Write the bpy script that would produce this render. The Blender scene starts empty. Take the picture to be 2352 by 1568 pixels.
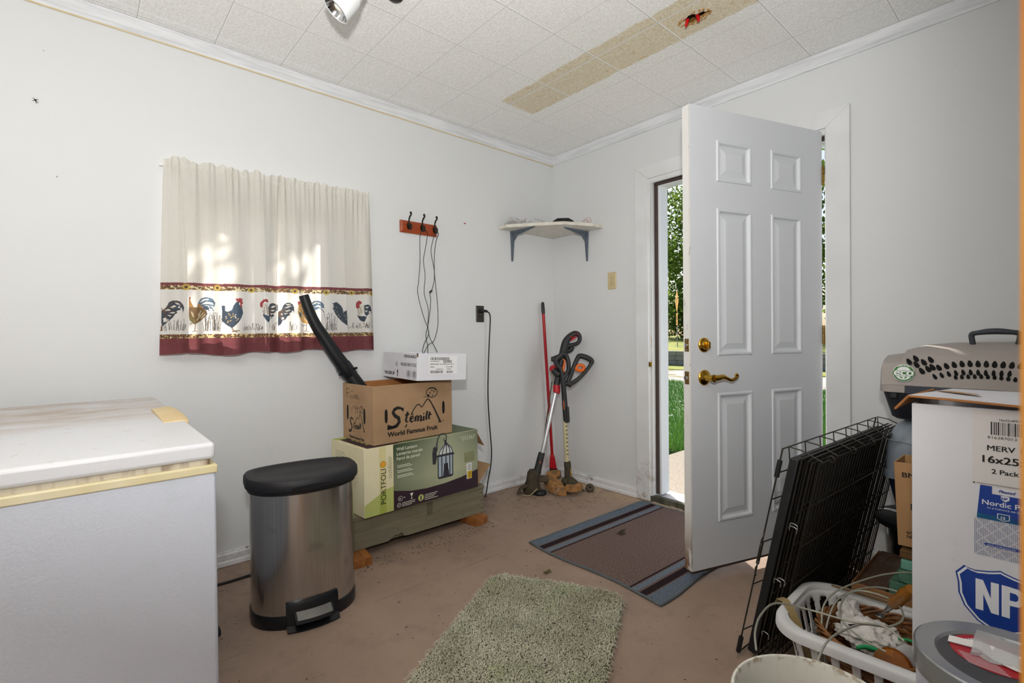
import bpy, bmesh, math, random
import numpy as np
from mathutils import Vector, Matrix, noise
random.seed(7); RNG = np.random.RandomState(7)
C = bpy.context.scene.collection
SC = bpy.context.scene
PI = math.pi
# ------------------------------------------------------------------ camera, light, exposure
cam_d = bpy.data.cameras.new('camera'); cam = bpy.data.objects.new('camera', cam_d); C.objects.link(cam)
cam_d.sensor_width = 36; cam_d.lens = 36 * 1130.8 / 2352; cam_d.clip_start = .02; cam_d.clip_end = 300
_yaw, _pit, _rol = 2.4212, -.00954, -.01009
_f = Vector((math.cos(_pit)*math.cos(_yaw), math.cos(_pit)*math.sin(_yaw), math.sin(_pit)))
_r = Vector((math.sin(_yaw), -math.cos(_yaw), 0)); _u = _r.cross(_f)
_r2 = _r*math.cos(_rol) + _u*math.sin(_rol); _u2 = _u*math.cos(_rol) - _r*math.sin(_rol)
_m = Matrix((_r2, _u2, -_f)).transposed().to_4x4(); _m.translation = (2.6845, -2.7939, 1.0843)
cam.matrix_world = _m
cam_d.dof.use_dof = True; cam_d.dof.focus_distance = 2.6; cam_d.dof.aperture_fstop = 8
SC.camera = cam
SC.view_settings.view_transform = 'Standard'; SC.view_settings.look = 'None'
SC.view_settings.gamma = 1; SC.view_settings.use_curve_mapping = False
SC.view_settings.exposure = -0.06

def lin(h):
    h = h.lstrip('#'); r = []
    for i in (0, 2, 4):
        c = int(h[i:i+2], 16)/255; r.append(c/12.92 if c <= .04045 else ((c+.055)/1.055)**2.4)
    return (*r, 1)

w = bpy.data.worlds.new('sky'); SC.world = w; w.use_nodes = True
nt = w.node_tree; bg = nt.nodes['Background']
sky = nt.nodes.new('ShaderNodeTexSky'); sky.sky_type = 'NISHITA'; sky.sun_disc = False
sky.sun_elevation = math.radians(38); sky.sun_rotation = math.radians(307); sky.air_density = 1; sky.dust_density = 2
nt.links.new(sky.outputs[0], bg.inputs[0]); bg.inputs[1].default_value = .16

def look(o, d):
    o.rotation_euler = Vector(d).to_track_quat('-Z', 'Y').to_euler()
def area(name, loc, d, sx, sy, power, col):
    l = bpy.data.lights.new(name, 'AREA'); l.shape = 'RECTANGLE'; l.size = sx; l.size_y = sy; l.energy = power; l.color = col
    o = bpy.data.objects.new(name, l); C.objects.link(o); o.location = loc; look(o, d); return o
sun_l = bpy.data.lights.new('sun', 'SUN'); sun_l.energy = 8; sun_l.angle = math.radians(.53); sun_l.color = (1, .95, .86)
sun = bpy.data.objects.new('sun', sun_l); C.objects.link(sun); sun.location = (-8, 6, 8); look(sun, (.8*.80, -.6*.80, -.6))
# the photographer's flash head just above the camera, and the tungsten ceiling light of the room behind
area('flash_light', (2.715, -2.83, 1.40), (-.62, .50, .93), .09, .09, 57, (1, .99, .97))
area('back_room_light', (2.0, -3.75, 2.40), (0, .25, -1), .7, .7, 10, (1, .86, .68))
area('bounce_fill', (1.5, -3.5, 1.2), (-.1, .35, 1), .6, .6, 3.5, (.95, .98, 1))  # added fill aimed up at the ceiling; the place has no such lamp

# ------------------------------------------------------------------ mesh helpers
class MB:
    def __init__(s): s.v = []; s.f = []; s.m = []
    def add(s, vs, fs, m=0):
        o = len(s.v); s.v += [tuple(p) for p in vs]; s.f += [tuple(i+o for i in f) for f in fs]; s.m += [m]*len(fs); return s
    def box(s, x0, x1, y0, y1, z0, z1, m=0, mx=None):
        vs = [Vector((x, y, z)) for z in (z0, z1) for y in (y0, y1) for x in (x0, x1)]
        if mx: vs = [mx @ p for p in vs]
        return s.add(vs, [(0,2,3,1), (4,5,7,6), (0,1,5,4), (2,6,7,3), (0,4,6,2), (1,3,7,5)], m)
    def tube(s, pts, r, n=10, closed=False, caps=True, m=0, flat=1, smooth=0):
        P = [Vector(p) for p in pts]
        R = list(r) if isinstance(r, (list, tuple)) else [r]*len(P)
        if smooth and len(P) > 2:
            Q = []; RR = []; N = len(P); rng = range(N if closed else N-1)
            for i in rng:
                a = P[(i-1) % N] if closed or i > 0 else P[0]*2-P[1]
                b = P[i]; c = P[(i+1) % N]
                d = P[(i+2) % N] if closed or i+2 < N else P[-1]*2-P[-2]
                for k in range(smooth):
                    t = k/smooth
                    Q.append(.5*((2*b)+(c-a)*t+(2*a-5*b+4*c-d)*t*t+(3*b-a-3*c+d)*t**3)); RR.append(R[i]*(1-t)+R[(i+1) % N]*t)
            if not closed: Q.append(P[-1]); RR.append(R[-1])
            P, R = Q, RR
        N = len(P); vs = []; fs = []; prev = None
        for i in range(N):
            a = P[i-1] if i > 0 or closed else P[i]; b = P[(i+1) % N] if i < N-1 or closed else P[i]
            t = (b-a); t = t.normalized() if t.length > 1e-9 else Vector((0,0,1))
            if prev is None:
                u = t.orthogonal().normalized()
                if abs(t.z) < .99: u = t.cross(Vector((0,0,1))).normalized()
            else:
                u = prev - t*prev.dot(t); u = u.normalized() if u.length > 1e-6 else t.orthogonal().normalized()
            prev = u; w_ = t.cross(u)
            for k in range(n):
                a_ = 2*PI*k/n; vs.append(P[i] + (u*math.cos(a_) + w_*math.sin(a_)*flat)*R[i])
        for i in range(N if closed else N-1):
            j = (i+1) % N
            for k in range(n):
                l = (k+1) % n; fs.append((i*n+k, i*n+l, j*n+l, j*n+k))
        if caps and not closed:
            fs.append(tuple(range(n-1, -1, -1))); fs.append(tuple((N-1)*n+k for k in range(n)))
        return s.add(vs, fs, m)
    def cyl(s, p0, p1, r0, r1=None, n=16, m=0): return s.tube([p0, p1], [r0, r0 if r1 is None else r1], n=n, m=m)
    def lathe(s, prof, n=32, m=0, mx=None, sx=1, sy=1, cap0=False, cap1=False):
        vs = []; fs = []
        for r, z in prof:
            for k in range(n):
                a = 2*PI*k/n; p = Vector((r*math.cos(a)*sx, r*math.sin(a)*sy, z)); vs.append(mx @ p if mx else p)
        for i in range(len(prof)-1):
            for k in range(n):
                l = (k+1) % n; fs.append((i*n+k, i*n+l, (i+1)*n+l, (i+1)*n+k))
        if cap0: fs.append(tuple(range(n-1, -1, -1)))
        if cap1: fs.append(tuple((len(prof)-1)*n+k for k in range(n)))
        return s.add(vs, fs, m)
    def loops(s, L, cap0=True, cap1=True, m=0, closed=True):
        n = len(L[0]); vs = [p for l in L for p in l]; fs = []
        for i in range(len(L)-1):
            for k in range(n if closed else n-1):
                l = (k+1) % n; fs.append((i*n+k, i*n+l, (i+1)*n+l, (i+1)*n+k))
        if cap0: fs.append(tuple(range(n-1, -1, -1)))
        if cap1: fs.append(tuple((len(L)-1)*n+k for k in range(n)))
        return s.add(vs, fs, m)
    def prism(s, pts, fr, d0, d1, m=0):
        O, ux, uy = [Vector(q) for q in fr]; nn = ux.cross(uy).normalized()
        a = [O+ux*p[0]+uy*p[1]+nn*d0 for p in pts]; b = [O+ux*p[0]+uy*p[1]+nn*d1 for p in pts]
        return s.loops([a, b], m=m)
    def flat(s, pts, fr, off=.0005, m=0):
        O, ux, uy = [Vector(q) for q in fr]; nn = ux.cross(uy).normalized()
        return s.add([O+ux*p[0]+uy*p[1]+nn*off for p in pts], [tuple(range(len(pts)))], m)
    def rect(s, x0, x1, y0, y1, fr, off=.0005, m=0): return s.flat([(x0,y0), (x1,y0), (x1,y1), (x0,y1)], fr, off, m)
    def disc(s, cx, cy, r, fr, off=.0005, m=0, n=24, ry=None, r_in=None, a0=0, a1=2*PI):
        ry = ry or r
        if r_in is None: return s.flat([(cx+r*math.cos(2*PI*k/n), cy+ry*math.sin(2*PI*k/n)) for k in range(n)], fr, off, m)
        for k in range(n):
            a, b = a0+(a1-a0)*k/n, a0+(a1-a0)*(k+1)/n; q = r_in/r
            s.flat([(cx+r*q*math.cos(a), cy+ry*q*math.sin(a)), (cx+r*math.cos(a), cy+ry*math.sin(a)), (cx+r*math.cos(b), cy+ry*math.sin(b)), (cx+r*q*math.cos(b), cy+ry*q*math.sin(b))], fr, off, m)
        return s
    def stroke(s, pts, wd, fr, off=.0006, m=0):
        n = len(pts); W = list(wd) if isinstance(wd, (list, tuple)) else [wd]*n; L = []; R = []
        for i in range(n):
            a = pts[max(i-1, 0)]; b = pts[min(i+1, n-1)]; dx, dy = b[0]-a[0], b[1]-a[1]; l = math.hypot(dx, dy) or 1
            nx, ny = -dy/l*W[i]/2, dx/l*W[i]/2; L.append((pts[i][0]+nx, pts[i][1]+ny)); R.append((pts[i][0]-nx, pts[i][1]-ny))
        O, ux, uy = [Vector(q) for q in fr]; nn = ux.cross(uy).normalized()
        vs = [O+ux*p[0]+uy*p[1]+nn*off for p in L+R]
        return s.add(vs, [(i, i+n, i+n+1, i+1) for i in range(n-1)], m)
    def text(s, st, x, y, size, fr, off=.0005, m=0, bold=0, shear=0, sx=1, align='LEFT', ang=0, font=None):
        cu = bpy.data.curves.new('t', 'FONT'); cu.body = st; cu.size = size; cu.shear = shear
        cu.align_x = align; cu.resolution_u = 3; cu.fill_mode = 'FRONT'
        o = bpy.data.objects.new('t', cu); C.objects.link(o)
        me = o.to_mesh()
        O, ux, uy = [Vector(q) for q in fr]; nn = ux.cross(uy).normalized(); ca, sa = math.cos(ang), math.sin(ang)
        vs = []
        for q in me.vertices:
            a, b = q.co.x*sx, q.co.y; vs.append(O+ux*(x+a*ca-b*sa)+uy*(y+a*sa+b*ca)+nn*off)
        fs = [tuple(p.vertices) for p in me.polygons]
        e = max(0, bold)*size*1.1
        for k_, (dx, dy) in enumerate(((0, 0),) if e < 1e-6 else ((-e, -e*.6), (e, -e*.6), (-e, e*.6), (e, e*.6), (0, 0))):
            s.add([p+ux*(dx*ca-dy*sa)+uy*(dx*sa+dy*ca)+nn*(k_*4e-5) for p in vs], fs, m)
        o.to_mesh_clear(); bpy.data.objects.remove(o); bpy.data.curves.remove(cu); return s
    def sph(s, c, r, n=12, m=0, sx=1, sy=1, sz=1):
        c = Vector(c); k = n//2
        L = [(math.sin(PI*i/k)*r, -math.cos(PI*i/k)*r*sz) for i in range(k+1)]; L[0] = (1e-5, L[0][1]); L[-1] = (1e-5, L[-1][1])
        return s.lathe(L, n=n, m=m, mx=Matrix.Translation(c), sx=sx, sy=sy)
    def xf(s, mx, start=0):
        for i in range(start, len(s.v)): s.v[i] = tuple(mx @ Vector(s.v[i]))
        return s
    def build(s, name, mats, parent=None, smooth=40, bevel=0, seg=2, fix=True, sub=0):
        me = bpy.data.meshes.new(name); me.from_pydata([tuple(p) for p in s.v], [], s.f)
        for q in (mats if isinstance(mats, (list, tuple)) else [mats]): me.materials.append(q)
        me.polygons.foreach_set('material_index', s.m)
        if fix:
            bm = bmesh.new(); bm.from_mesh(me); bmesh.ops.remove_doubles(bm, verts=bm.verts, dist=1e-6)
            bmesh.ops.recalc_face_normals(bm, faces=bm.faces); bm.to_mesh(me); bm.free()
        if smooth:
            me.polygons.foreach_set('use_smooth', [True]*len(me.polygons)); me.set_sharp_from_angle(angle=math.radians(smooth))
        o = bpy.data.objects.new(name, me); C.objects.link(o)
        if parent: o.parent = parent
        if bevel:
            b = o.modifiers.new('bevel', 'BEVEL'); b.width = bevel; b.segments = seg; b.limit_method = 'ANGLE'; b.angle_limit = math.radians(50)
        if sub:
            b = o.modifiers.new('sub', 'SUBSURF'); b.levels = b.render_levels = sub
        return o

def tag(o, label=None, cat=None, group=None, kind=None):
    if label: o['label'] = label
    if cat: o['category'] = cat
    if group: o['group'] = group
    if kind: o['kind'] = kind
    return o
def thing(name, label, cat, loc=(0,0,0), rz=0, group=None, rot=None):
    o = bpy.data.objects.new(name, None); C.objects.link(o); o.location = loc; o.empty_display_size = .05
    o.rotation_euler = rot if rot else (0, 0, rz)
    return tag(o, label, cat, group)
def struct(o, label=None, cat=None): return tag(o, label, cat, kind='structure')
def copy_tree(o, parent=None):
    c = o.copy(); C.objects.link(c)
    if parent: c.parent = parent
    for ch in [q for q in o.children]: copy_tree(ch, c)
    return c
def fr_of(O, ux, uy): return (Vector(O), Vector(ux), Vector(uy))

# ------------------------------------------------------------------ materials
def nd(t, ty, **k):
    n = t.nodes.new(ty)
    for a, b in k.items(): setattr(n, a, b)
    return n
def base_mat(name):
    m = bpy.data.materials.new(name); m.use_nodes = True; t = m.node_tree
    return m, t, t.nodes['Principled BSDF']
def mat(name, col, rough=.5, metal=0, col2=None, vs=6, var=.5, detail=4, bump=0, bs=80, bdist=.002, trans=0, spec=.5, coat=0, stretch=None, emis=None, alpha=1, ior=1.45, contrast=None):
    m, t, b = base_mat(name); L = t.links.new
    c = lin(col) if isinstance(col, str) else (*col, 1)
    b.inputs['Roughness'].default_value = rough; b.inputs['Metallic'].default_value = metal
    b.inputs['Specular IOR Level'].default_value = spec; b.inputs['Coat Weight'].default_value = coat
    b.inputs['Transmission Weight'].default_value = trans; b.inputs['IOR'].default_value = ior; b.inputs['Alpha'].default_value = alpha
    tc = nd(t, 'ShaderNodeTexCoord'); mp = nd(t, 'ShaderNodeMapping'); L(tc.outputs['Object'], mp.inputs[0])
    if stretch: mp.inputs['Scale'].default_value = stretch
    c2 = (lin(col2) if isinstance(col2, str) else (*col2, 1)) if col2 else tuple(q*.88 for q in c[:3])+(1,)
    n = nd(t, 'ShaderNodeTexNoise'); n.inputs['Scale'].default_value = vs; n.inputs['Detail'].default_value = detail; L(mp.outputs[0], n.inputs[0])
    r = nd(t, 'ShaderNodeValToRGB'); lo, hi = contrast or (.35, .7)
    r.color_ramp.elements[0].position = lo; r.color_ramp.elements[1].position = hi
    r.color_ramp.elements[0].color = c; r.color_ramp.elements[1].color = tuple(c[i]*(1-var)+c2[i]*var for i in range(4))
    L(n.outputs[0], r.inputs[0]); L(r.outputs[0], b.inputs['Base Color'])
    if bump:
        n2 = nd(t, 'ShaderNodeTexNoise'); n2.inputs['Scale'].default_value = bs; n2.inputs['Detail'].default_value = 3; L(mp.outputs[0], n2.inputs[0])
        bp = nd(t, 'ShaderNodeBump'); bp.inputs['Strength'].default_value = bump; bp.inputs['Distance'].default_value = bdist
        L(n2.outputs[0], bp.inputs['Height']); L(bp.outputs[0], b.inputs['Normal'])
    if emis: b.inputs['Emission Color'].default_value = lin(emis); b.inputs['Emission Strength'].default_value = 1
    return m
class G:
    """small node-graph writer for the longer procedural materials"""
    def __init__(s, name): s.m, s.t, s.b = base_mat(name); s.tc = nd(s.t, 'ShaderNodeTexCoord'); s.P = s.tc.outputs['Object']
    def L(s, a, b): s.t.links.new(a, b)
    def sep(s, p=None):
        n = nd(s.t, 'ShaderNodeSeparateXYZ'); s.L(p or s.P, n.inputs[0]); return n.outputs
    def mth(s, op, a, b=None, c=None, clamp=False):
        n = nd(s.t, 'ShaderNodeMath', operation=op); n.use_clamp = clamp
        for i, q in enumerate((a, b, c)):
            if q is None: continue
            if isinstance(q, (int, float)): n.inputs[i].default_value = q
            else: s.L(q, n.inputs[i])
        return n.outputs[0]
    def noise(s, sc, det=4, p=None, stretch=None, rough=.5, dist=0):
        n = nd(s.t, 'ShaderNodeTexNoise'); n.inputs['Scale'].default_value = sc; n.inputs['Detail'].default_value = det; n.inputs['Roughness'].default_value = rough
        n.inputs['Distortion'].default_value = dist
        p = p or s.P
        if stretch:
            mp = nd(s.t, 'ShaderNodeMapping'); mp.inputs['Scale'].default_value = stretch; s.L(p, mp.inputs[0]); p = mp.outputs[0]
        s.L(p, n.inputs[0]); return n.outputs[0]
    def vor(s, sc, p=None, feat='F1', stretch=None):
        n = nd(s.t, 'ShaderNodeTexVoronoi'); n.feature = feat; n.inputs['Scale'].default_value = sc
        p = p or s.P
        if stretch:
            mp = nd(s.t, 'ShaderNodeMapping'); mp.inputs['Scale'].default_value = stretch; s.L(p, mp.inputs[0]); p = mp.outputs[0]
        s.L(p, n.inputs['Vector']); return n.outputs['Distance']
    def step(s, v, a, b):
        n = nd(s.t, 'ShaderNodeMapRange'); n.inputs[1].default_value = a; n.inputs[2].default_value = b; n.clamp = True
        s.L(v, n.inputs[0]); return n.outputs[0]
    def band(s, v, a, b, e):
        return s.mth('MULTIPLY', s.step(v, a-e, a+e), s.mth('SUBTRACT', 1, s.step(v, b-e, b+e)))
    def mix(s, f, a, b):
        n = nd(s.t, 'ShaderNodeMix', data_type='RGBA')
        for k, q in ((0, f), (6, a), (7, b)):
            if isinstance(q, str): n.inputs[k].default_value = lin(q)
            elif isinstance(q, (int, float)): n.inputs[k].default_value = q
            elif isinstance(q, tuple): n.inputs[k].default_value = q if len(q) == 4 else (*q, 1)
            else: s.L(q, n.inputs[k])
        return n.outputs[2]
    def bump(s, h, st=.3, d=.002):
        n = nd(s.t, 'ShaderNodeBump'); n.inputs['Strength'].default_value = st; n.inputs['Distance'].default_value = d
        s.L(h, n.inputs['Height']); s.L(n.outputs[0], s.b.inputs['Normal'])
    def done(s, col=None, rough=None, **k):
        if col is not None: s.L(col, s.b.inputs['Base Color'])
        if rough is not None:
            if isinstance(rough, (int, float)): s.b.inputs['Roughness'].default_value = rough
            else: s.L(rough, s.b.inputs['Roughness'])
        for a, b in k.items(): s.b.inputs[a.replace('_', ' ')].default_value = b
        return s.m

# walls: flat cool white paint, a few scuffs low down and round the corner
g = G('wall_paint'); X, Y, Z = g.sep()
big = g.noise(1.2, 3); fine = g.noise(55, 3)
sc_ = g.vor(7, stretch=(1, 1, 1)); sm = g.noise(14, 5)
spk = g.mth('MULTIPLY', g.mth('SUBTRACT', 1, g.step(g.vor(16), .03, .055)), g.step(g.noise(2.2, 2), .60, .66))
low = g.mth('MULTIPLY', g.mth('SUBTRACT', 1, g.step(Z, .15, .95)), .55)
smear = g.mth('MULTIPLY', g.step(g.noise(5, 6, stretch=(1, 1, .5), rough=.7), .60, .80), .25)
c = g.mix(g.mth('MULTIPLY', big, .35), '#d9dbdc', '#d0d2d4')
c = g.mix(g.mth('MULTIPLY', smear, low), c, '#8d8981')
c = g.mix(g.mth('MULTIPLY', spk, .75), c, '#55504a')
g.bump(fine, .12, .0015)
M_WALL = g.done(c, .62)

# floor: painted concrete, brownish pink, dusty
g = G('floor_paint'); X, Y, Z = g.sep()
n1 = g.noise(1.3, 5, rough=.6); n2 = g.noise(9, 6, rough=.65); n3 = g.noise(160, 3)
c = g.mix(g.step(n1, .3, .72), '#8c7768', '#a58d7b')
c = g.mix(g.mth('MULTIPLY', g.step(n2, .52, .72), .45), c, '#76645a')
c = g.mix(g.mth('MULTIPLY', g.step(n3, .5, .75), .25), c, '#b5a193')
spk = g.mth('MULTIPLY', g.mth('SUBTRACT', 1, g.step(g.vor(22), .04, .075)), g.step(g.noise(1.6, 3), .45, .6))
c = g.mix(g.mth('MULTIPLY', spk, .7), c, '#3a2e27')
near = g.mth('SUBTRACT', 1, g.step(X, .1, .95)); dirt = g.mth('MULTIPLY', g.step(g.noise(5, 8, rough=.75), .46, .70), near)
c = g.mix(g.mth('MULTIPLY', dirt, .7), c, '#54463b')
edge = g.mth('SUBTRACT', 1, g.step(g.mth('MULTIPLY', Y, -1), .0, .30))
c = g.mix(g.mth('MULTIPLY', edge, g.step(n2, .35, .6)), c, '#b59c80')
ln = g.mth('MULTIPLY', g.mth('SUBTRACT', 1, g.step(g.mth('ABSOLUTE', g.mth('ADD', X, -.79)), .002, .007)), g.step(g.noise(6, 3), .4, .6))
c = g.mix(g.mth('MULTIPLY', ln, .35), c, '#6a564a')
g.bump(g.noise(70, 4), .15, .002)
M_FLOOR = g.done(c, g.step(n2, .2, .9), Specular_IOR_Level=.3)
g.b.inputs['Roughness'].default_value = .6
for l in list(g.t.links):
    if l.to_socket == g.b.inputs['Roughness']: g.t.links.remove(l)

# ceiling: stippled fibre tiles, tongue and groove joints, a tan stain where a light fitting was
g = G('ceiling_tile'); X, Y, Z = g.sep()
def joints(v, off, per, wd):
    q = g.mth('ABSOLUTE', g.mth('SUBTRACT', g.mth('FRACT', g.mth('DIVIDE', g.mth('ADD', v, off), per)), .5))
    return g.step(q, .5-wd/per, .5-wd/per*.35)
jx = joints(X, -.045+.355*10, .355, .006); jy = joints(Y, .255+.2915*20, .2915, .006)
jb = g.band(X, .083, .091, .001)
j = g.mth('MAXIMUM', g.mth('MAXIMUM', jx, jy), jb)
st = g.noise(120, 3, dist=.8); st2 = g.noise(320, 2)
st_ = g.mth('ADD', g.mth('MULTIPLY', st, .7), g.mth('MULTIPLY', st2, .3))
c = g.mix(g.step(st, .38, .64), '#e7e6e2', '#fbfbfa')
wob = g.mth('MULTIPLY', g.mth('SUBTRACT', g.noise(14, 3), .5), .03)
sx = g.band(g.mth('ADD', X, wob), .452, 1.83, .012); sy = g.band(g.mth('ADD', Y, wob), -.905, -.640, .006)
stn = g.mth('MULTIPLY', g.mth('MULTIPLY', sx, sy), g.mth('ADD', .45, g.mth('MULTIPLY', g.noise(60, 3), .5)))
c = g.mix(stn, c, g.mix(g.step(st, .38, .64), '#c6b186', '#e2d6b4'))
c = g.mix(g.mth('MULTIPLY', g.mth('MULTIPLY', g.mth('MULTIPLY', sx, sy), g.step(g.noise(30, 4), .62, .72)), .4), c, '#c09a5c')
c = g.mix(g.mth('MULTIPLY', j, .75), c, '#ffffff')
jd = g.mth('MAXIMUM', joints(X, -.0425+.355*10, .355, .0024), joints(Y, .2575+.2915*20, .2915, .0024)); c = g.mix(g.mth('MULTIPLY', jd, .6), c, '#8c8880')
h = g.mth('ADD', st_, g.mth('MULTIPLY', j, .6))
g.bump(h, .30, .003)
M_CEIL = g.done(c, .85, Specular_IOR_Level=.2)

M_TRIM = mat('trim_paint', '#dddfe2', .45, col2='#cfcfd2', vs=3, var=.5, bump=.06, bs=40, stretch=(1, 1, 1))
g = G('crown_paint'); n = g.noise(3, 6, stretch=(1, 1, 14), rough=.6)
c = g.mix(g.step(n, .42, .72), '#dfe1e4', '#c4c6ca'); g.bump(n, .1, .002); M_CROWN = g.done(c, .5)
g = G('baseboard_paint'); n = g.noise(9, 6, rough=.7)
c = g.mix(g.mth('MULTIPLY', g.step(n, .52, .70), .6), '#dcdde0', '#8f8678'); c = g.mix(g.mth('MULTIPLY', g.step(g.noise(22, 4), .66, .72), .8), c, '#4b4338'); M_BASE = g.done(c, .5)
g = G('casing_paint'); n = g.noise(4, 5); z = g.sep()[2]
c = g.mix(g.step(n, .35, .75), '#dee0e2', '#d3d3d3')
c = g.mix(g.mth('MULTIPLY', g.mth('MULTIPLY', g.mth('SUBTRACT', 1, g.step(z, .0, .35)), g.step(g.noise(16, 6, rough=.7), .50, .62)), .7), c, '#8c7a5f')
M_CASE = g.done(c, .42)
M_CAULK = mat('aged_caulk', '#d8c9a6', .7, col2='#c9b07a', vs=20)
M_BLACK = mat('black_plastic', '#101114', .45, col2='#1a1b1e', vs=30)
M_DARK = mat('dark_void', '#0a0908', .9)
M_BRASS = mat('polished_brass', '#c39a3c', .16, 1, col2='#a87c24', vs=9)
M_BRASSOLD = mat('worn_brass', '#9a7d3e', .35, 1, col2='#6b5530', vs=30)
M_BRONZE = mat('oil_rubbed_bronze', '#2a2624', .35, .8, col2='#3c3632', vs=30)
M_STEEL = mat('bright_steel', '#b9bbbd', .25, 1, col2='#9a9c9e', vs=20)
M_WHITE = mat('white_plastic', '#eceae6', .35, col2='#dedbd4', vs=5)
M_INK = mat('black_ink', '#15120f', .7, col2='#221c16', vs=60)
# ------------------------------------------------------------------ room shell
H = 2.476
def quadwall(mb, axis, a0, a1, z0, z1, k0, k1, hole=None):
    """solid wall slab (thickness k0..k1) along axis 'x' or 'y' with one rectangular opening"""
    def bx(p0, p1, q0, q1):
        if p1-p0 < 1e-6 or q1-q0 < 1e-6: return
        if axis == 'x': mb.box(p0, p1, k0, k1, q0, q1)
        else: mb.box(k0, k1, p0, p1, q0, q1)
    if not hole: bx(a0, a1, z0, z1); return mb
    h0, h1, g0, g1 = hole
    bx(a0, h0, z0, z1); bx(h1, a1, z0, z1); bx(h0, h1, z0, g0); bx(h0, h1, g1, z1); return mb
m = MB(); m.box(-.14, 3.62, -4.42, .02, -.12, 0); struct(m.build('floor', M_FLOOR, smooth=0))
# window wall, door wall, and the walls out of view
WY0, WY1, WZ0, WZ1 = -2.405, -1.66, 1.10, 1.80
m = MB(); quadwall(m, 'y', -4.42, .14, 0, H+.1, -.14, 0, (WY0, WY1, WZ0, WZ1)); struct(m.build('wall_left', M_WALL, smooth=0, fix=False))
DX0, DX1, DZ1 = .862, 1.895, 2.115
m = MB(); quadwall(m, 'x', 0, 3.62, 0, H+.1, 0, .14, (DX0, DX1, 0, DZ1)); struct(m.build('wall_back', M_WALL, smooth=0, fix=False))
m = MB(); m.box(3.5, 3.62, -4.42, 0, 0, H+.1); struct(m.build('wall_right', M_WALL, smooth=0))
m = MB(); m.box(0, 3.5, -4.42, -4.30, 0, H+.1); struct(m.build('wall_front', M_WALL, smooth=0))
m = MB(); m.box(2.69, 3.5, -2.55, -2.42, 0, H); struct(m.build('wall_partition', M_WALL, smooth=0))
g = G('stained_wood'); n = g.noise(7, 6, stretch=(9, 9, .8), dist=1.2)
M_OAK = g.done(g.mix(g.step(n, .35, .7), '#f2b04a', '#cf7a20'), .35)
m = MB(); m.box(2.673, 2.69, -2.565, -2.405, 0, H-.002)
struct(m.build('trim_1', M_OAK, bevel=.004))

# ceiling with the ragged hole of a removed light fitting
HC = (1.588, -.742)
hole = []
for k in range(22):
    a = 2*PI*k/22; r = 1+.22*math.sin(3*a+1)+.16*math.sin(7*a)
    hole.append((HC[0]+.058*r*math.cos(a), HC[1]+.030*r*math.sin(a)))
bm = bmesh.new()
outer = [(-.14, -4.42), (3.62, -4.42), (3.62, .14), (-.14, .14)]
vo = [bm.verts.new((*p, H)) for p in outer]; vh = [bm.verts.new((*p, H)) for p in hole]; vt = [bm.verts.new((HC[0]+(p[0]-HC[0])*.97, HC[1]+(p[1]-HC[1])*.97, H+.012)) for p in hole]
es = [bm.edges.new((vo[i], vo[(i+1) % 4])) for i in range(4)] + [bm.edges.new((vh[i], vh[(i+1) % 22])) for i in range(22)]
bmesh.ops.triangle_fill(bm, use_beauty=True, use_dissolve=False, edges=es)
for f in bm.faces:
    f.normal_update()
    if f.normal.z > 0: f.normal_flip()
for i in range(22):
    q = bm.faces.new((vh[i], vt[i], vt[(i+1) % 22], vh[(i+1) % 22])); q.material_index = 1
me = bpy.data.meshes.new('ceiling'); bm.to_mesh(me); bm.free()
M_FIBRE = mat('torn_fibreboard', '#b08a55', .9, col2='#7c5a33', vs=40, bump=.5, bs=120)
me.materials.append(M_CEIL); me.materials.append(M_FIBRE)
ceil = bpy.data.objects.new('ceiling', me); C.objects.link(ceil); struct(ceil)
# cavity above the hole
m = MB(); x, y = HC
m.box(x-.13, x+.13, y-.10, y+.10, H+.10, H+.11); m.box(x-.13, x-.12, y-.10, y+.10, H+.012, H+.10); m.box(x+.12, x+.13, y-.10, y+.10, H+.012, H+.10)
m.box(x-.13, x+.13, y-.10, y-.09, H+.012, H+.10); m.box(x-.13, x+.13, y+.06, y+.07, H+.012, H+.10, 1)
M_JOIST = mat('bare_joist_wood', '#7a5526', .8, col2='#5d3e18', vs=9, stretch=(1, 8, 8))
cav = m.build('hole_cavity', [M_DARK, M_JOIST], ceil, smooth=0)
m = MB()
for k in range(34):
    a = RNG.rand()*2*PI; rr = .98+.22*RNG.rand(); px, py = x+.062*rr*math.cos(a), y+.036*rr*math.sin(a)-.006
    s = .002+.0035*RNG.rand(); m.box(px-s, px+s, py-s*.6, py+s*.6, H-.002-.004*RNG.rand(), H+.001)
m.build('torn_edge', M_FIBRE, ceil, smooth=0, bevel=.001)
struct(cav)
# crown moulding, baseboards
def profile_run(name, prof, p0, p1, nrm, mats, z, kind='structure', caulk=None):
    """sweep a (depth, height) profile from p0 to p1; nrm points into the room"""
    p0, p1, nv = Vector((*p0, z)), Vector((*p1, z)), Vector((*nrm, 0))
    m = MB(); N = 24
    L = []
    for i in range(N+1):
        p = p0.lerp(p1, i/N); L.append([p+nv*d+Vector((0, 0, h)) for d, h in prof])
    m.loops(L)
    if caulk: m.tube([p0+nv*.004+Vector((0, 0, caulk)), p1+nv*.004+Vector((0, 0, caulk))], .0042, n=6, m=1)
    return struct(m.build(name, mats, smooth=25))
crown = [(0, 0), (0, -.062), (.008, -.062), (.010, -.050), (.014, -.046), (.0155, -.020), (.019, -.014), (.020, 0)]
profile_run('trim_2', crown, (0, -4.3), (0, -.001), (1, 0), [M_CROWN, M_CAULK], H-.0015, caulk=-.063)
profile_run('trim_3', crown, (3.5, 0), (.0, 0), (0, -1), [M_CROWN, M_CAULK], H-.0015)
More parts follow.
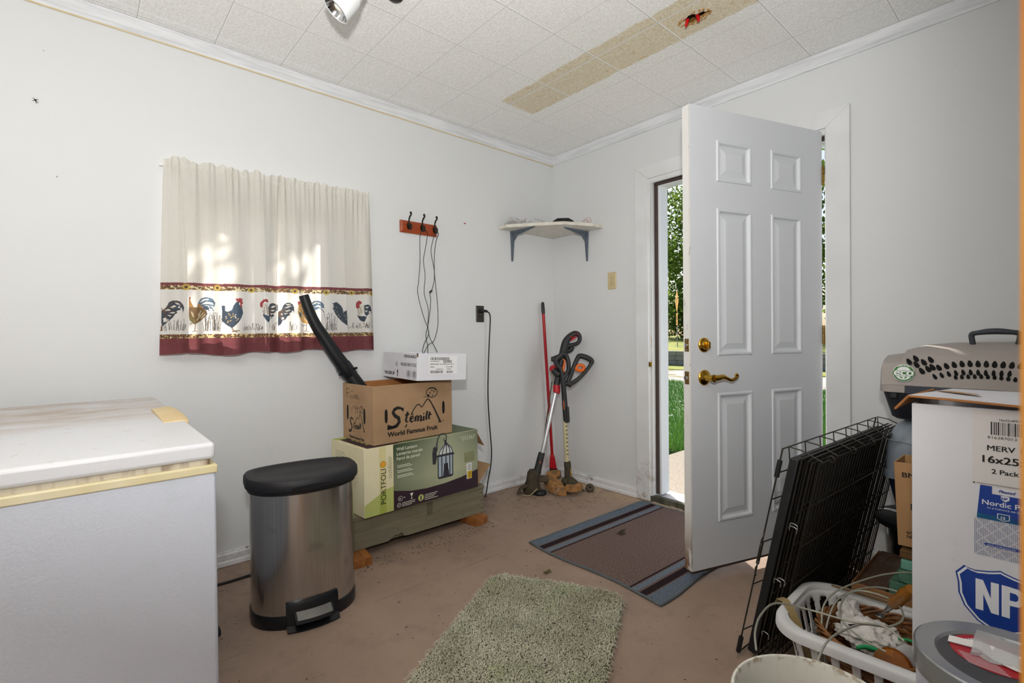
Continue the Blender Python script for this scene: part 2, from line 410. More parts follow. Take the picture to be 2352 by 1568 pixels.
m = MB(); m.tube([(.006, -.006, H-.07), (.006, -.006, H-.002)], .006, n=8); struct(m.build('trim_4', M_CAULK))
basep = [(0, 0), (0, .066), (.006, .066), (.0075, .058), (.012, .053), (.0125, .024), (.017, .018), (.018, .002), (.018, 0)]
profile_run('baseboard_left', basep, (0, -4.3), (0, -.001), (1, 0), M_BASE, .002)
profile_run('baseboard_back', basep, (.768, 0), (.0, 0), (0, -1), M_BASE, .002)
profile_run('baseboard_right', basep, (3.5, 0), (1.981, 0), (0, -1), M_BASE, .002)

# ------------------------------------------------------------------ entry door: casing, jambs, stops, sill
m = MB(); cy0, cy1 = -.019, .0
# mitred casing: outer x .768..1.981, top 2.186; inner .867..1.878, 2.098
def cas(pts): m.prism(pts, ((0, 0, 0), (1, 0, 0), (0, 0, 1)), .001, .019)
cas([(.768, .004), (.867, .004), (.867, 2.098), (.768, 2.186)])
cas([(1.878, .004), (1.981, .004), (1.981, 2.186), (1.878, 2.098)])
cas([(.768, 2.1862), (.867, 2.0985), (1.878, 2.0985), (1.981, 2.1862)])
struct(m.build('trim_5', M_CASE, bevel=.003))
m = MB()
for x0, x1 in ((.862, .882), (1.873, 1.895)): m.box(x0, x1, -.008, .145, .03, 2.10)
m.box(.882, 1.873, -.008, .145, 2.080, 2.10)
m.box(.882, .888, -.008, .012, .045, 2.08); m.box(.882, 1.873, -.0075, .012, 2.070, 2.088)
struct(m.build('trim_6', M_CASE, bevel=.002))
m = MB()
m.box(.882, .918, .045, .132, .045, 2.080); m.box(1.866, 1.873, .045, .132, .045, 2.080); m.box(.918, 1.866, .045, .132, 2.052, 2.080)
struct(m.build('trim_7', mat('storm_frame', '#e9edf2', .4, col2='#dfe3e9', vs=3), bevel=.002))
M_WSTRIP = mat('brown_weatherstrip', '#4a3d37', .7, col2='#3a2f2b', vs=14)
m = MB(); m.box(.884, .905, .030, .045, .048, 2.066); m.box(1.867, 1.873, .030, .045, .048, 2.066); m.box(.884, 1.873, .030, .045, 2.056, 2.074)
struct(m.build('trim_8', M_WSTRIP, bevel=.004))
g = G('rough_sill'); n = g.noise(14, 6, rough=.7)
M_SILL = g.done(g.mix(g.step(n, .4, .65), '#5c5a4a', '#3a382c'), .8)
m = MB(); m.box(.868, 1.89, -.012, .03, .0, .040); m.box(.868, 1.89, .03, .19, .0, .034, 1)
struct(m.build('trim_9', [M_SILL, mat('sill_aluminium', '#c9c9cb', .4, .3, col2='#b5b5b6', vs=20)], bevel=.003))
m = MB()
for i in range(26):
    x = .9+.2*RNG.rand(); y = -.016-.02*RNG.rand(); s = .006+.012*RNG.rand(); m.sph((x, y, .004), s, 8, sz=.5, sx=1.6)
tag(m.build('crumbled_mortar', mat('crumbly_mortar', '#9c8c76', .95, col2='#5a4d3e', vs=60, bump=.6, bs=90)), 'crumbled tan mortar along the foot of the door sill', 'debris', kind='stuff')
# strike plates on the latch jamb
for z, hh in ((.053+.987, .07), (.053+.844, .056)):
    m = MB(); fr = ((.8821, -.004 if hh > .06 else -.008, z), (0, 1, 0), (0, 0, 1))
    m.box(.8822, .8836, -.010, .018, z-hh/2, z+hh/2); m.box(.8836, .8842, -.002, .010, z-hh/5, z+hh/5, 1)
    if hh > .06: m.cyl((.8836, .004, z+hh*.36), (.8845, .004, z+hh*.36), .004, n=8); m.cyl((.8836, .004, z-hh*.36), (.8845, .004, z-hh*.36), .004, n=8)
    else: m.box(.872, .884, -.026, -.008, z-hh*.25, z+hh*.25)
    o = m.build('strike_plate', [M_BRASS, M_DARK], smooth=30, bevel=.0006)
    tag(o, 'brass deadbolt strike plate, the upper one on the left door jamb' if hh > .06 else 'brass latch strike plate, the lower one on the left door jamb', 'strike plate', 'brass strike plates on the door jamb')

# the door itself: six-panel steel slab, hinged right, standing open into the room
DW_, DT, DH, DZ = .828, .0445, 2.03, .053
door = bpy.data.objects.new('door_1', None); C.objects.link(door); door.location = (1.8640, -.022, DZ)
door.rotation_euler = (0, 0, math.atan2(-.94493, -.32728)); struct(door, 'white six-panel entry door standing open into the room', 'door')
g = G('door_paint'); z = g.sep()[2]; n = g.noise(18, 6, rough=.7)
c = g.mix(g.noise(2, 3), '#d6d9de', '#cfd2d6')
g.bump(g.noise(40, 3, stretch=(1, 1, .15)), .05, .001); M_DOOR = g.done(c, .42)
g = G('door_edge_paint'); z = g.sep()[2]; n = g.noise(20, 6, stretch=(1, 1, .4), rough=.7)
c = g.mix(g.mth('MULTIPLY', g.step(n, .62, .70), .6), '#dcdbd8', '#7d6b52')
c = g.mix(g.mth('MULTIPLY', g.mth('SUBTRACT', 1, g.step(z, .02, .26)), g.step(n, .40, .50)), c, '#7c5b38'); M_EDGE = g.done(c, .5)
# local: x from hinge to latch edge, y towards the room face
xs = [0]; pan = []
col = [(DW_-.357, DW_-.149), (DW_-.682, DW_-.480)]; rows = [(.197, .772), (.938, 1.593), (1.711, 1.894)]
xc = sorted({0, DW_, *[q for c_ in col for q in c_]}); zc = sorted({0, DH, *[q for r_ in rows for q in r_]})
def face(m, yf, sgn):
    for i in range(len(xc)-1):
        for j in range(len(zc)-1):
            x0, x1, z0, z1 = xc[i], xc[i+1], zc[j], zc[j+1]
            ispan = any(abs(c_[0]-x0) < 1e-6 for c_ in col) and any(abs(r_[0]-z0) < 1e-6 for r_ in rows) and any(abs(c_[1]-x1) < 1e-6 for c_ in col)
            if not ispan: m.add([(x0, yf, z0), (x1, yf, z0), (x1, yf, z1), (x0, yf, z1)], [(0,1,2,3)]); continue
            L = []
            for ins, dy in ((0, 0), (.003, .0045), (.008, .0055), (.013, .0045), (.019, -.0075), (.027, -.009), (.051, -.002), (.054, -.001)):
                y = yf+sgn*dy; L.append([(x0+ins, y, z0+ins), (x1-ins, y, z0+ins), (x1-ins, y, z1-ins), (x0+ins, y, z1-ins)])
            m.loops(L, cap0=False, cap1=True)
m = MB(); face(m, 0, 1); face(m, -DT, -1)
m.add([(0, 0, 0), (0, -DT, 0), (0, -DT, DH), (0, 0, DH)], [(0,1,2,3)]); m.add([(0, 0, DH), (DW_, 0, DH), (DW_, -DT, DH), (0, -DT, DH)], [(0,1,2,3)])
m.add([(0, 0, 0), (DW_, 0, 0), (DW_, -DT, 0), (0, -DT, 0)], [(3,2,1,0)])
m.build('slab', M_DOOR, door, smooth=0)
m = MB(); m.box(DW_-.0005, DW_+.0012, -DT, -.006, 0, DH); m.box(DW_-.0005, DW_+.0008, -.0042, 0, 0, DH); struct(m.build('latch_edge', M_EDGE, door, smooth=0))
m = MB(); m.box(.002, DW_-.002, -DT+.004, -.004, -.012, 0); m.build('door_sweep', mat('brown_vinyl_sweep', '#3b2c24', .8, col2='#5a4536', vs=12), door)
def lockset(ypos, sgn):
    a, z = DW_-.072, .987
    R = Matrix(((1, 0, 0), (0, 0, sgn), (0, 1, 0))).to_4x4()   # local lathe z -> door y
    m = MB(); mx = Matrix.Translation((a, ypos, z)) @ R
    m.lathe([(.032, 0), (.032, .004), (.029, .008), (.021, .011), (.018, .018), (.001, .019)], 28, mx=mx)
    if sgn > 0: m.box(-.006, .006, -.014, .014, .016, .034, mx=mx)
    m.build('deadbolt', M_BRASS, door, smooth=35, bevel=.0008)
    z = .844; m = MB(); mx = Matrix.Translation((a, ypos, z)) @ R
    m.lathe([(.033, 0), (.034, .004), (.031, .008), (.029, .009), (.022, .013), (.014, .016), (.012, .020), (.012, .047), (.016, .050), (.016, .060), (.001, .061)], 28, mx=mx)
    o = m.build('door_lever', M_BRASS, door, smooth=35)
    y = ypos+sgn*.054
    pts = [(a, y, z), (a-.03, y, z+.001), (a-.055, y, z+.004), (a-.08, y-sgn*.002, z-.004), (a-.105, y-sgn*.004, z-.012), (a-.125, y-sgn*.002, z-.006), (a-.137, y, z+.004), (a-.131, y+sgn*.001, z+.013), (a-.124, y, z+.008)]
    m = MB(); m.tube(pts, [.0135, .013, .011, .0085, .0075, .007, .0065, .006, .0045], n=14, smooth=5); m.build('lever_arm', M_BRASS, o, smooth=60)
lockset(0, 1); lockset(-DT, -1)
for z, hh, bolt in ((.987, .056, 1), (.844, .056, 0)):
    m = MB(); m.box(DW_+.0012, DW_+.0026, -.036, -.011, z-hh/2, z+hh/2)
    for s in (-1, 1): m.cyl((DW_+.0026, -.0235, z+s*.021), (DW_+.0034, -.0235, z+s*.021), .0035, n=10, m=1)
    if bolt: m.cyl((DW_+.002, -.0235, z), (DW_+.006, -.0235, z), .008, n=16, m=1)
    else: m.prism([(-.0085, -.007), (.0085, -.007), (.0085, .007), (-.0085, .007)], ((DW_+.0026, -.0235, z), (0, 1, 0), (0, 0, 1)), 0, .009, 1)
    m.build('latch_plate', [M_BRASSOLD, M_STEEL], door, bevel=.0006)
for z in (1.813, 1.025, .235):
    m = MB(); m.cyl((-.004, .004, z-.047), (-.004, .004, z+.047), .0062, n=12)
    for k in range(1, 5): m.cyl((-.004, .004, z-.047+k*.0188-.0006), (-.004, .004, z-.047+k*.0188+.0006), .0066, n=12, m=1)
    m.box(-.0015, 0, -.036, 0, z-.047, z+.047); m.box(-.0105, -.0085, -.04, .002, z-.047, z+.047)
    m.build('door_hinge', [M_BRASSOLD, M_DARK], door, smooth=30)
m = MB(); m.cyl((DW_-.07, 0, .95), (DW_-.07, .0005, .95), .001, n=6)
# ------------------------------------------------------------------ window behind the curtain, eave, curtain rod, curtains
M_VINYL = mat('window_vinyl', '#e8e8e6', .4, col2='#d9d9d6', vs=3)
g = G('window_glass')
tr = nd(g.t, 'ShaderNodeBsdfTransparent'); gl = nd(g.t, 'ShaderNodeBsdfGlossy'); gl.inputs['Roughness'].default_value = .02
mx_ = nd(g.t, 'ShaderNodeMixShader'); mx_.inputs[0].default_value = .06; g.L(tr.outputs[0], mx_.inputs[1]); g.L(gl.outputs[0], mx_.inputs[2])
g.L(mx_.outputs[0], g.t.nodes['Material Output'].inputs[0]); M_GLASS = g.m
win = bpy.data.objects.new('window_1', None); C.objects.link(win); win.location = (-.07, (WY0+WY1)/2, WZ0); struct(win, 'white sliding window behind the rooster curtains', 'window')
ww, wh = (WY1-WY0)/2, WZ1-WZ0
m = MB()
for a, b, c_, d in ((-ww, -ww+.035, 0, wh), (ww-.035, ww, 0, wh), (-ww, ww, 0, .035), (-ww, ww, wh-.035, wh)): m.box(-.045, .045, a, b, c_, d)
m.build('window_frame', M_VINYL, win, smooth=0, bevel=.003)
for sx_, a, b in ((-.012, -ww+.035, .03), (.012, -.03, ww-.035)):
    m = MB()
    for p, q, r, s in ((a, a+.045, .035, wh-.035), (b-.045, b, .035, wh-.035), (a, b, .035, .08), (a, b, wh-.08, wh-.035)): m.box(sx_-.011, sx_+.011, p, q, r, s)
    o = m.build('sash', M_VINYL, win, smooth=0, bevel=.002)
    m = MB(); m.box(sx_-.002, sx_+.002, a+.045, b-.045, .08, wh-.08); m.build('pane', M_GLASS, o, smooth=0)
m = MB(); m.box(-.14, .012, WY0, WY1, WZ0-.02, WZ0+.001); struct(m.build('trim_10', M_VINYL, smooth=0))
m = MB(); m.box(-1.02, -.14, -5, .9, 2.70, 2.80); m.box(-1.04, -1.02, -5, .9, 2.60, 2.82)
struct(m.build('roof_eave', mat('eave_board', '#d7d6d2', .6, vs=4), smooth=0), 'boarded roof eave outside above the window', 'eave')
m = MB(); m.cyl((.024, -2.515, 1.862), (.024, -1.54, 1.878), .0045, n=10)
for y, z in ((-2.515, 1.862), (-1.54, 1.878)): m.cyl((.0, y, z), (.026, y, z), .004, n=8)
tag(m.build('curtain_rod', M_WHITE), 'thin white rod hidden in the curtain heading', 'curtain rod')

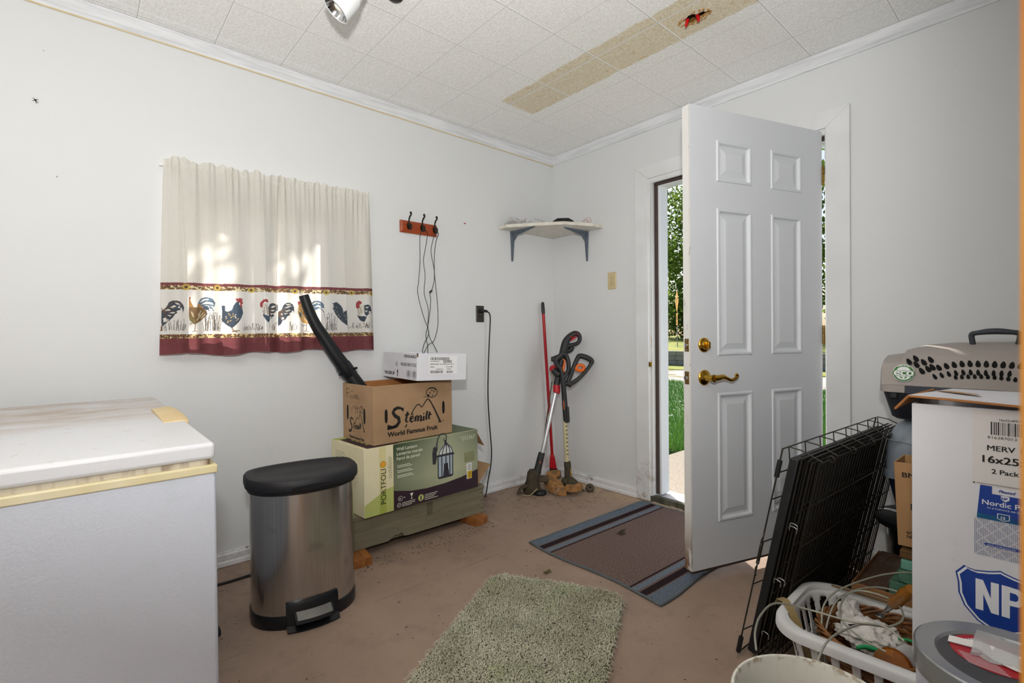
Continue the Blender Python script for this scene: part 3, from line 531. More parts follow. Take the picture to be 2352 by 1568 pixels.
ART = {"art":[["#24384d",0,[[76,432],[94,438],[120,480],[130,506],[154,520],[184,520],[210,512],[232,484],[240,458],[234,430],[226,408],[226,436],[218,462],[208,450],[214,436],[192,434],[180,424],[188,412],[170,398],[162,382],[148,362],[122,336],[100,310],[84,294],[74,294]]],["#efece4",0,[[98,432],[124,446],[144,438],[128,426],[106,424]]],["#efece4",0,[[136,460],[166,480],[180,470],[158,450]]],["#efece4",0,[[130,412],[174,422],[166,406],[144,406]]],["#efece4",0,[[86,360],[102,370],[128,350],[110,330],[88,330]]],["#efece4",0,[[118,392],[148,392],[136,376]]],["#efece4",0,[[168,502],[202,498],[210,482],[184,486]]],["#efece4",0,[[188,460],[210,478],[202,450]]],["#6d4a22",4,[[86,432],[124,470],[150,498]]],["#6d4a22",4,[[86,432],[136,454],[180,460]]],["#6d4a22",4,[[86,426],[132,428],[180,414]]],["#6d4a22",4,[[90,422],[124,396],[158,388]]],["#6d4a22",4,[[88,416],[106,376],[118,346]]],["#6d4a22",4,[[76,452],[90,426]]],["#6d4a22",4,[[138,506],[180,510],[224,478]]],["#6d4a22",0,[[72,298],[82,298],[80,252],[66,250]]],["#a83038",0,[[274,540],[276,558],[280,554],[286,558],[286,538],[280,532]]],["#b07c34",0,[[272,538],[282,532],[294,496],[310,464],[290,456],[272,464]]],["#7a5a2c",0,[[272,464],[308,464],[334,462],[344,492],[362,492],[390,462],[416,436],[422,404],[388,366],[360,338],[318,312],[292,326],[276,348],[270,400]]],["#8d7a45",0,[[270,410],[284,384],[298,364],[324,344],[314,320],[292,326],[276,348],[270,380]]],["#6d8ba3",0,[[340,486],[354,524],[376,550],[410,562],[446,556],[474,534],[484,508],[478,470],[460,482],[436,482],[464,458],[436,458],[404,468],[372,478]]],["#efece4",0,[[354,508],[390,542],[436,550],[428,536],[386,520]]],["#efece4",0,[[372,494],[418,522],[464,512],[474,492],[436,500]]],["#efece4",0,[[390,484],[436,490],[454,470],[418,470]]],["#2f4a63",5,[[344,492],[372,542],[414,560],[460,546],[484,508]]],["#2f4a63",5,[[362,498],[408,532],[464,524],[480,492]]],["#2f4a63",5,[[376,488],[426,496],[458,464],[470,438]]],["#2f4a63",5,[[380,482],[418,468],[436,436]]],["#2f4a63",0,[[384,484],[426,480],[436,448],[412,442],[390,462]]],["#d9cba8",5,[[342,392],[370,434]]],["#d9cba8",5,[[360,380],[388,418]]],["#d9cba8",5,[[370,366],[402,404]]],["#d9cba8",5,[[342,364],[360,402]]],["#d9cba8",5,[[332,348],[352,380]]],["#d9cba8",5,[[298,384],[288,422]]],["#d9cba8",5,[[306,374],[298,412]]],["#b07c34",0,[[334,476],[344,494],[362,492],[384,466],[362,460]]],["#6d4a22",4,[[318,312],[314,274],[312,250]]],["#6d4a22",4,[[312,250],[296,244]]],["#6d4a22",4,[[312,250],[326,246]]],["#6d4a22",4,[[318,314],[300,318],[284,318]]],["#6d4a22",4,[[284,318],[280,308]]],["#2f4a63",0,[[542,494],[560,484],[560,440],[578,430],[612,446],[628,492],[652,526],[678,530],[698,500],[706,466],[714,422],[696,376],[670,336],[634,298],[610,276],[590,292],[572,302],[552,324],[542,340]]],["#24384d",0,[[544,472],[560,428],[598,430],[642,402],[676,370],[666,336],[634,300],[610,276],[572,306],[542,346]]],["#a83038",0,[[646,548],[654,562],[668,554],[678,562],[690,568],[698,556],[712,562],[708,534],[716,516],[700,500],[710,482],[696,472],[688,484],[680,522],[650,536]]],["#efece4",0,[[674,514],[682,520],[688,512],[686,500],[678,498]]],["#efece4",0,[[560,384],[568,390],[574,384],[568,378]]],["#d9b064",0,[[580,412],[588,418],[594,412],[588,406]]],["#d9b064",0,[[590,400],[596,406],[604,400],[598,394]]],["#d9b064",0,[[614,410],[622,416],[628,408],[622,404]]],["#d9b064",0,[[616,390],[622,396],[630,390],[624,384]]],["#efece4",0,[[630,384],[638,392],[644,384],[638,380]]],["#efece4",0,[[636,374],[644,380],[650,374],[644,368]]],["#efece4",0,[[654,364],[662,370],[668,362],[662,358]]],["#d9b064",0,[[560,368],[568,374],[574,366],[568,362]]],["#d9b064",0,[[576,342],[582,348],[590,340],[584,336]]],["#d9b064",0,[[600,378],[608,386],[614,378],[608,372]]],["#d9b064",0,[[644,352],[650,358],[658,350],[652,346]]],["#d9b064",0,[[660,370],[666,376],[674,370],[668,364]]],["#d9b064",0,[[572,330],[578,336],[586,330],[580,324]]],["#d9b064",0,[[594,346],[602,352],[608,346],[602,340]]],["#efece4",0,[[634,402],[642,410],[648,402],[642,396]]],["#7a4f1e",7,[[610,278],[624,248]]],["#7a4f1e",7,[[624,252],[614,240]]],["#7a4f1e",7,[[624,250],[644,254],[672,254]]],["#7a4f1e",7,[[624,248],[652,240]]],["#a83038",0,[[882,548],[890,564],[900,558],[910,566],[922,556],[932,550],[930,530],[916,532],[898,538],[884,520],[878,478],[864,482],[860,510],[866,534]]],["#e2ded4",0,[[886,520],[906,532],[924,514],[932,484],[936,438],[936,392],[908,404],[886,422],[872,448]]],["#8d8478",4,[[894,484],[898,426]]],["#8d8478",4,[[910,496],[920,414]]],["#8d8478",4,[[900,512],[910,484]]],["#8d8478",4,[[924,484],[930,426]]],["#8d8478",4,[[882,448],[892,414]]],["#2f4a63",0,[[882,420],[908,406],[936,392],[942,328],[918,340],[898,368],[884,396]]],["#24384d",0,[[940,484],[958,520],[986,530],[1018,528],[1038,512],[1036,458],[1018,440],[986,420],[1012,412],[976,382],[956,364],[940,332]]],["#efece4",0,[[958,486],[1002,510],[1030,500],[986,480]]],["#efece4",0,[[952,456],[996,464],[1022,458],[984,446]]],["#efece4",0,[[958,428],[1000,426],[968,410]]],["#efece4",0,[[956,392],[978,398],[956,376]]],["#efece4",0,[[950,364],[956,392],[964,376]]],["#6d4a22",4,[[942,462],[986,504],[1030,510]]],["#6d4a22",4,[[942,450],[996,470],[1034,476]]],["#6d4a22",4,[[942,438],[990,434],[1018,438]]],["#6d4a22",4,[[942,426],[968,398],[978,388]]],["#24384d",0,[[1040,440],[1062,466],[1078,512],[1108,534],[1142,536],[1170,522],[1184,486],[1182,424],[1176,454],[1152,462],[1162,444],[1134,432],[1140,414],[1110,396],[1094,366],[1066,354],[1060,330],[1038,300]]],["#efece4",0,[[1078,478],[1124,508],[1164,504],[1118,484]]],["#efece4",0,[[1084,454],[1134,468],[1152,456],[1106,446]]],["#efece4",0,[[1078,430],[1122,434],[1094,416]]],["#efece4",0,[[1054,382],[1078,394],[1082,372],[1060,360]]],["#efece4",0,[[1050,418],[1066,430],[1066,400]]],["#efece4",0,[[1096,520],[1140,524],[1152,516],[1112,510]]],["#6d4a22",4,[[1044,436],[1096,490],[1152,510]]],["#6d4a22",4,[[1044,436],[1106,460],[1162,456]]],["#6d4a22",4,[[1044,430],[1094,430],[1134,420]]],["#6d4a22",4,[[1048,424],[1078,388],[1094,372]]],["#6d4a22",4,[[1044,418],[1060,366]]],["#a83038",0,[[1216,542],[1222,556],[1232,552],[1242,562],[1252,554],[1264,558],[1260,538],[1242,524],[1232,506],[1220,518]]],["#c99545",0,[[1224,512],[1238,530],[1268,526],[1302,472],[1344,460],[1366,424],[1360,352],[1336,326],[1288,332],[1254,350],[1230,392],[1216,440]]],["#8d5b22",0,[[1278,448],[1320,448],[1354,400],[1348,358],[1306,368],[1290,398]]],["#d9cba8",6,[[1226,464],[1260,434],[1266,398]]],["#d9cba8",6,[[1232,434],[1254,398],[1276,362]]],["#d9cba8",6,[[1244,494],[1278,460]]],["#d9cba8",6,[[1266,422],[1300,380],[1324,350]]],["#2f4a63",0,[[1226,442],[1254,438],[1260,392],[1236,398]]],["#6d8ba3",0,[[1350,522],[1374,554],[1424,570],[1460,564],[1484,534],[1490,490],[1446,500],[1422,476],[1386,468],[1368,486]]],["#efece4",0,[[1362,528],[1410,556],[1466,544],[1422,538]]],["#efece4",0,[[1386,498],[1434,526],[1478,508],[1434,506]]],["#2f4a63",5,[[1354,516],[1386,560],[1436,568],[1484,526]]],["#2f4a63",5,[[1368,498],[1422,544],[1484,502]]],["#2f4a63",5,[[1380,486],[1434,500],[1470,476],[1486,446]]],["#b07c34",0,[[1368,492],[1404,468],[1422,414],[1384,420],[1356,468]]],["#6d4a22",4,[[1318,324],[1314,250]]],["#6d4a22",4,[[1314,250],[1294,248]]],["#6d4a22",4,[[1314,254],[1334,244]]],["#6d4a22",4,[[1318,314],[1288,308],[1258,314]]],["#6d4a22",4,[[1288,308],[1274,292]]],["#24384d",0,[[1574,548],[1604,554],[1622,566],[1648,552],[1674,528],[1692,496],[1698,458],[1726,472],[1744,498],[1740,306],[1710,330],[1678,356],[1640,400],[1614,430],[1596,468],[1578,498],[1602,512],[1578,518],[1596,530]]],["#d9c38a",0,[[1622,506],[1628,512],[1634,506],[1630,502]]],["#d9c38a",0,[[1640,424],[1646,430],[1652,424],[1648,420]]],["#d9c38a",0,[[1628,456],[1634,462],[1640,456],[1634,452]]],["#d9c38a",0,[[1700,426],[1706,432],[1710,426],[1706,420]]],["#d9c38a",0,[[1712,408],[1718,412],[1724,406],[1718,402]]],["#d9c38a",0,[[1718,376],[1724,380],[1730,374],[1724,370]]],["#d9c38a",0,[[1678,368],[1684,374],[1690,368],[1686,364]]],["#d9c38a",0,[[1692,452],[1698,456],[1704,450],[1700,446]]],["#d9c38a",0,[[1726,420],[1732,426],[1738,420],[1732,416]]],["#d9c38a",0,[[1604,474],[1608,480],[1614,474],[1610,470]]],["#d9c38a",0,[[1660,406],[1666,412],[1672,406],[1666,402]]],["#e2ddd0",0,[[1890,548],[1922,542],[1930,476],[1906,418],[1872,432],[1866,482]]],["#7c7264",4,[[1880,488],[1892,436]]],["#7c7264",4,[[1900,516],[1914,450]]],["#a83038",0,[[1852,550],[1864,576],[1878,582],[1888,594],[1904,584],[1920,578],[1916,556],[1894,544],[1896,516],[1874,494],[1856,514]]],["#24384d",0,[[1868,430],[1898,418],[1954,412],[1928,350],[1898,372],[1876,408]]],["#24384d",0,[[1926,536],[1970,548],[2004,532],[2024,492],[2018,432],[2004,476],[1968,464],[1990,452],[1954,418],[1932,438]]],["#efece4",0,[[1932,516],[1984,524],[1962,504]]],["#efece4",0,[[1934,476],[1968,484],[1948,458]]],["#3a3a3c",2.4,[[130,256],[128,292],[126,320]]],["#4a2f22",0,[[126,326],[130,320],[126,314],[124,320]]],["#4d3b2c",2.4,[[94,252],[90,304],[86,340]]],["#4d3b2c",1.6,[[228,254],[230,290],[234,318]]],["#4d3b2c",2.4,[[176,252],[180,300],[184,334]]],["#4a2f22",0,[[184,340],[186,334],[184,328],[180,334]]],["#3a3a3c",2,[[218,260],[216,304],[212,340]]],["#6f6255",1.6,[[242,262],[248,288],[254,312]]],["#3a3a3c",2.4,[[108,256],[104,276],[98,294]]],["#3a3a3c",2.4,[[160,258],[162,304],[164,340]]],["#4a2f22",0,[[164,346],[166,340],[164,334],[160,340]]],["#6f6255",2.4,[[146,264],[140,308],[130,346]]],["#3a3a3c",2.4,[[206,258],[206,284],[208,308]]],["#4d3b2c",2.4,[[194,252],[192,310],[188,350]]],["#4d3b2c",2,[[106,250],[106,302],[104,338]]],["#4d3b2c",2.4,[[234,254],[236,274],[238,288]]],["#4d3b2c",1.6,[[236,254],[236,310],[238,352]]],["#4a2f22",0,[[238,356],[240,352],[236,344],[234,352]]],["#6f6255",1.6,[[178,258],[186,308],[196,348]]],["#4d3b2c",2,[[252,262],[250,286],[248,308]]],["#3a3a3c",2.4,[[234,258],[240,286],[248,312]]],["#3a3a3c",2,[[224,254],[226,282],[230,304]]],["#6f6255",2,[[134,264],[132,284],[128,306]]],["#4a2f22",0,[[128,310],[132,306],[128,300],[126,306]]],["#3a3a3c",2,[[192,254],[186,296],[178,328]]],["#4d3b2c",2.4,[[440,254],[444,342],[452,404]]],["#4a2f22",0,[[452,410],[454,404],[450,398],[448,404]]],["#3a3a3c",2,[[442,250],[440,336],[436,394]]],["#4a2f22",0,[[436,400],[440,394],[436,388],[434,394]]],["#6f6255",1.6,[[498,248],[496,352],[490,424]]],["#3a3a3c",1.6,[[486,258],[488,298],[488,332]]],["#3a3a3c",2,[[486,250],[482,338],[472,398]]],["#4d3b2c",2.4,[[422,250],[430,348],[442,418]]],["#4a2f22",0,[[442,422],[444,418],[442,412],[438,418]]],["#4d3b2c",1.6,[[470,254],[476,308],[482,350]]],["#6f6255",2.4,[[508,258],[516,332],[524,390]]],["#4a2f22",0,[[524,394],[528,390],[524,382],[520,390]]],["#3a3a3c",2,[[478,258],[478,332],[476,390]]],["#4d3b2c",1.6,[[480,258],[482,310],[484,352]]],["#4a2f22",0,[[484,358],[488,352],[484,346],[480,352]]],["#3a3a3c",2.4,[[458,252],[460,352],[464,422]]],["#4a2f22",0,[[464,426],[468,422],[464,414],[462,422]]],["#3a3a3c",2.4,[[496,260],[500,352],[504,422]]],["#6f6255",1.6,[[422,248],[424,292],[426,324]]],["#4a2f22",0,[[426,328],[430,324],[426,318],[424,324]]],["#6f6255",1.6,[[518,254],[526,342],[536,406]]],["#4d3b2c",2,[[408,254],[404,326],[400,378]]],["#4a2f22",0,[[400,384],[402,378],[400,372],[396,378]]],["#3a3a3c",1.6,[[520,252],[514,296],[506,330]]],["#4d3b2c",2,[[418,250],[424,328],[432,382]]],["#3a3a3c",2,[[504,254],[498,350],[488,420]]],["#4a2f22",0,[[488,426],[490,420],[488,414],[484,420]]],["#6f6255",2,[[428,246],[430,308],[432,348]]],["#4d3b2c",2,[[392,246],[386,292],[378,322]]],["#6f6255",1.6,[[510,248],[512,294],[512,326]]],["#4d3b2c",2,[[482,260],[480,332],[478,390]]],["#4a2f22",0,[[478,396],[482,390],[478,384],[474,390]]],["#4d3b2c",1.6,[[468,254],[468,342],[466,406]]],["#4d3b2c",2,[[476,256],[474,348],[474,416]]],["#4a2f22",0,[[474,420],[476,416],[474,408],[470,414]]],["#3a3a3c",1.6,[[478,252],[478,346],[474,412]]],["#4a2f22",0,[[474,418],[478,412],[474,406],[470,412]]],["#6f6255",1.6,[[466,250],[460,340],[452,404]]],["#6f6255",2.4,[[522,248],[530,316],[540,364]]],["#4a2f22",0,[[540,370],[544,364],[540,358],[536,364]]],["#6f6255",2.4,[[506,256],[512,340],[522,400]]],["#6f6255",2,[[466,248],[470,350],[476,418]]],["#4a2f22",0,[[476,424],[480,418],[476,412],[472,418]]],["#4d3b2c",2,[[404,258],[410,294],[418,328]]],["#3a3a3c",2.4,[[408,260],[412,352],[416,422]]],["#4a2f22",0,[[416,426],[420,422],[416,414],[414,422]]],["#3a3a3c",1.6,[[404,256],[406,362],[408,440]]],["#3a3a3c",1.6,[[404,250],[406,330],[408,384]]],["#4a2f22",0,[[408,390],[412,384],[408,378],[406,384]]],["#6f6255",2.4,[[416,250],[418,306],[422,346]]],["#3a3a3c",2,[[764,260],[758,280],[748,296]]],["#3a3a3c",2.4,[[874,266],[874,280],[876,296]]],["#4d3b2c",2.4,[[730,256],[738,280],[748,296]]],["#4d3b2c",1.6,[[826,258],[828,294],[830,320]]],["#4a2f22",0,[[830,324],[834,320],[830,312],[826,320]]],["#3a3a3c",2,[[794,270],[800,294],[808,318]]],["#6f6255",2,[[854,268],[856,286],[858,304]]],["#4a2f22",0,[[858,310],[862,304],[858,298],[854,304]]],["#6f6255",2,[[788,260],[782,280],[774,294]]],["#3a3a3c",2.4,[[728,258],[728,294],[728,320]]],["#3a3a3c",2,[[848,258],[848,284],[848,302]]],["#4d3b2c",2.4,[[858,266],[866,270],[876,282]]],["#4a2f22",0,[[876,286],[880,282],[876,274],[872,282]]],["#6f6255",2.4,[[742,258],[748,276],[758,290]]],["#4d3b2c",2,[[854,260],[850,294],[844,318]]],["#4a2f22",0,[[844,324],[848,318],[844,310],[840,318]]],["#6f6255",2,[[844,256],[840,272],[834,284]]],["#6f6255",1.6,[[822,262],[818,270],[814,280]]],["#4a2f22",0,[[814,284],[818,280],[814,272],[812,280]]],["#3a3a3c",2,[[806,260],[804,294],[802,320]]],["#4a2f22",0,[[802,326],[806,320],[802,312],[798,320]]],["#6f6255",2.4,[[778,258],[780,280],[780,298]]],["#3a3a3c",2,[[840,266],[836,290],[830,312]]],["#4a2f22",0,[[830,316],[834,312],[830,304],[828,312]]],["#3a3a3c",2,[[870,258],[870,278],[872,294]]],["#3a3a3c",2.4,[[714,258],[718,276],[724,290]]],["#6f6255",2.4,[[730,258],[736,278],[748,294]]],["#4a2f22",0,[[748,300],[750,294],[746,288],[744,294]]],["#3a3a3c",1.6,[[762,260],[764,288],[766,310]]],["#3a3a3c",2.4,[[758,258],[750,274],[740,286]]],["#6f6255",1.6,[[1006,254],[1002,286],[996,308]]],["#4a2f22",0,[[996,314],[1000,308],[996,300],[992,308]]],["#6f6255",2,[[982,266],[988,282],[994,302]]],["#4d3b2c",2.4,[[1012,256],[1012,276],[1012,290]]],["#4a2f22",0,[[1012,296],[1016,290],[1012,284],[1008,290]]],["#4d3b2c",2.4,[[944,264],[950,300],[954,332]]],["#3a3a3c",2,[[1006,262],[1010,304],[1018,336]]],["#6f6255",2,[[986,258],[982,278],[972,296]]],["#4a2f22",0,[[972,302],[976,296],[972,290],[968,296]]],["#6f6255",2.4,[[1012,258],[1020,306],[1032,340]]],["#3a3a3c",2.4,[[982,260],[986,292],[992,318]]],["#4a2f22",0,[[992,324],[996,318],[992,312],[988,318]]],["#4d3b2c",2.4,[[996,260],[1000,276],[1006,292]]],["#3a3a3c",2,[[1148,264],[1144,304],[1136,340]]],["#4a2f22",0,[[1136,346],[1140,340],[1136,332],[1132,340]]],["#6f6255",2.4,[[1156,262],[1150,300],[1142,332]]],["#6f6255",2,[[1134,258],[1134,298],[1134,328]]],["#3a3a3c",1.6,[[1206,262],[1200,300],[1190,334]]],["#4d3b2c",2,[[1194,264],[1200,286],[1210,310]]],["#6f6255",1.6,[[1150,252],[1156,286],[1164,308]]],["#6f6255",2,[[1166,254],[1158,292],[1146,318]]],["#4d3b2c",1.6,[[1172,258],[1170,302],[1168,338]]],["#3a3a3c",1.6,[[1162,256],[1164,288],[1164,312]]],["#3a3a3c",1.6,[[1154,254],[1160,288],[1170,312]]],["#4a2f22",0,[[1170,318],[1174,312],[1170,304],[1166,312]]],["#4d3b2c",1.6,[[1182,252],[1184,292],[1188,322]]],["#6f6255",2.4,[[1148,256],[1146,306],[1144,344]]],["#4d3b2c",2,[[1526,254],[1526,294],[1528,324]]],["#4d3b2c",2.4,[[1516,260],[1514,340],[1510,398]]],["#4a2f22",0,[[1510,406],[1516,398],[1510,392],[1506,398]]],["#6f6255",2.4,[[1622,258],[1630,366],[1640,442]]],["#4a2f22",0,[[1640,448],[1644,442],[1640,434],[1636,442]]],["#4d3b2c",2,[[1600,252],[1598,340],[1596,402]]],["#4d3b2c",2.4,[[1572,250],[1562,292],[1550,320]]],["#4a2f22",0,[[1550,326],[1554,320],[1550,312],[1544,320]]],["#4d3b2c",2,[[1502,264],[1512,342],[1524,402]]],["#6f6255",2.4,[[1558,256],[1562,318],[1566,364]]],["#6f6255",2,[[1546,252],[1542,366],[1534,440]]],["#3a3a3c",2,[[1564,264],[1564,352],[1562,420]]],["#6f6255",2,[[1566,258],[1566,364],[1562,438]]],["#3a3a3c",2.4,[[1558,262],[1552,312],[1542,354]]],["#4d3b2c",1.6,[[1618,264],[1612,296],[1602,326]]],["#3a3a3c",2.4,[[1582,252],[1578,300],[1570,332]]],["#6f6255",1.6,[[1554,266],[1560,360],[1568,436]]],["#4a2f22",0,[[1568,442],[1572,436],[1568,428],[1564,434]]],["#3a3a3c",2,[[1546,256],[1540,366],[1530,442]]],["#4a2f22",0,[[1530,448],[1534,442],[1530,434],[1526,442]]],["#4d3b2c",1.6,[[1580,264],[1572,310],[1558,350]]],["#4d3b2c",2.4,[[1498,264],[1508,310],[1522,348]]],["#3a3a3c",2,[[1596,264],[1604,338],[1612,398]]],["#4a2f22",0,[[1614,404],[1618,398],[1612,390],[1608,398]]],["#4d3b2c",1.6,[[1506,264],[1500,356],[1488,424]]],["#4a2f22",0,[[1488,430],[1494,424],[1488,416],[1484,424]]],["#4d3b2c",2.4,[[1612,264],[1610,300],[1610,332]]],["#6f6255",2.4,[[1578,256],[1586,352],[1600,418]]],["#6f6255",2.4,[[1510,254],[1514,356],[1516,426]]],["#4a2f22",0,[[1516,432],[1522,426],[1516,418],[1512,426]]],["#4d3b2c",1.6,[[1534,258],[1532,342],[1528,402]]],["#4d3b2c",1.6,[[1584,260],[1590,320],[1600,368]]],["#4a2f22",0,[[1600,374],[1604,368],[1600,360],[1596,368]]],["#6f6255",1.6,[[1880,278],[1876,292],[1866,304]]],["#3a3a3c",2.4,[[1866,286],[1860,296],[1852,310]]],["#6f6255",2,[[1812,284],[1822,316],[1836,342]]],["#4d3b2c",1.6,[[1840,280],[1850,292],[1866,302]]],["#4a2f22",0,[[1866,308],[1870,302],[1866,294],[1860,302]]],["#6f6255",2.4,[[1770,276],[1760,304],[1746,322]]],["#4a2f22",0,[[1748,328],[1752,322],[1746,314],[1742,322]]],["#4d3b2c",2,[[1824,288],[1824,292],[1822,302]]],["#4a2f22",0,[[1822,308],[1828,302],[1822,294],[1818,302]]],["#4d3b2c",2.4,[[1816,280],[1816,314],[1814,340]]],["#4a2f22",0,[[1814,346],[1820,340],[1814,332],[1810,340]]],["#4d3b2c",2,[[1806,284],[1808,312],[1814,336]]],["#6f6255",2,[[1908,282],[1918,298],[1932,310]]],["#3a3a3c",1.6,[[1802,276],[1808,312],[1818,336]]],["#4d3b2c",2,[[1770,280],[1778,292],[1794,300]]],["#6f6255",1.6,[[1902,280],[1902,300],[1906,318]]],["#4a2f22",0,[[1906,324],[1910,318],[1904,310],[1900,318]]],["#4d3b2c",2,[[1892,284],[1894,314],[1898,338]]],["#4a2f22",0,[[1898,344],[1902,338],[1898,330],[1892,338]]],["#4d3b2c",1.6,[[1876,278],[1870,302],[1862,318]]],["#4d3b2c",2.4,[[1854,292],[1862,314],[1872,342]]],["#3a3a3c",1.6,[[1872,278],[1880,304],[1892,324]]],["#4a2f22",0,[[1892,330],[1896,324],[1892,316],[1886,324]]],["#6f6255",2.4,[[1934,284],[1942,318],[1956,346]]],["#6f6255",1.6,[[2034,286],[2034,330],[2036,366]]],["#4a2f22",0,[[2036,372],[2040,366],[2036,358],[2030,366]]],["#4d3b2c",2,[[1940,284],[1948,300],[1958,316]]],["#3a3a3c",2,[[1964,280],[1960,304],[1952,322]]],["#4a2f22",0,[[1952,330],[1958,322],[1952,316],[1948,322]]],["#6f6255",2.4,[[1936,292],[1930,312],[1922,336]]],["#4a2f22",0,[[1922,342],[1926,336],[1922,328],[1916,336]]],["#4d3b2c",2.4,[[1968,282],[1960,316],[1948,342]]],["#4d3b2c",2.4,[[1962,286],[1954,310],[1940,332]]],["#6f6255",2,[[1968,282],[1972,308],[1978,328]]],["#4a2f22",0,[[1978,336],[1982,328],[1978,320],[1972,328]]],["#3a3a3c",1.6,[[1936,282],[1938,306],[1942,326]]],["#4d3b2c",2.4,[[1980,288],[1980,328],[1982,360]]],["#4d3b2c",2.4,[[2020,294],[2024,324],[2028,358]]],["#4a2f22",0,[[2028,364],[2032,358],[2028,350],[2024,358]]],["#3a3a3c",1.6,[[1962,286],[1958,312],[1950,336]]],["#4a2f22",0,[[1950,342],[1956,336],[1950,328],[1946,336]]],["#4d3b2c",2,[[2046,288],[2054,302],[2068,318]]],["#3a3a3c",1.6,[[2008,280],[1998,300],[1984,316]]],["#4d3b2c",2,[[1946,286],[1948,300],[1948,316]]],["#4d3b2c",1.6,[[1982,278],[1972,302],[1956,318]]],["#4a2f22",0,[[1956,324],[1962,318],[1956,310],[1952,318]]]],"sf":[[256,646],[506,654],[794,648],[1192,656],[1510,660],[1804,674],[2034,676]],"bands":[[1.34,1.366],[1.328,1.351],[1.309,1.329],[1.11,1.118],[1.092,1.098],[1.02,1.022]],"pl":[-2.425,-2.29,-2.091,-2.04,-1.689,-1.604]}
def curtain_colors(yy, zz):
    """printed dye of the cloth at every mesh point: bands, animal-print borders, sunflowers, roosters and grasses"""
    n = len(yy); col = np.empty((n, 3)); col[:] = lin('#efece5')[:3]
    B_ = ART['bands']; t = (yy+2.5)/.96; ed = [b[0]+(b[1]-b[0])*t for b in B_]
    inb = (zz < ed[2]) & (zz > ed[3]); col[inb] = lin('#f2f0ec')[:3]
    u = (yy+2.56)*2000; v = (zz-1.0)*2000
    def paint(mask, c, a=1.0):
        cc = np.array(lin(c)[:3]); col[mask] = col[mask]*(1-a)+cc*a
    for c, wd, P in ART['art']:
        P = np.array(P, float); x0, y0 = P.min(0)-4; x1, y1 = P.max(0)+4
        idx = np.where((u > x0) & (u < x1) & (v > y0) & (v < y1))[0]
        if not len(idx): continue
        a, b = u[idx], v[idx]; cc = np.array(lin(c)[:3])
        if wd == 0:
            ins = np.zeros(len(idx), bool); j = len(P)-1
            for i in range(len(P)):
                xi, yi = P[i]; xj, yj = P[j]
                with np.errstate(divide='ignore', invalid='ignore'):
                    cr = ((yi > b) != (yj > b)) & (a < (xj-xi)*(b-yi)/(yj-yi+1e-12)+xi)
                ins ^= cr; j = i
            col[idx[ins]] = cc
        else:
            al = np.zeros(len(idx))
            for i in range(len(P)-1):
                d = P[i+1]-P[i]; L2 = d@d+1e-9; tt = np.clip(((a-P[i][0])*d[0]+(b-P[i][1])*d[1])/L2, 0, 1)
                ds = np.hypot(a-P[i][0]-tt*d[0], b-P[i][1]-tt*d[1]); al = np.maximum(al, np.clip(wd*.75+.9-ds, 0, 1))
            al = (al*.85)[:, None]; col[idx] = col[idx]*(1-al)+cc*al
    rs = np.random.RandomState(5)
    bands = [(1, 2), (3, 4)]
    for hi, lo in bands:
        mk = (zz < ed[hi]) & (zz > ed[lo]); col[mk] = lin('#e5cf93' if hi == 3 else '#ecdcb0')[:3]
        for k in range(330):
            cy = -2.54+rs.rand()*1.03; tt = (cy+2.5)/.96
            zt = B_[hi][0]+(B_[hi][1]-B_[hi][0])*tt; zb = B_[lo][0]+(B_[lo][1]-B_[lo][0])*tt
            cz = zb+rs.rand()*(zt-zb); r = .0032+.0025*rs.rand()
            idx = np.where((abs(yy-cy) < r*1.6) & (abs(zz-cz) < r*1.3))[0]
            if not len(idx): continue
            dd = np.hypot((yy[idx]-cy)/1.4, zz[idx]-cz)/r; th = np.arctan2(zz[idx]-cz, yy[idx]-cy+1e-9)
            ring = (dd < 1) & (dd > .5) & (np.sin(th*2+k) > -.6); keep = (zz[idx] < zt) & (zz[idx] > zb)
            col[idx[ring & keep]] = lin('#3a2112')[:3]; col[idx[(dd <= .5) & keep]] = lin('#a5702c')[:3]
    mk = (zz < ed[0]) & (zz > ed[1]); paint(mk, '#7c2b36')
    mk = zz < ed[4]; paint(mk, '#7a2733')
    mk = (zz < ed[4]-.031) & (zz > ed[4]-.0325); paint(mk, '#5f1d28')
    for x, y in ART['sf']:
        a, b = u-x, v-y; r = np.hypot(a, b); th = np.arctan2(b, a)
        paint(r < 27+5*np.sin(th*13), '#dfc056'); paint((r < 27+5*np.sin(th*13)) & (np.sin(th*13) < -.5), '#a98a2d'); paint(r < 11, '#43281b')
    return col
g = G('printed_cotton'); at = nd(g.t, 'ShaderNodeVertexColor'); at.layer_name = 'print'
wv = g.noise(260, 2, stretch=(1, 1, .12)); wh_ = g.noise(260, 2, stretch=(.12, .12, 1))
c = g.mix(.10, at.outputs[0], g.mix(g.mth('MULTIPLY', wv, 1), '#ffffff', '#8d8578'))
df = nd(g.t, 'ShaderNodeBsdfDiffuse'); tl = nd(g.t, 'ShaderNodeBsdfTranslucent'); g.L(c, df.inputs[0]); g.L(c, tl.inputs[0])
mx_ = nd(g.t, 'ShaderNodeMixShader'); mx_.inputs[0].default_value = .48; g.L(df.outputs[0], mx_.inputs[1]); g.L(tl.outputs[0], mx_.inputs[2])
bp = nd(g.t, 'ShaderNodeBump'); bp.inputs['Strength'].default_value = .25; bp.inputs['Distance'].default_value = .0015
g.L(g.mth('ADD', wv, wh_), bp.inputs['Height']); g.L(bp.outputs[0], df.inputs['Normal'])
g.L(mx_.outputs[0], g.t.nodes['Material Output'].inputs[0]); M_COTTON = g.m
PL = ART['pl']
def hash1(k): return (math.sin(k*127.1)*43758.5453) % 1
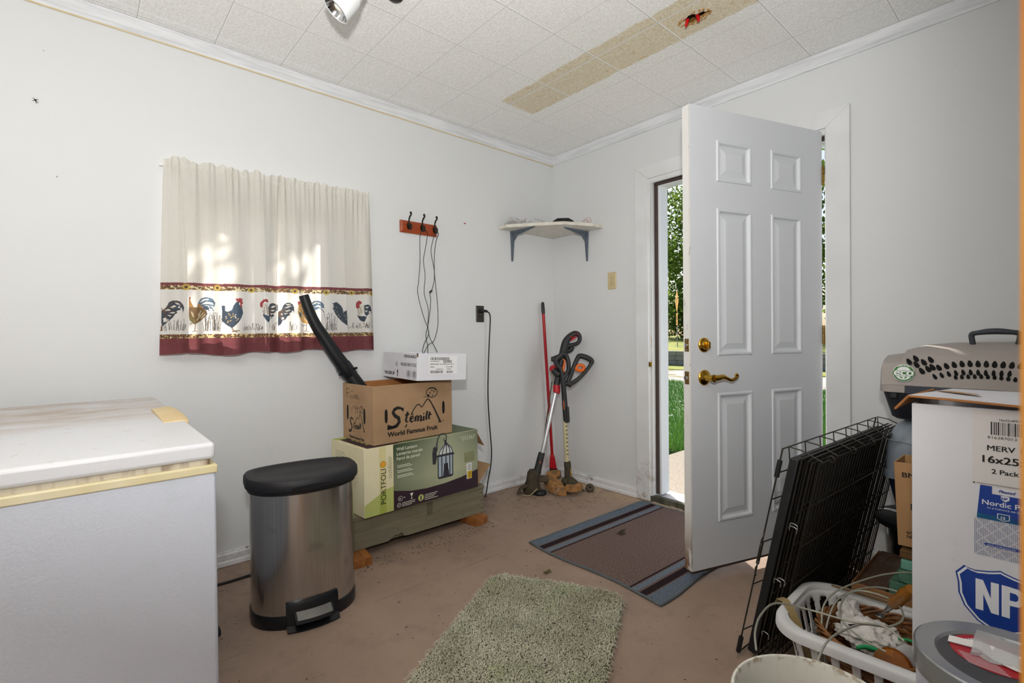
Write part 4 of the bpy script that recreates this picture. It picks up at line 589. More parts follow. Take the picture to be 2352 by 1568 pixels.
def fold(y, z):
    """cloth distance from the wall"""
    f = np.clip((1.862-z)/.80, 0, 1)          # 0 at rod, 1 at hem
    big = .011*np.sin(y*38+1.3*np.sin(y*9))*f + .007*np.sin(y*71+.8+2*np.sin(y*13)+z*.7)*(.3+.7*f)
    fine = (.0055*np.sin(y*150+2.2*np.sin(y*31))+.003*np.sin(y*263+1))*np.exp(-f*9)
    ple = 0
    for k, p in enumerate(PL):
        pp = p+(1-f)*(.022 if k % 2 else -.016)
        s = 1 if k not in (2, 4) else -1
        d = (y-pp)*s
        ple = ple + .019*f**.6*np.exp(-np.clip(d, 0, None)/.055)*(d > 0) - .004*f*np.exp(-np.clip(-d, 0, None)/.02)*(d <= 0)
    return .046+big+fine+ple+.006*f
def curtain(name, ya, yb, label):
    nu = int((yb[0]-ya[0])/.0014); zl = np.concatenate([np.linspace(0, .43, 300), np.linspace(.43, 1, 120)[1:]])
    t = np.linspace(0, 1, nu); T, Q = np.meshgrid(t, zl)
    yl0 = ya[0]+(ya[1]-ya[0])*np.clip((1-Q)**.7*1.0, 0, 1); yr0 = yb[0]+(yb[1]-yb[0])*np.clip((1-Q)**.7, 0, 1)
    Yv = yl0+(yr0-yl0)*T
    zt = 1.896+.016*(Yv+2.5)/.96
    ruf = .005*np.sin(Yv*95+3*np.sin(Yv*17))+.0045*np.sin(Yv*41+1)+.003*np.sin(Yv*170)
    zb = 1.021+.006*np.sin(Yv*23+.6)+.004*np.sin(Yv*9)
    Zv = zb+(zt+ruf-zb)*Q
    Xv = fold(Yv, Zv)
    top = np.clip((Zv-(1.868+.016*(Yv+2.5)/.96))/.03, 0, 1); rod = np.exp(-((Zv-(1.862+.016*(Yv+2.5)/.96))/.009)**2)
    Xv = Xv + top*(.008*np.sin(Yv*88+2*np.sin(Yv*23)))- .004*rod + .004*top
    wd_ = yb[0]-ya[0]; eL = .012 if ya[0] < -2.3 else -.004; eR = .022 if ya[0] < -2.3 else .012
    Xv = Xv-eL*np.exp(-T*wd_/.012)-eR*np.exp(-(1-T)*wd_/.016)
    rz_ = np.exp(-((Zv-(1.862+.016*(Yv+2.5)/.96))/.016)**2); Xv = np.maximum(Xv, .012+.022*rz_)
    nv_, nu_ = Xv.shape; co = np.stack([Xv, Yv, Zv], -1).reshape(-1, 3)
    i = np.arange(nv_-1)[:, None]*nu_+np.arange(nu_-1)[None]; fs = np.stack([i, i+1, i+nu_+1, i+nu_], -1).reshape(-1, 4)
    me = bpy.data.meshes.new(name); me.vertices.add(len(co)); me.vertices.foreach_set('co', co.astype(np.float32).ravel())
    me.loops.add(fs.size); me.loops.foreach_set('vertex_index', fs.astype(np.int32).ravel())
    me.polygons.add(len(fs)); me.polygons.foreach_set('loop_start', np.arange(0, fs.size, 4, dtype=np.int32))
    me.polygons.foreach_set('use_smooth', np.ones(len(fs), bool)); me.update()
    at = me.color_attributes.new('print', 'FLOAT_COLOR', 'POINT')
    cc = curtain_colors(Yv.ravel(), Zv.ravel()); at.data.foreach_set('color', np.c_[cc, np.ones(len(cc))].astype(np.float32).ravel())
    me.materials.append(M_COTTON)
    o = bpy.data.objects.new(name, me); C.objects.link(o); return tag(o, label, 'curtain', 'rooster print cafe curtains')
curtain('curtain', (-2.502, -2.532), (-2.022, -2.042), 'left half of the cream rooster curtain, beside the bare white wall')
curtain('curtain.001', (-2.030, -2.050), (-1.546, -1.524), 'right half of the cream rooster curtain, behind the black blower tube')

# ------------------------------------------------------------------ hook rail, cords, outlets, pin
g = G('cherry_wood'); n = g.noise(8, 5, stretch=(6, 1, 9), dist=.6); M_CHERRY = g.done(g.mix(g.step(n, .3, .75), '#a5481a', '#7c2f10'), .35)
t = thing('coat_hook_rail', 'reddish wooden rail with three dark double hooks on the wall', 'coat rack', (0, -1.204, 1.761))
m = MB(); m.loops([[(0, -.129, -.037), (0, .129, -.037), (0, .129, .037), (0, -.129, .037)], [(.010, -.129, -.037), (.010, .129, -.037), (.010, .129, .037), (.010, -.129, .037)], [(.017, -.118, -.026), (.017, .118, -.026), (.017, .118, .026), (.017, -.118, .026)]]); m.build('board', M_CHERRY, t, smooth=0, bevel=.0015)
for y in (-.077, .016, .106):
    m = MB(); m.prism([(.011*math.cos(2*PI*k/18), .021*math.sin(2*PI*k/18)) for k in range(18)], ((.0165, y, .004), (0, 1, 0), (0, 0, 1)), 0, .005)
    m.tube([(.020, y, .006), (.026, y, .022), (.024, y, .040), (.033, y, .056), (.047, y, .066), (.052, y, .073), (.046, y, .078)], [.0055, .005, .0045, .0045, .0045, .0045, .004], n=10, smooth=4)
    m.sph((.046, y, .079), .0075, 10)
    m.tube([(.020, y, .0), (.028, y, -.012), (.040, y, -.018), (.050, y, -.012), (.053, y, .0), (.046, y, .008)], [.0055, .005, .005, .0045, .0045, .0045], n=10, smooth=4); m.sph((.046, y, .008), .0065, 10)
    m.build('hook', M_BRONZE, t, smooth=60)
for y in (-.045, .048):
    m = MB(); m.sph((.0175, y, .0), .007, 10, sx=.45); m.build('screw_plug', M_CHERRY, t)
def P5(u, v, x=.03):  # point in the hook close-up -> wall position
    return (x, -1.331+(u-235)*.000832, 1.800-(v-250)*.000667-.0000*(u-235))
CT = thing('hanging_cords', 'four strands of thin black cord hanging from the hook rail into the white carton', 'cord', (.02, -1.15, 1.745))
def cord(pts, label):
    m = MB(); m.tube([(p[0]-.02, p[1]+1.15, p[2]-1.745) for p in pts], .0021, n=6, smooth=6); return m.build('strand', M_BLACK, CT, smooth=80)
hk = [-1.281, -1.188, -1.098]
cord([(.048, -1.196, 1.742), (.042, -1.2085, 1.735), (.030, -1.211, 1.70), (.024, -1.208, 1.64), (.018, -1.205, 1.55), (.016, -1.214, 1.44), (.016, -1.222, 1.36), (.02, -1.19, 1.23), (.022, -1.155, 1.14), (.03, -1.158, 1.10), (.05, -1.20, 1.05), (.085, -1.235, 1.00), (.10, -1.238, .985)], 'leftmost black cord looped over the middle hook, dropping into the white carton')
cord([(.050, -1.184, 1.745), (.046, -1.168, 1.735), (.030, -1.160, 1.70), (.022, -1.172, 1.62), (.018, -1.180, 1.56), (.016, -1.168, 1.47), (.016, -1.176, 1.36), (.02, -1.150, 1.26), (.022, -1.156, 1.16), (.03, -1.150, 1.09), (.05, -1.128, 1.03), (.09, -1.128, .985)], 'second black cord from the left, looped over the middle hook')
cord([(.050, -1.101, 1.744), (.044, -1.112, 1.735), (.026, -1.119, 1.68), (.018, -1.124, 1.62), (.016, -1.103, 1.52), (.016, -1.102, 1.45), (.016, -1.115, 1.40), (.018, -1.128, 1.372), (.020, -1.138, 1.36), (.020, -1.132, 1.31), (.02, -1.150, 1.18), (.03, -1.176, 1.10), (.05, -1.178, 1.04), (.09, -1.20, .985)], 'black cord with a knot, third from the left, hanging from the right hook')
m = MB(); m.tube([(-.001, .028, -.363), (.003, .022, -.368), (-.003, .016, -.374), (.002, .013, -.381)], [.004, .006, .006, .004], n=8, smooth=3); m.build('knot', M_BLACK, CT, smooth=80)
cord([(.052, -1.095, 1.744), (.046, -1.086, 1.735), (.028, -1.094, 1.69), (.018, -1.100, 1.60), (.016, -1.100, 1.50), (.016, -1.090, 1.40), (.016, -1.080, 1.30), (.02, -1.080, 1.18), (.03, -1.10, 1.11), (.05, -1.135, 1.06), (.08, -1.19, 1.04), (.10, -1.235, .99)], 'rightmost black cord, bowed out to the right below the hooks')
def plate(t, mm, hole_m, fr_y, wd=.070, ht=.115):
    m = MB(); m.loops([[(fr_y[0]*d+fr_y[1]*a, fr_y[2]*d+fr_y[3]*a, b) for a, b in ((-w_, -h_), (w_, -h_), (w_, h_), (-w_, h_))] for d, w_, h_ in ((0, wd/2, ht/2), (.003, wd/2, ht/2), (.006, wd/2-.004, ht/2-.004))]); m.build('cover_plate', mm, t, smooth=0)
    O = Vector((fr_y[0]*.0062, fr_y[2]*.0062, 0)); ux = Vector((fr_y[1], fr_y[3], 0)); fr = (O, ux, Vector((0, 0, 1)))
    for s in (1, -1):
        m = MB(); pts = [(.0165*math.cos(2*PI*k/24), max(-.0125, min(.0125, .0165*math.sin(2*PI*k/24)))+s*.0195) for k in range(24)]
        m.prism(pts, fr, -.002, .0012, 0)
        for x, hh in ((-.006, .0085), (.006, .0065)): m.rect(x-.0012, x+.0012, s*.0195+.002-hh/2, s*.0195+.002+hh/2, fr, .0014, 1)
        m.disc(0, s*.0195-.0075, .0024, fr, .0014, 1, 10); m.build('receptacle', [mm, hole_m], t, smooth=0)
    m = MB(); m.prism([(.003*math.cos(2*PI*k/12), .003*math.sin(2*PI*k/12)) for k in range(12)], fr, 0, .001); m.build('screw', M_STEEL, t)
M_BROWNP = mat('dark_brown_plate', '#2b2522', .4, col2='#39312c', vs=20); M_ALMOND = mat('almond_plate', '#cdbb92', .4, col2='#bfab7f', vs=12)
t = thing('wall_outlet', 'dark brown wall outlet with a black plug in its top socket', 'outlet', (0, -.729, 1.243)); plate(t, M_BROWNP, M_DARK, (1, 0, 0, 1), .068, .112)
t = thing('wall_outlet', 'almond wall outlet between the corner shelf and the door casing', 'outlet', (.566, 0, 1.468)); plate(t, M_ALMOND, M_DARK, (0, 1, -1, 0), .071, .118)
t = thing('power_cord', 'black power cord plugged into the dark outlet and hanging down the wall', 'cord', (.006, -.727, 1.262))
m = MB(); m.cyl((.002, 0, 0), (.020, 0, .001), .017, .015, n=16); m.tube([(.018, 0, 0), (.030, .008, .001), (.034, .026, -.001), (.034, .036, -.006)], [.011, .010, .008, .0055], n=10, smooth=4); m.build('plug', M_BLACK, t)
m = MB(); m.tube([(.034, .034, -.005), (.034, .052, -.018), (.030, .060, -.06), (.022, .058, -.18), (.018, .048, -.40), (.016, .045, -.60), (.016, .057, -.80), (.016, .070, -.95), (.018, .062, -1.06), (.024, .03, -1.17), (.035, .0, -1.25), (.05, -.06, -1.264), (.02, -.5, -1.264)], .0042, n=8, smooth=8); m.build('cable', M_BLACK, t, smooth=80)
m = MB()
for y in (-.852, -.846): m.cyl((0, y, 1.845), (.006, y, 1.845), .0035, .003, n=10)
tag(m.build('push_pin', mat('red_plastic', '#b3131b', .3, col2='#9a0e15')), 'tiny red push pin in the wall right of the hook rail', 'push pin')

m = MB(); m.sph((.003, -2.912, 2.030), .0035, 8, sx=.6)
for dy, dz in ((.008, .004), (.009, -.006), (-.007, .006), (-.008, -.003), (.004, -.010)): m.tube([(.003, -2.912, 2.03), (.004, -2.912+dy*.6, 2.03+dz), (.001, -2.912+dy, 2.03+dz*1.2)], .0009, n=5)
tag(m.build('dead_insect', M_DARK), 'small dark dead insect stuck high on the white wall, left of the curtains', 'insect')
# ------------------------------------------------------------------ corner shelf and what lies on it
M_SHELF = mat('shelf_paint', '#d8d4ca', .5, col2='#b9b2a2', vs=22, bump=.05); M_BRKT = mat('blue_grey_bracket', '#5d6873', .4, .2, col2='#46505a', vs=30)
t = thing('corner_shelf', 'white five-sided corner shelf on two blue-grey brackets', 'shelf', (0, 0, 1.845))
m = MB(); m.prism([(.002, -.002), (.002, -.553), (.085, -.553), (.40, -.31), (.492, -.105), (.492, -.002)], ((0, 0, 0), (1, 0, 0), (0, 1, 0)), 0, .022); m.build('board', M_SHELF, t, smooth=0, bevel=.002)
def bracket(f):
    m = MB()
    def pr(pts, w0, w1): m.loops([[f(a, w0, b) for a, b in pts], [f(a, w1, b) for a, b in pts]])
    pts = [(.001, -.215), (.012, -.205), (.026, -.070), (.060, -.034), (.235, -.008), (.240, 0), (.001, 0)]
    pr([(p[0], p[1]) for p in pts], -.003, .003)
    def ridge(ps, ws):
        m.loops([[f(p[0]+d[0], w_, p[1]+d[1]) for w_ in (-q, q)] + [f(p[0]+d[2], w_, p[1]+d[3]) for w_ in (q*.6, -q*.6)] for p, q, d in ((ps[i], ws[i], ps[i][2]) for i in range(len(ps)))])
    m.loops([[f(0, -w_, z), f(0, w_, z), f(d, w_*.5, z), f(d, -w_*.5, z)] for z, w_, d in ((-.216, .006, .006), (-.20, .008, .010), (-.09, .012, .014), (-.03, .015, .016), (0, .015, .016))])
    m.loops([[f(a, -w_, 0), f(a, w_, 0), f(a, w_*.5, -d), f(a, -w_*.5, -d)] for a, w_, d in ((.0, .015, .016), (.03, .015, .016), (.09, .012, .014), (.20, .008, .009), (.245, .005, .004))])
    o = m.build('bracket', M_BRKT, t, smooth=30, bevel=.0012)
    for z in (-.022, -.207):
        m = MB(); m.loops([[f(.0165 if z > -.1 else .0075, .0035*math.cos(2*PI*k/10), z+.0035*math.sin(2*PI*k/10)) for k in range(10)], [f(.0175 if z > -.1 else .0085, .0035*math.cos(2*PI*k/10), z+.0035*math.sin(2*PI*k/10)) for k in range(10)]])
        m.build('screw', M_DARK, o)
bracket(lambda a, w_, z: (.001+a, -.430+w_, z)); bracket(lambda a, w_, z: (.345+w_, -.001-a, z))
g = G('clear_film'); tr = nd(g.t, 'ShaderNodeBsdfTransparent'); gl = nd(g.t, 'ShaderNodeBsdfPrincipled'); gl.inputs['Base Color'].default_value = lin('#d9dadb'); gl.inputs['Roughness'].default_value = .12
mx_ = nd(g.t, 'ShaderNodeMixShader'); mx_.inputs[0].default_value = .42; g.L(tr.outputs[0], mx_.inputs[1]); g.L(gl.outputs[0], mx_.inputs[2]); g.L(mx_.outputs[0], g.t.nodes['Material Output'].inputs[0]); M_FILM = g.m
def bag(name, loc, rz, L, W, Hh, label, zip_m, fill=None, seed=1):
    t = thing(name, label, 'plastic bag', loc, rz); rs = np.random.RandomState(seed); N, K = 14, 20
    loops = []
    for i in range(N+1):
        s = i/N; env = math.sin(PI*min(1, s*1.15))**.6 if s < .87 else max(.05, math.sin(PI*min(1, s*1.15))**.6 if s*1.15 < 1 else .05)
        l = []
        for k in range(K):
            a = 2*PI*k/K; j = 1+.22*(rs.rand()-.5)
            z = Hh*.5*(1+math.sin(a))*env*j; z = max(.0015, z) + (.03*s if s > .8 else 0)*fill_lift(seed)
            l.append((L*(s-.5), W*.5*math.cos(a)*(.6+.4*env)*j, z))
        loops.append(l)
    m = MB(); m.loops(loops); m.build('film', M_FILM, t, smooth=30)
    if fill:
        m = MB()
        for _ in range(26): m.box(-.02, .02, -.0015, .0015, 0, .003, 0, Matrix.Translation((L*(rs.rand()*.5-.35), W*(rs.rand()-.5)*.5, Hh*(.15+.5*rs.rand()))) @ Matrix.Rotation(rs.rand()*6, 4, 'Z'))
        m.build('contents', fill, t, smooth=0)
    if zip_m:
        m = MB(); m.tube([(L*.5, -W*.35, Hh*.55), (L*.49, 0, Hh*.72), (L*.5, W*.4, Hh*.95)], .002, n=6); m.build('zip_strip', zip_m, t)
    return t
def fill_lift(s): return 1 if s == 1 else .2
M_REDZ = mat('red_zip', '#b8433c', .4); M_SCREWS = mat('loose_hardware', '#9a7f78', .4, .4, col2='#6f5a56', vs=60)
bag('plastic_bag', (.075, -.465, 1.868), math.radians(38), .15, .10, .062, 'small zip bag of hardware with a red strip, left end of the corner shelf', M_REDZ, M_SCREWS, 1)
bag('plastic_bag.001', (.135, -.30, 1.868), math.radians(60), .20, .13, .060, 'empty clear plastic bag in the middle of the corner shelf', None, None, 2)
t = thing('battery_charger', 'black tool battery with an orange label on the corner shelf', 'battery', (.305, -.215, 1.868), math.radians(45))
m = MB(); m.loops([[(x*sx2, y*sy2, z) for x, y in ((-.075, -.04), (.075, -.04), (.075, .04), (-.075, .04))] for z, sx2, sy2 in ((0, 1, 1), (.018, 1.02, 1), (.030, .86, .9), (.046, .5, .8))]); m.build('body', M_BLACK, t, smooth=0, bevel=.005)
m = MB(); m.box(-.035, .03, -.0415, -.0405, .004, .012); m.build('label_strip', mat('orange_plastic', '#d9661a', .4, col2='#c65a14', vs=20), t)
for nm, loc, lab, pts in (('wire_loop', (.345, -.155, 1.8705), 'small bent piece of thin red wire on the shelf beside the black battery', [(-.03, -.01, 0), (-.015, .0, .012), (.0, .004, .022), (.018, 0, .012), (.028, -.006, 0)]),
                      ('wire_loop.001', (.435, -.125, 1.8705), 'tangle of thin red wire at the right end of the corner shelf', [(-.045, -.02, 0), (-.02, -.01, .018), (.0, .0, .026), (.02, .01, .012), (0, .015, .004), (-.015, 0, .016), (.01, -.012, .030), (.035, 0, .034), (.042, .012, .018), (.03, .014, .004), (.012, .004, .010), (.025, -.01, .022)])):
    m = MB(); m.tube(pts, .0011, n=5, smooth=6); tag(m.build(nm, mat('red_wire', '#c5453d', .4), smooth=80), lab, 'wire', 'red wire scraps on the shelf').location = loc

# ------------------------------------------------------------------ ceiling: spot lamp, second lamp canopy, wire nuts
M_LAMPW = mat('white_enamel', '#eef0f2', .3, col2='#e6e8ea', vs=4)
t = thing('ceiling_spotlight', 'white bullet spotlight on the ceiling, tilted towards the window', 'ceiling light', (.915, -1.960, H-.001))
M_CHROME = mat('chrome_inside', '#c6c8ca', .12, 1); M_BULB = mat('frosted_bulb', '#f3f1ec', .2, col2='#e9e5dc', vs=8)
m = MB(); m.lathe([(.052, 0), (.052, -.016), (.046, -.022), (.001, -.022)], 28); m.build('canopy', M_LAMPW, t)
m = MB(); m.cyl((0, 0, -.02), (-.008, -.02, -.06), .007, n=10); m.sph((-.010, -.022, -.062), .014, 12); m.build('swivel_arm', M_LAMPW, t)
tip = Vector((-.045, -.100, -.168)); back = Vector((-.012, -.026, -.062)); ax = (tip-back).normalized()
q = ax.to_track_quat('Z', 'Y').to_matrix().to_4x4(); mx = Matrix.Translation(back) @ q; Ls = (tip-back).length
m = MB(); m.lathe([(.002, -.035), (.025, -.032), (.036, -.02), (.039, 0), (.042, .04), (.050, .055), (.051, Ls), (.049, Ls), (.048, .06), (.038, .04), (.002, .03)], 28, mx=mx); m.build('shade', M_LAMPW, t, smooth=40)
m = MB(); m.lathe([(.047, Ls-.002), (.036, Ls-.035), (.016, Ls-.05)], 24, mx=mx); m.build('reflector', M_CHROME, t)
m = MB(); m.lathe([(.001, Ls-.008), (.014, Ls-.011), (.024, Ls-.022), (.020, Ls-.04), (.010, Ls-.055)], 20, mx=mx); m.build('bulb', M_BULB, t)
t = thing('ceiling_canopy', 'small dark fitting at the top edge of the ceiling beside the spotlight', 'ceiling fitting', (.862, -1.808, H-.001))
m = MB(); m.lathe([(.030, 0), (.030, -.006), (.022, -.012), (.001, -.013)], 24); m.build('cap', M_BRONZE, t)
M_NUT = mat('red_wire_nut', '#c4141a', .35, col2='#a40e14', vs=30); M_YW = mat('cream_wire', '#d9ab5e', .45)
for nm, a, b, lab, wm in (('wire_nut', (1.556, -.763, H-.030), (1.562, -.752, H+.012), 'red wire nut hanging from the ceiling hole, the left one on black wires', M_BLACK), ('wire_nut.001', (1.611, -.752, H-.028), (1.598, -.742, H+.014), 'red wire nut hanging from the ceiling hole, the right one on cream wires', M_YW)):
    t = thing(nm, lab, 'wire connector', b, 0, 'wire nuts in the ceiling hole'); A, B_ = Vector(a)-Vector(b), Vector((0, 0, 0)); d = (B_-A)
    m = MB(); m.tube([A, A+d*.12, A+d*.6, A+d*.75], [.0045, .0062, .0078, .0085], n=12); m.build('cap', M_NUT, t, smooth=30)
    for s in (-1, 1):
        m = MB(); m.tube([A+d*.7+Vector((s*.003, 0, 0)), A+d*.95+Vector((s*.006, 0, 0)), Vector((s*.012, .025, .035)), Vector((s*.02, .035, .075))], .0026, n=7, smooth=4); m.build('wire', wm, t, smooth=80)
# ------------------------------------------------------------------ chest freezer
g = G('freezer_enamel'); n = g.noise(150, 3, stretch=(1, 1, 1), dist=.6)
c = g.mix(g.noise(2, 3), '#ccd2de', '#c3c9d5')
gr = g.mth('MULTIPLY', g.step(g.noise(9, 5), .58, .72), g.band(g.sep()[1], -.16, -.03, .05)); zz_ = g.band(g.sep()[2], .62, .79, .06)
c = g.mix(g.mth('MULTIPLY', g.mth('MULTIPLY', gr, zz_), .45), c, '#9fb8b0'); g.bump(n, .5, .0018); M_FRZ = g.done(c, .45)
g = G('freezer_lid_enamel'); X, Y, Z = g.sep(); n = g.noise(4, 7, stretch=(2.5, .8, 1), rough=.7); n2 = g.noise(2.0, 3)
far = g.step(g.mth('ADD', g.mth('ADD', X, g.mth('MULTIPLY', n2, .5)), g.mth('MULTIPLY', Y, .55)), .95, .55)
g2 = g.mth('MULTIPLY', g.step(n, .36, .66), far); top = g.step(Z, .838, .846)
c = g.mix(g.mth('MULTIPLY', g.mth('MULTIPLY', g2, top), .85), '#d3d5da', '#a58d72')
c = g.mix(g.mth('MULTIPLY', g.mth('MULTIPLY', g.step(g.noise(26, 6, rough=.75), .60, .70), top), .55), c, '#8d6f4f')
c = g.mix(g.mth('MULTIPLY', g.mth('MULTIPLY', g.step(g.noise(7, 5), .62, .74), g.mth('SUBTRACT', 1, top)), .5), c, '#9fb3ae')
g.bump(g.noise(260, 3), .3, .001); M_LID = g.done(c, .38)
M_YEL = mat('yellowed_plastic', '#ddd5b6', .5, col2='#cfc293', vs=10, var=.9)
M_GASK = mat('grimy_gasket', '#c9c0ae', .7, col2='#6b4a33', vs=9, stretch=(1, 4, 1), contrast=(.5, .72), var=.9)
FX0, FX1, FY1, FY0 = .145, 1.383, -2.562, -3.26
t = thing('chest_freezer', 'white chest freezer with a brown-stained lid, left of the trash can', 'freezer', (FX0, FY1, 0))
fl, fw = FX1-FX0, FY1-FY0
m = MB(); m.box(.008, fl, -fw, 0, .035, .783); m.box(.05, fl-.05, -fw+.05, -.05, 0, .036); m.build('body', M_FRZ, t, bevel=.008, seg=3)
m = MB(); m.box(-.002+.008, fl+.003, -fw-.003, .003, .779, .798); m.build('edge_band', M_YEL, t, bevel=.003)
m = MB(); m.box(.012, fl-.010, -fw+.010, -.010, .795, .812); m.build('gasket', M_GASK, t, bevel=.004)
m = MB(); m.box(0, fl-.003, -fw, .0, .810, .848); m.build('lid', M_LID, t, bevel=.009, seg=4)
m = MB()
L = []
for xx, hh, dd in ((.50, .004, .006), (.52, .013, .022), (.60, .016, .028), (.70, .015, .028), (.80, .010, .022), (.84, .004, .008)):
    L.append([(xx-.02, -.055, .846), (xx-.02, .004+dd*.25, .838), (xx-.02, .004+dd*.25, .846+hh*.4), (xx-.02, -.010, .847+hh), (xx-.02, -.055, .847+hh*.6)])
m.loops(L); m.build('lid_handle', mat('yellowed_handle', '#dcc596', .45, col2='#cfb27c', vs=8), t, bevel=.003)
m = MB(); fr = ((fl+.0005, -.195, .01), (0, 1, 0), (0, 0, 1))
m.box(fl-.001, fl+.0008, -.375, -.150, .05, .318); 
pl_ = ((fl+.0010, -.172, .05), (0, 1, 0), (0, 0, 1))
for j in range(9):
    for k in range(3+j % 3): m.rect(-.015-.018*j, -.015-.018*j+.0035+.004*(j in (2, 5)), .045+.06*k, .045+.06*k+.030+.015*((j*7+k*3) % 3)/2, pl_, .0002, 1)
m.rect(-.0135, -.0125, .02, .25, pl_, .0002, 1); m.disc(.006, .238, .003, pl_, .0002, 1)
m.build('rating_label', [mat('cream_label', '#d3c48a', .5, col2='#c4b377', vs=10), M_INK], t, smooth=0)
t = thing('metal_stand', 'black metal foot with a rubber grip sticking out behind the freezer', 'stand', (.60, -2.47, 0))
m = MB(); m.tube([(-.10, -.06, .012), (.0, -.02, .012), (.045, .02, .014), (.06, .035, .03), (.03, .03, .045), (-.02, -.01, .055), (-.10, -.07, .06)], .0085, n=10, smooth=4); m.build('frame', M_BLACK, t)
m = MB(); m.tube([(.0, -.02, .012), (.045, .02, .014), (.06, .035, .03)], .012, n=10, smooth=4); m.build('rubber_grip', mat('grey_rubber', '#2e2f33', .8), t)
m = MB(); m.tube([(.10, -2.75, .006), (.135, -2.60, .006), (.165, -2.50, .006), (.20, -2.36, .006), (.20, -2.22, .006), (.18, -2.05, .006)], .006, n=8, smooth=6)
tag(m.build('floor_cable', M_BLACK, smooth=80), 'black cable along the baseboard between freezer and trash can', 'cable')

# ------------------------------------------------------------------ step trash can
g = G('brushed_steel'); n = g.noise(6, 5, stretch=(60, 60, .6)); s = g.noise(9, 4)
c = g.mix(g.step(n, .3, .7), '#c6c5c4', '#b5b3b0'); c = g.mix(g.mth('MULTIPLY', g.step(s, .60, .74), .35), c, '#6c645c')
g.bump(n, .06, .0006); M_BRUSH = g.done(c, .21, Metallic=1.0); g.b.inputs['Anisotropic'].default_value = .75; g.b.inputs['Anisotropic Rotation'].default_value = .25
tn_ = nd(g.t, 'ShaderNodeTangent'); tn_.direction_type = 'RADIAL'; tn_.axis = 'Z'; g.L(tn_.outputs[0], g.b.inputs['Tangent'])
M_CANB = mat('matte_black_plastic', '#17181c', .55, col2='#202126', vs=14, bump=.04, bs=200)
M_CANS = mat('satin_black_plastic', '#131418', .3, col2='#1b1c21', vs=20)
t = thing('trash_can', 'half-round brushed steel step trash can with a black lid', 'trash can', (.632, -2.122, 0), math.atan2(-.115, .96))
def dshape(s=0, z=0, n=44, wx=.193, back=.118, front=.142, lift=None):
    pts = []
    for k in range(n):
        a = 2*PI*k/n; c_, s_ = math.cos(a), math.sin(a)
        # x' = towards the viewer (front), y' = width
        y = (wx+s)*math.copysign(abs(s_)**.92, s_)
        if c_ >= 0: x = (front+s)*c_**.95
        else: x = -(back+s)*abs(c_)**.42
        pts.append((x, y, z if lift is None else z+lift(x, y)))
    return pts
m = MB(); m.loops([dshape(-.002, .045), dshape(-.001, .05), dshape(.0, .47), dshape(0, .512)]); m.build('body', M_BRUSH, t, smooth=50)
m = MB(); m.loops([dshape(.002, 0), dshape(.004, .004), dshape(.004, .040), dshape(.0, .050)]); m.build('base', M_CANS, t, smooth=45)
m = MB(); m.loops([dshape(.004, .500), dshape(.009, .503), dshape(.010, .516), dshape(.005, .517)]); m.build('rim', M_CANS, t, smooth=45)
tilt = lambda x, y: -.035*x
m = MB(); m.loops([dshape(.008, .516), dshape(.017, .518, lift=lambda x, y: 0), dshape(.019, .527), dshape(.018, .551, lift=tilt), dshape(.012, .560, lift=tilt), dshape(-.012, .563, lift=tilt), dshape(-.022, .558, lift=tilt), dshape(-.10, .560, lift=tilt)])
lid = m.build('lid', M_CANB, t, smooth=45)
m = MB(); m.prism([(-.075, 0), (-.06, -.008), (0, -.013), (.06, -.008), (.075, 0), (.06, .004), (0, .006), (-.06, .004)], ((.161, 0, .530), (0, 1, 0), (0, 0, 1)), -.02, .0035); m.build('finger_notch', M_CANS, lid, smooth=30)
m = MB(); L = []
for y in np.linspace(-.094, .094, 9):
    x = .142*(1-(y/.2)**2)**.5+.002; L.append([(x-.02, y, .0), (x+.038, y, .0), (x+.040, y, .006), (x+.016, y, .018), (x+.012, y, .085), (x+.006, y, .098), (x-.02, y, .098)])
m.loops(L); m.build('pedal_housing', M_CANS, t, smooth=30)
m = MB(); L = []
for y in np.linspace(-.070, .070, 9):
    x = .142*(1-(y/.2)**2)**.5; L.append([(x+.005, y, .047), (x+.046, y, .030), (x+.050, y, .034), (x+.046, y, .047), (x+.012, y, .066), (x+.005, y, .064)])
m.loops(L); p = m.build('pedal', [M_CANB], t, smooth=25, bevel=.002)
m = MB(); L = []
for y in np.linspace(-.062, .062, 9):
    x = .142*(1-(y/.2)**2)**.5; L.append([(x+.049, y, .0468), (x+.050, y, .0482), (x+.0165, y, .0668), (x+.0155, y, .065)])
m.loops(L)
m.build('pedal_plate', mat('scuffed_steel', '#85827e', .45, .9, col2='#6d6a66', vs=14), p, smooth=25)

# ------------------------------------------------------------------ wooden crate on blocks
g = G('olive_crate_paint'); n = g.noise(5, 6, stretch=(6, .7, 7), rough=.65); n2 = g.noise(3, 5, stretch=(5, .5, 30), rough=.7)
c = g.mix(g.step(n, .35, .7), '#7d7660', '#6b6450'); c = g.mix(g.mth('MULTIPLY', g.step(n2, .64, .69), .7), c, '#5c4028'); c = g.mix(g.mth('MULTIPLY', g.step(g.noise(30, 4), .66, .72), .6), c, '#40382c')
g.bump(n, .2, .002); M_CRATE = g.done(c, .7)
CW = .165
t = thing('wooden_crate', 'low olive-painted wooden crate standing on blocks under the stacked boxes', 'crate', (.21, -1.41, .045))
m = MB(); fr = ((.165, 0, 0), (0, 1, 0), (0, 0, 1)); y0, y1 = -.44, .405
pts = [(y0, 0), (-.21, 0), (-.17, .022), (-.155, .018), (-.135, .024), (-.12, .003), (-.09, 0), (y1, 0), (y1, .143), (y0, .143)]
m.prism(pts, fr, -.018, 0); m.build('front_board', M_CRATE, t, smooth=0, bevel=.002)
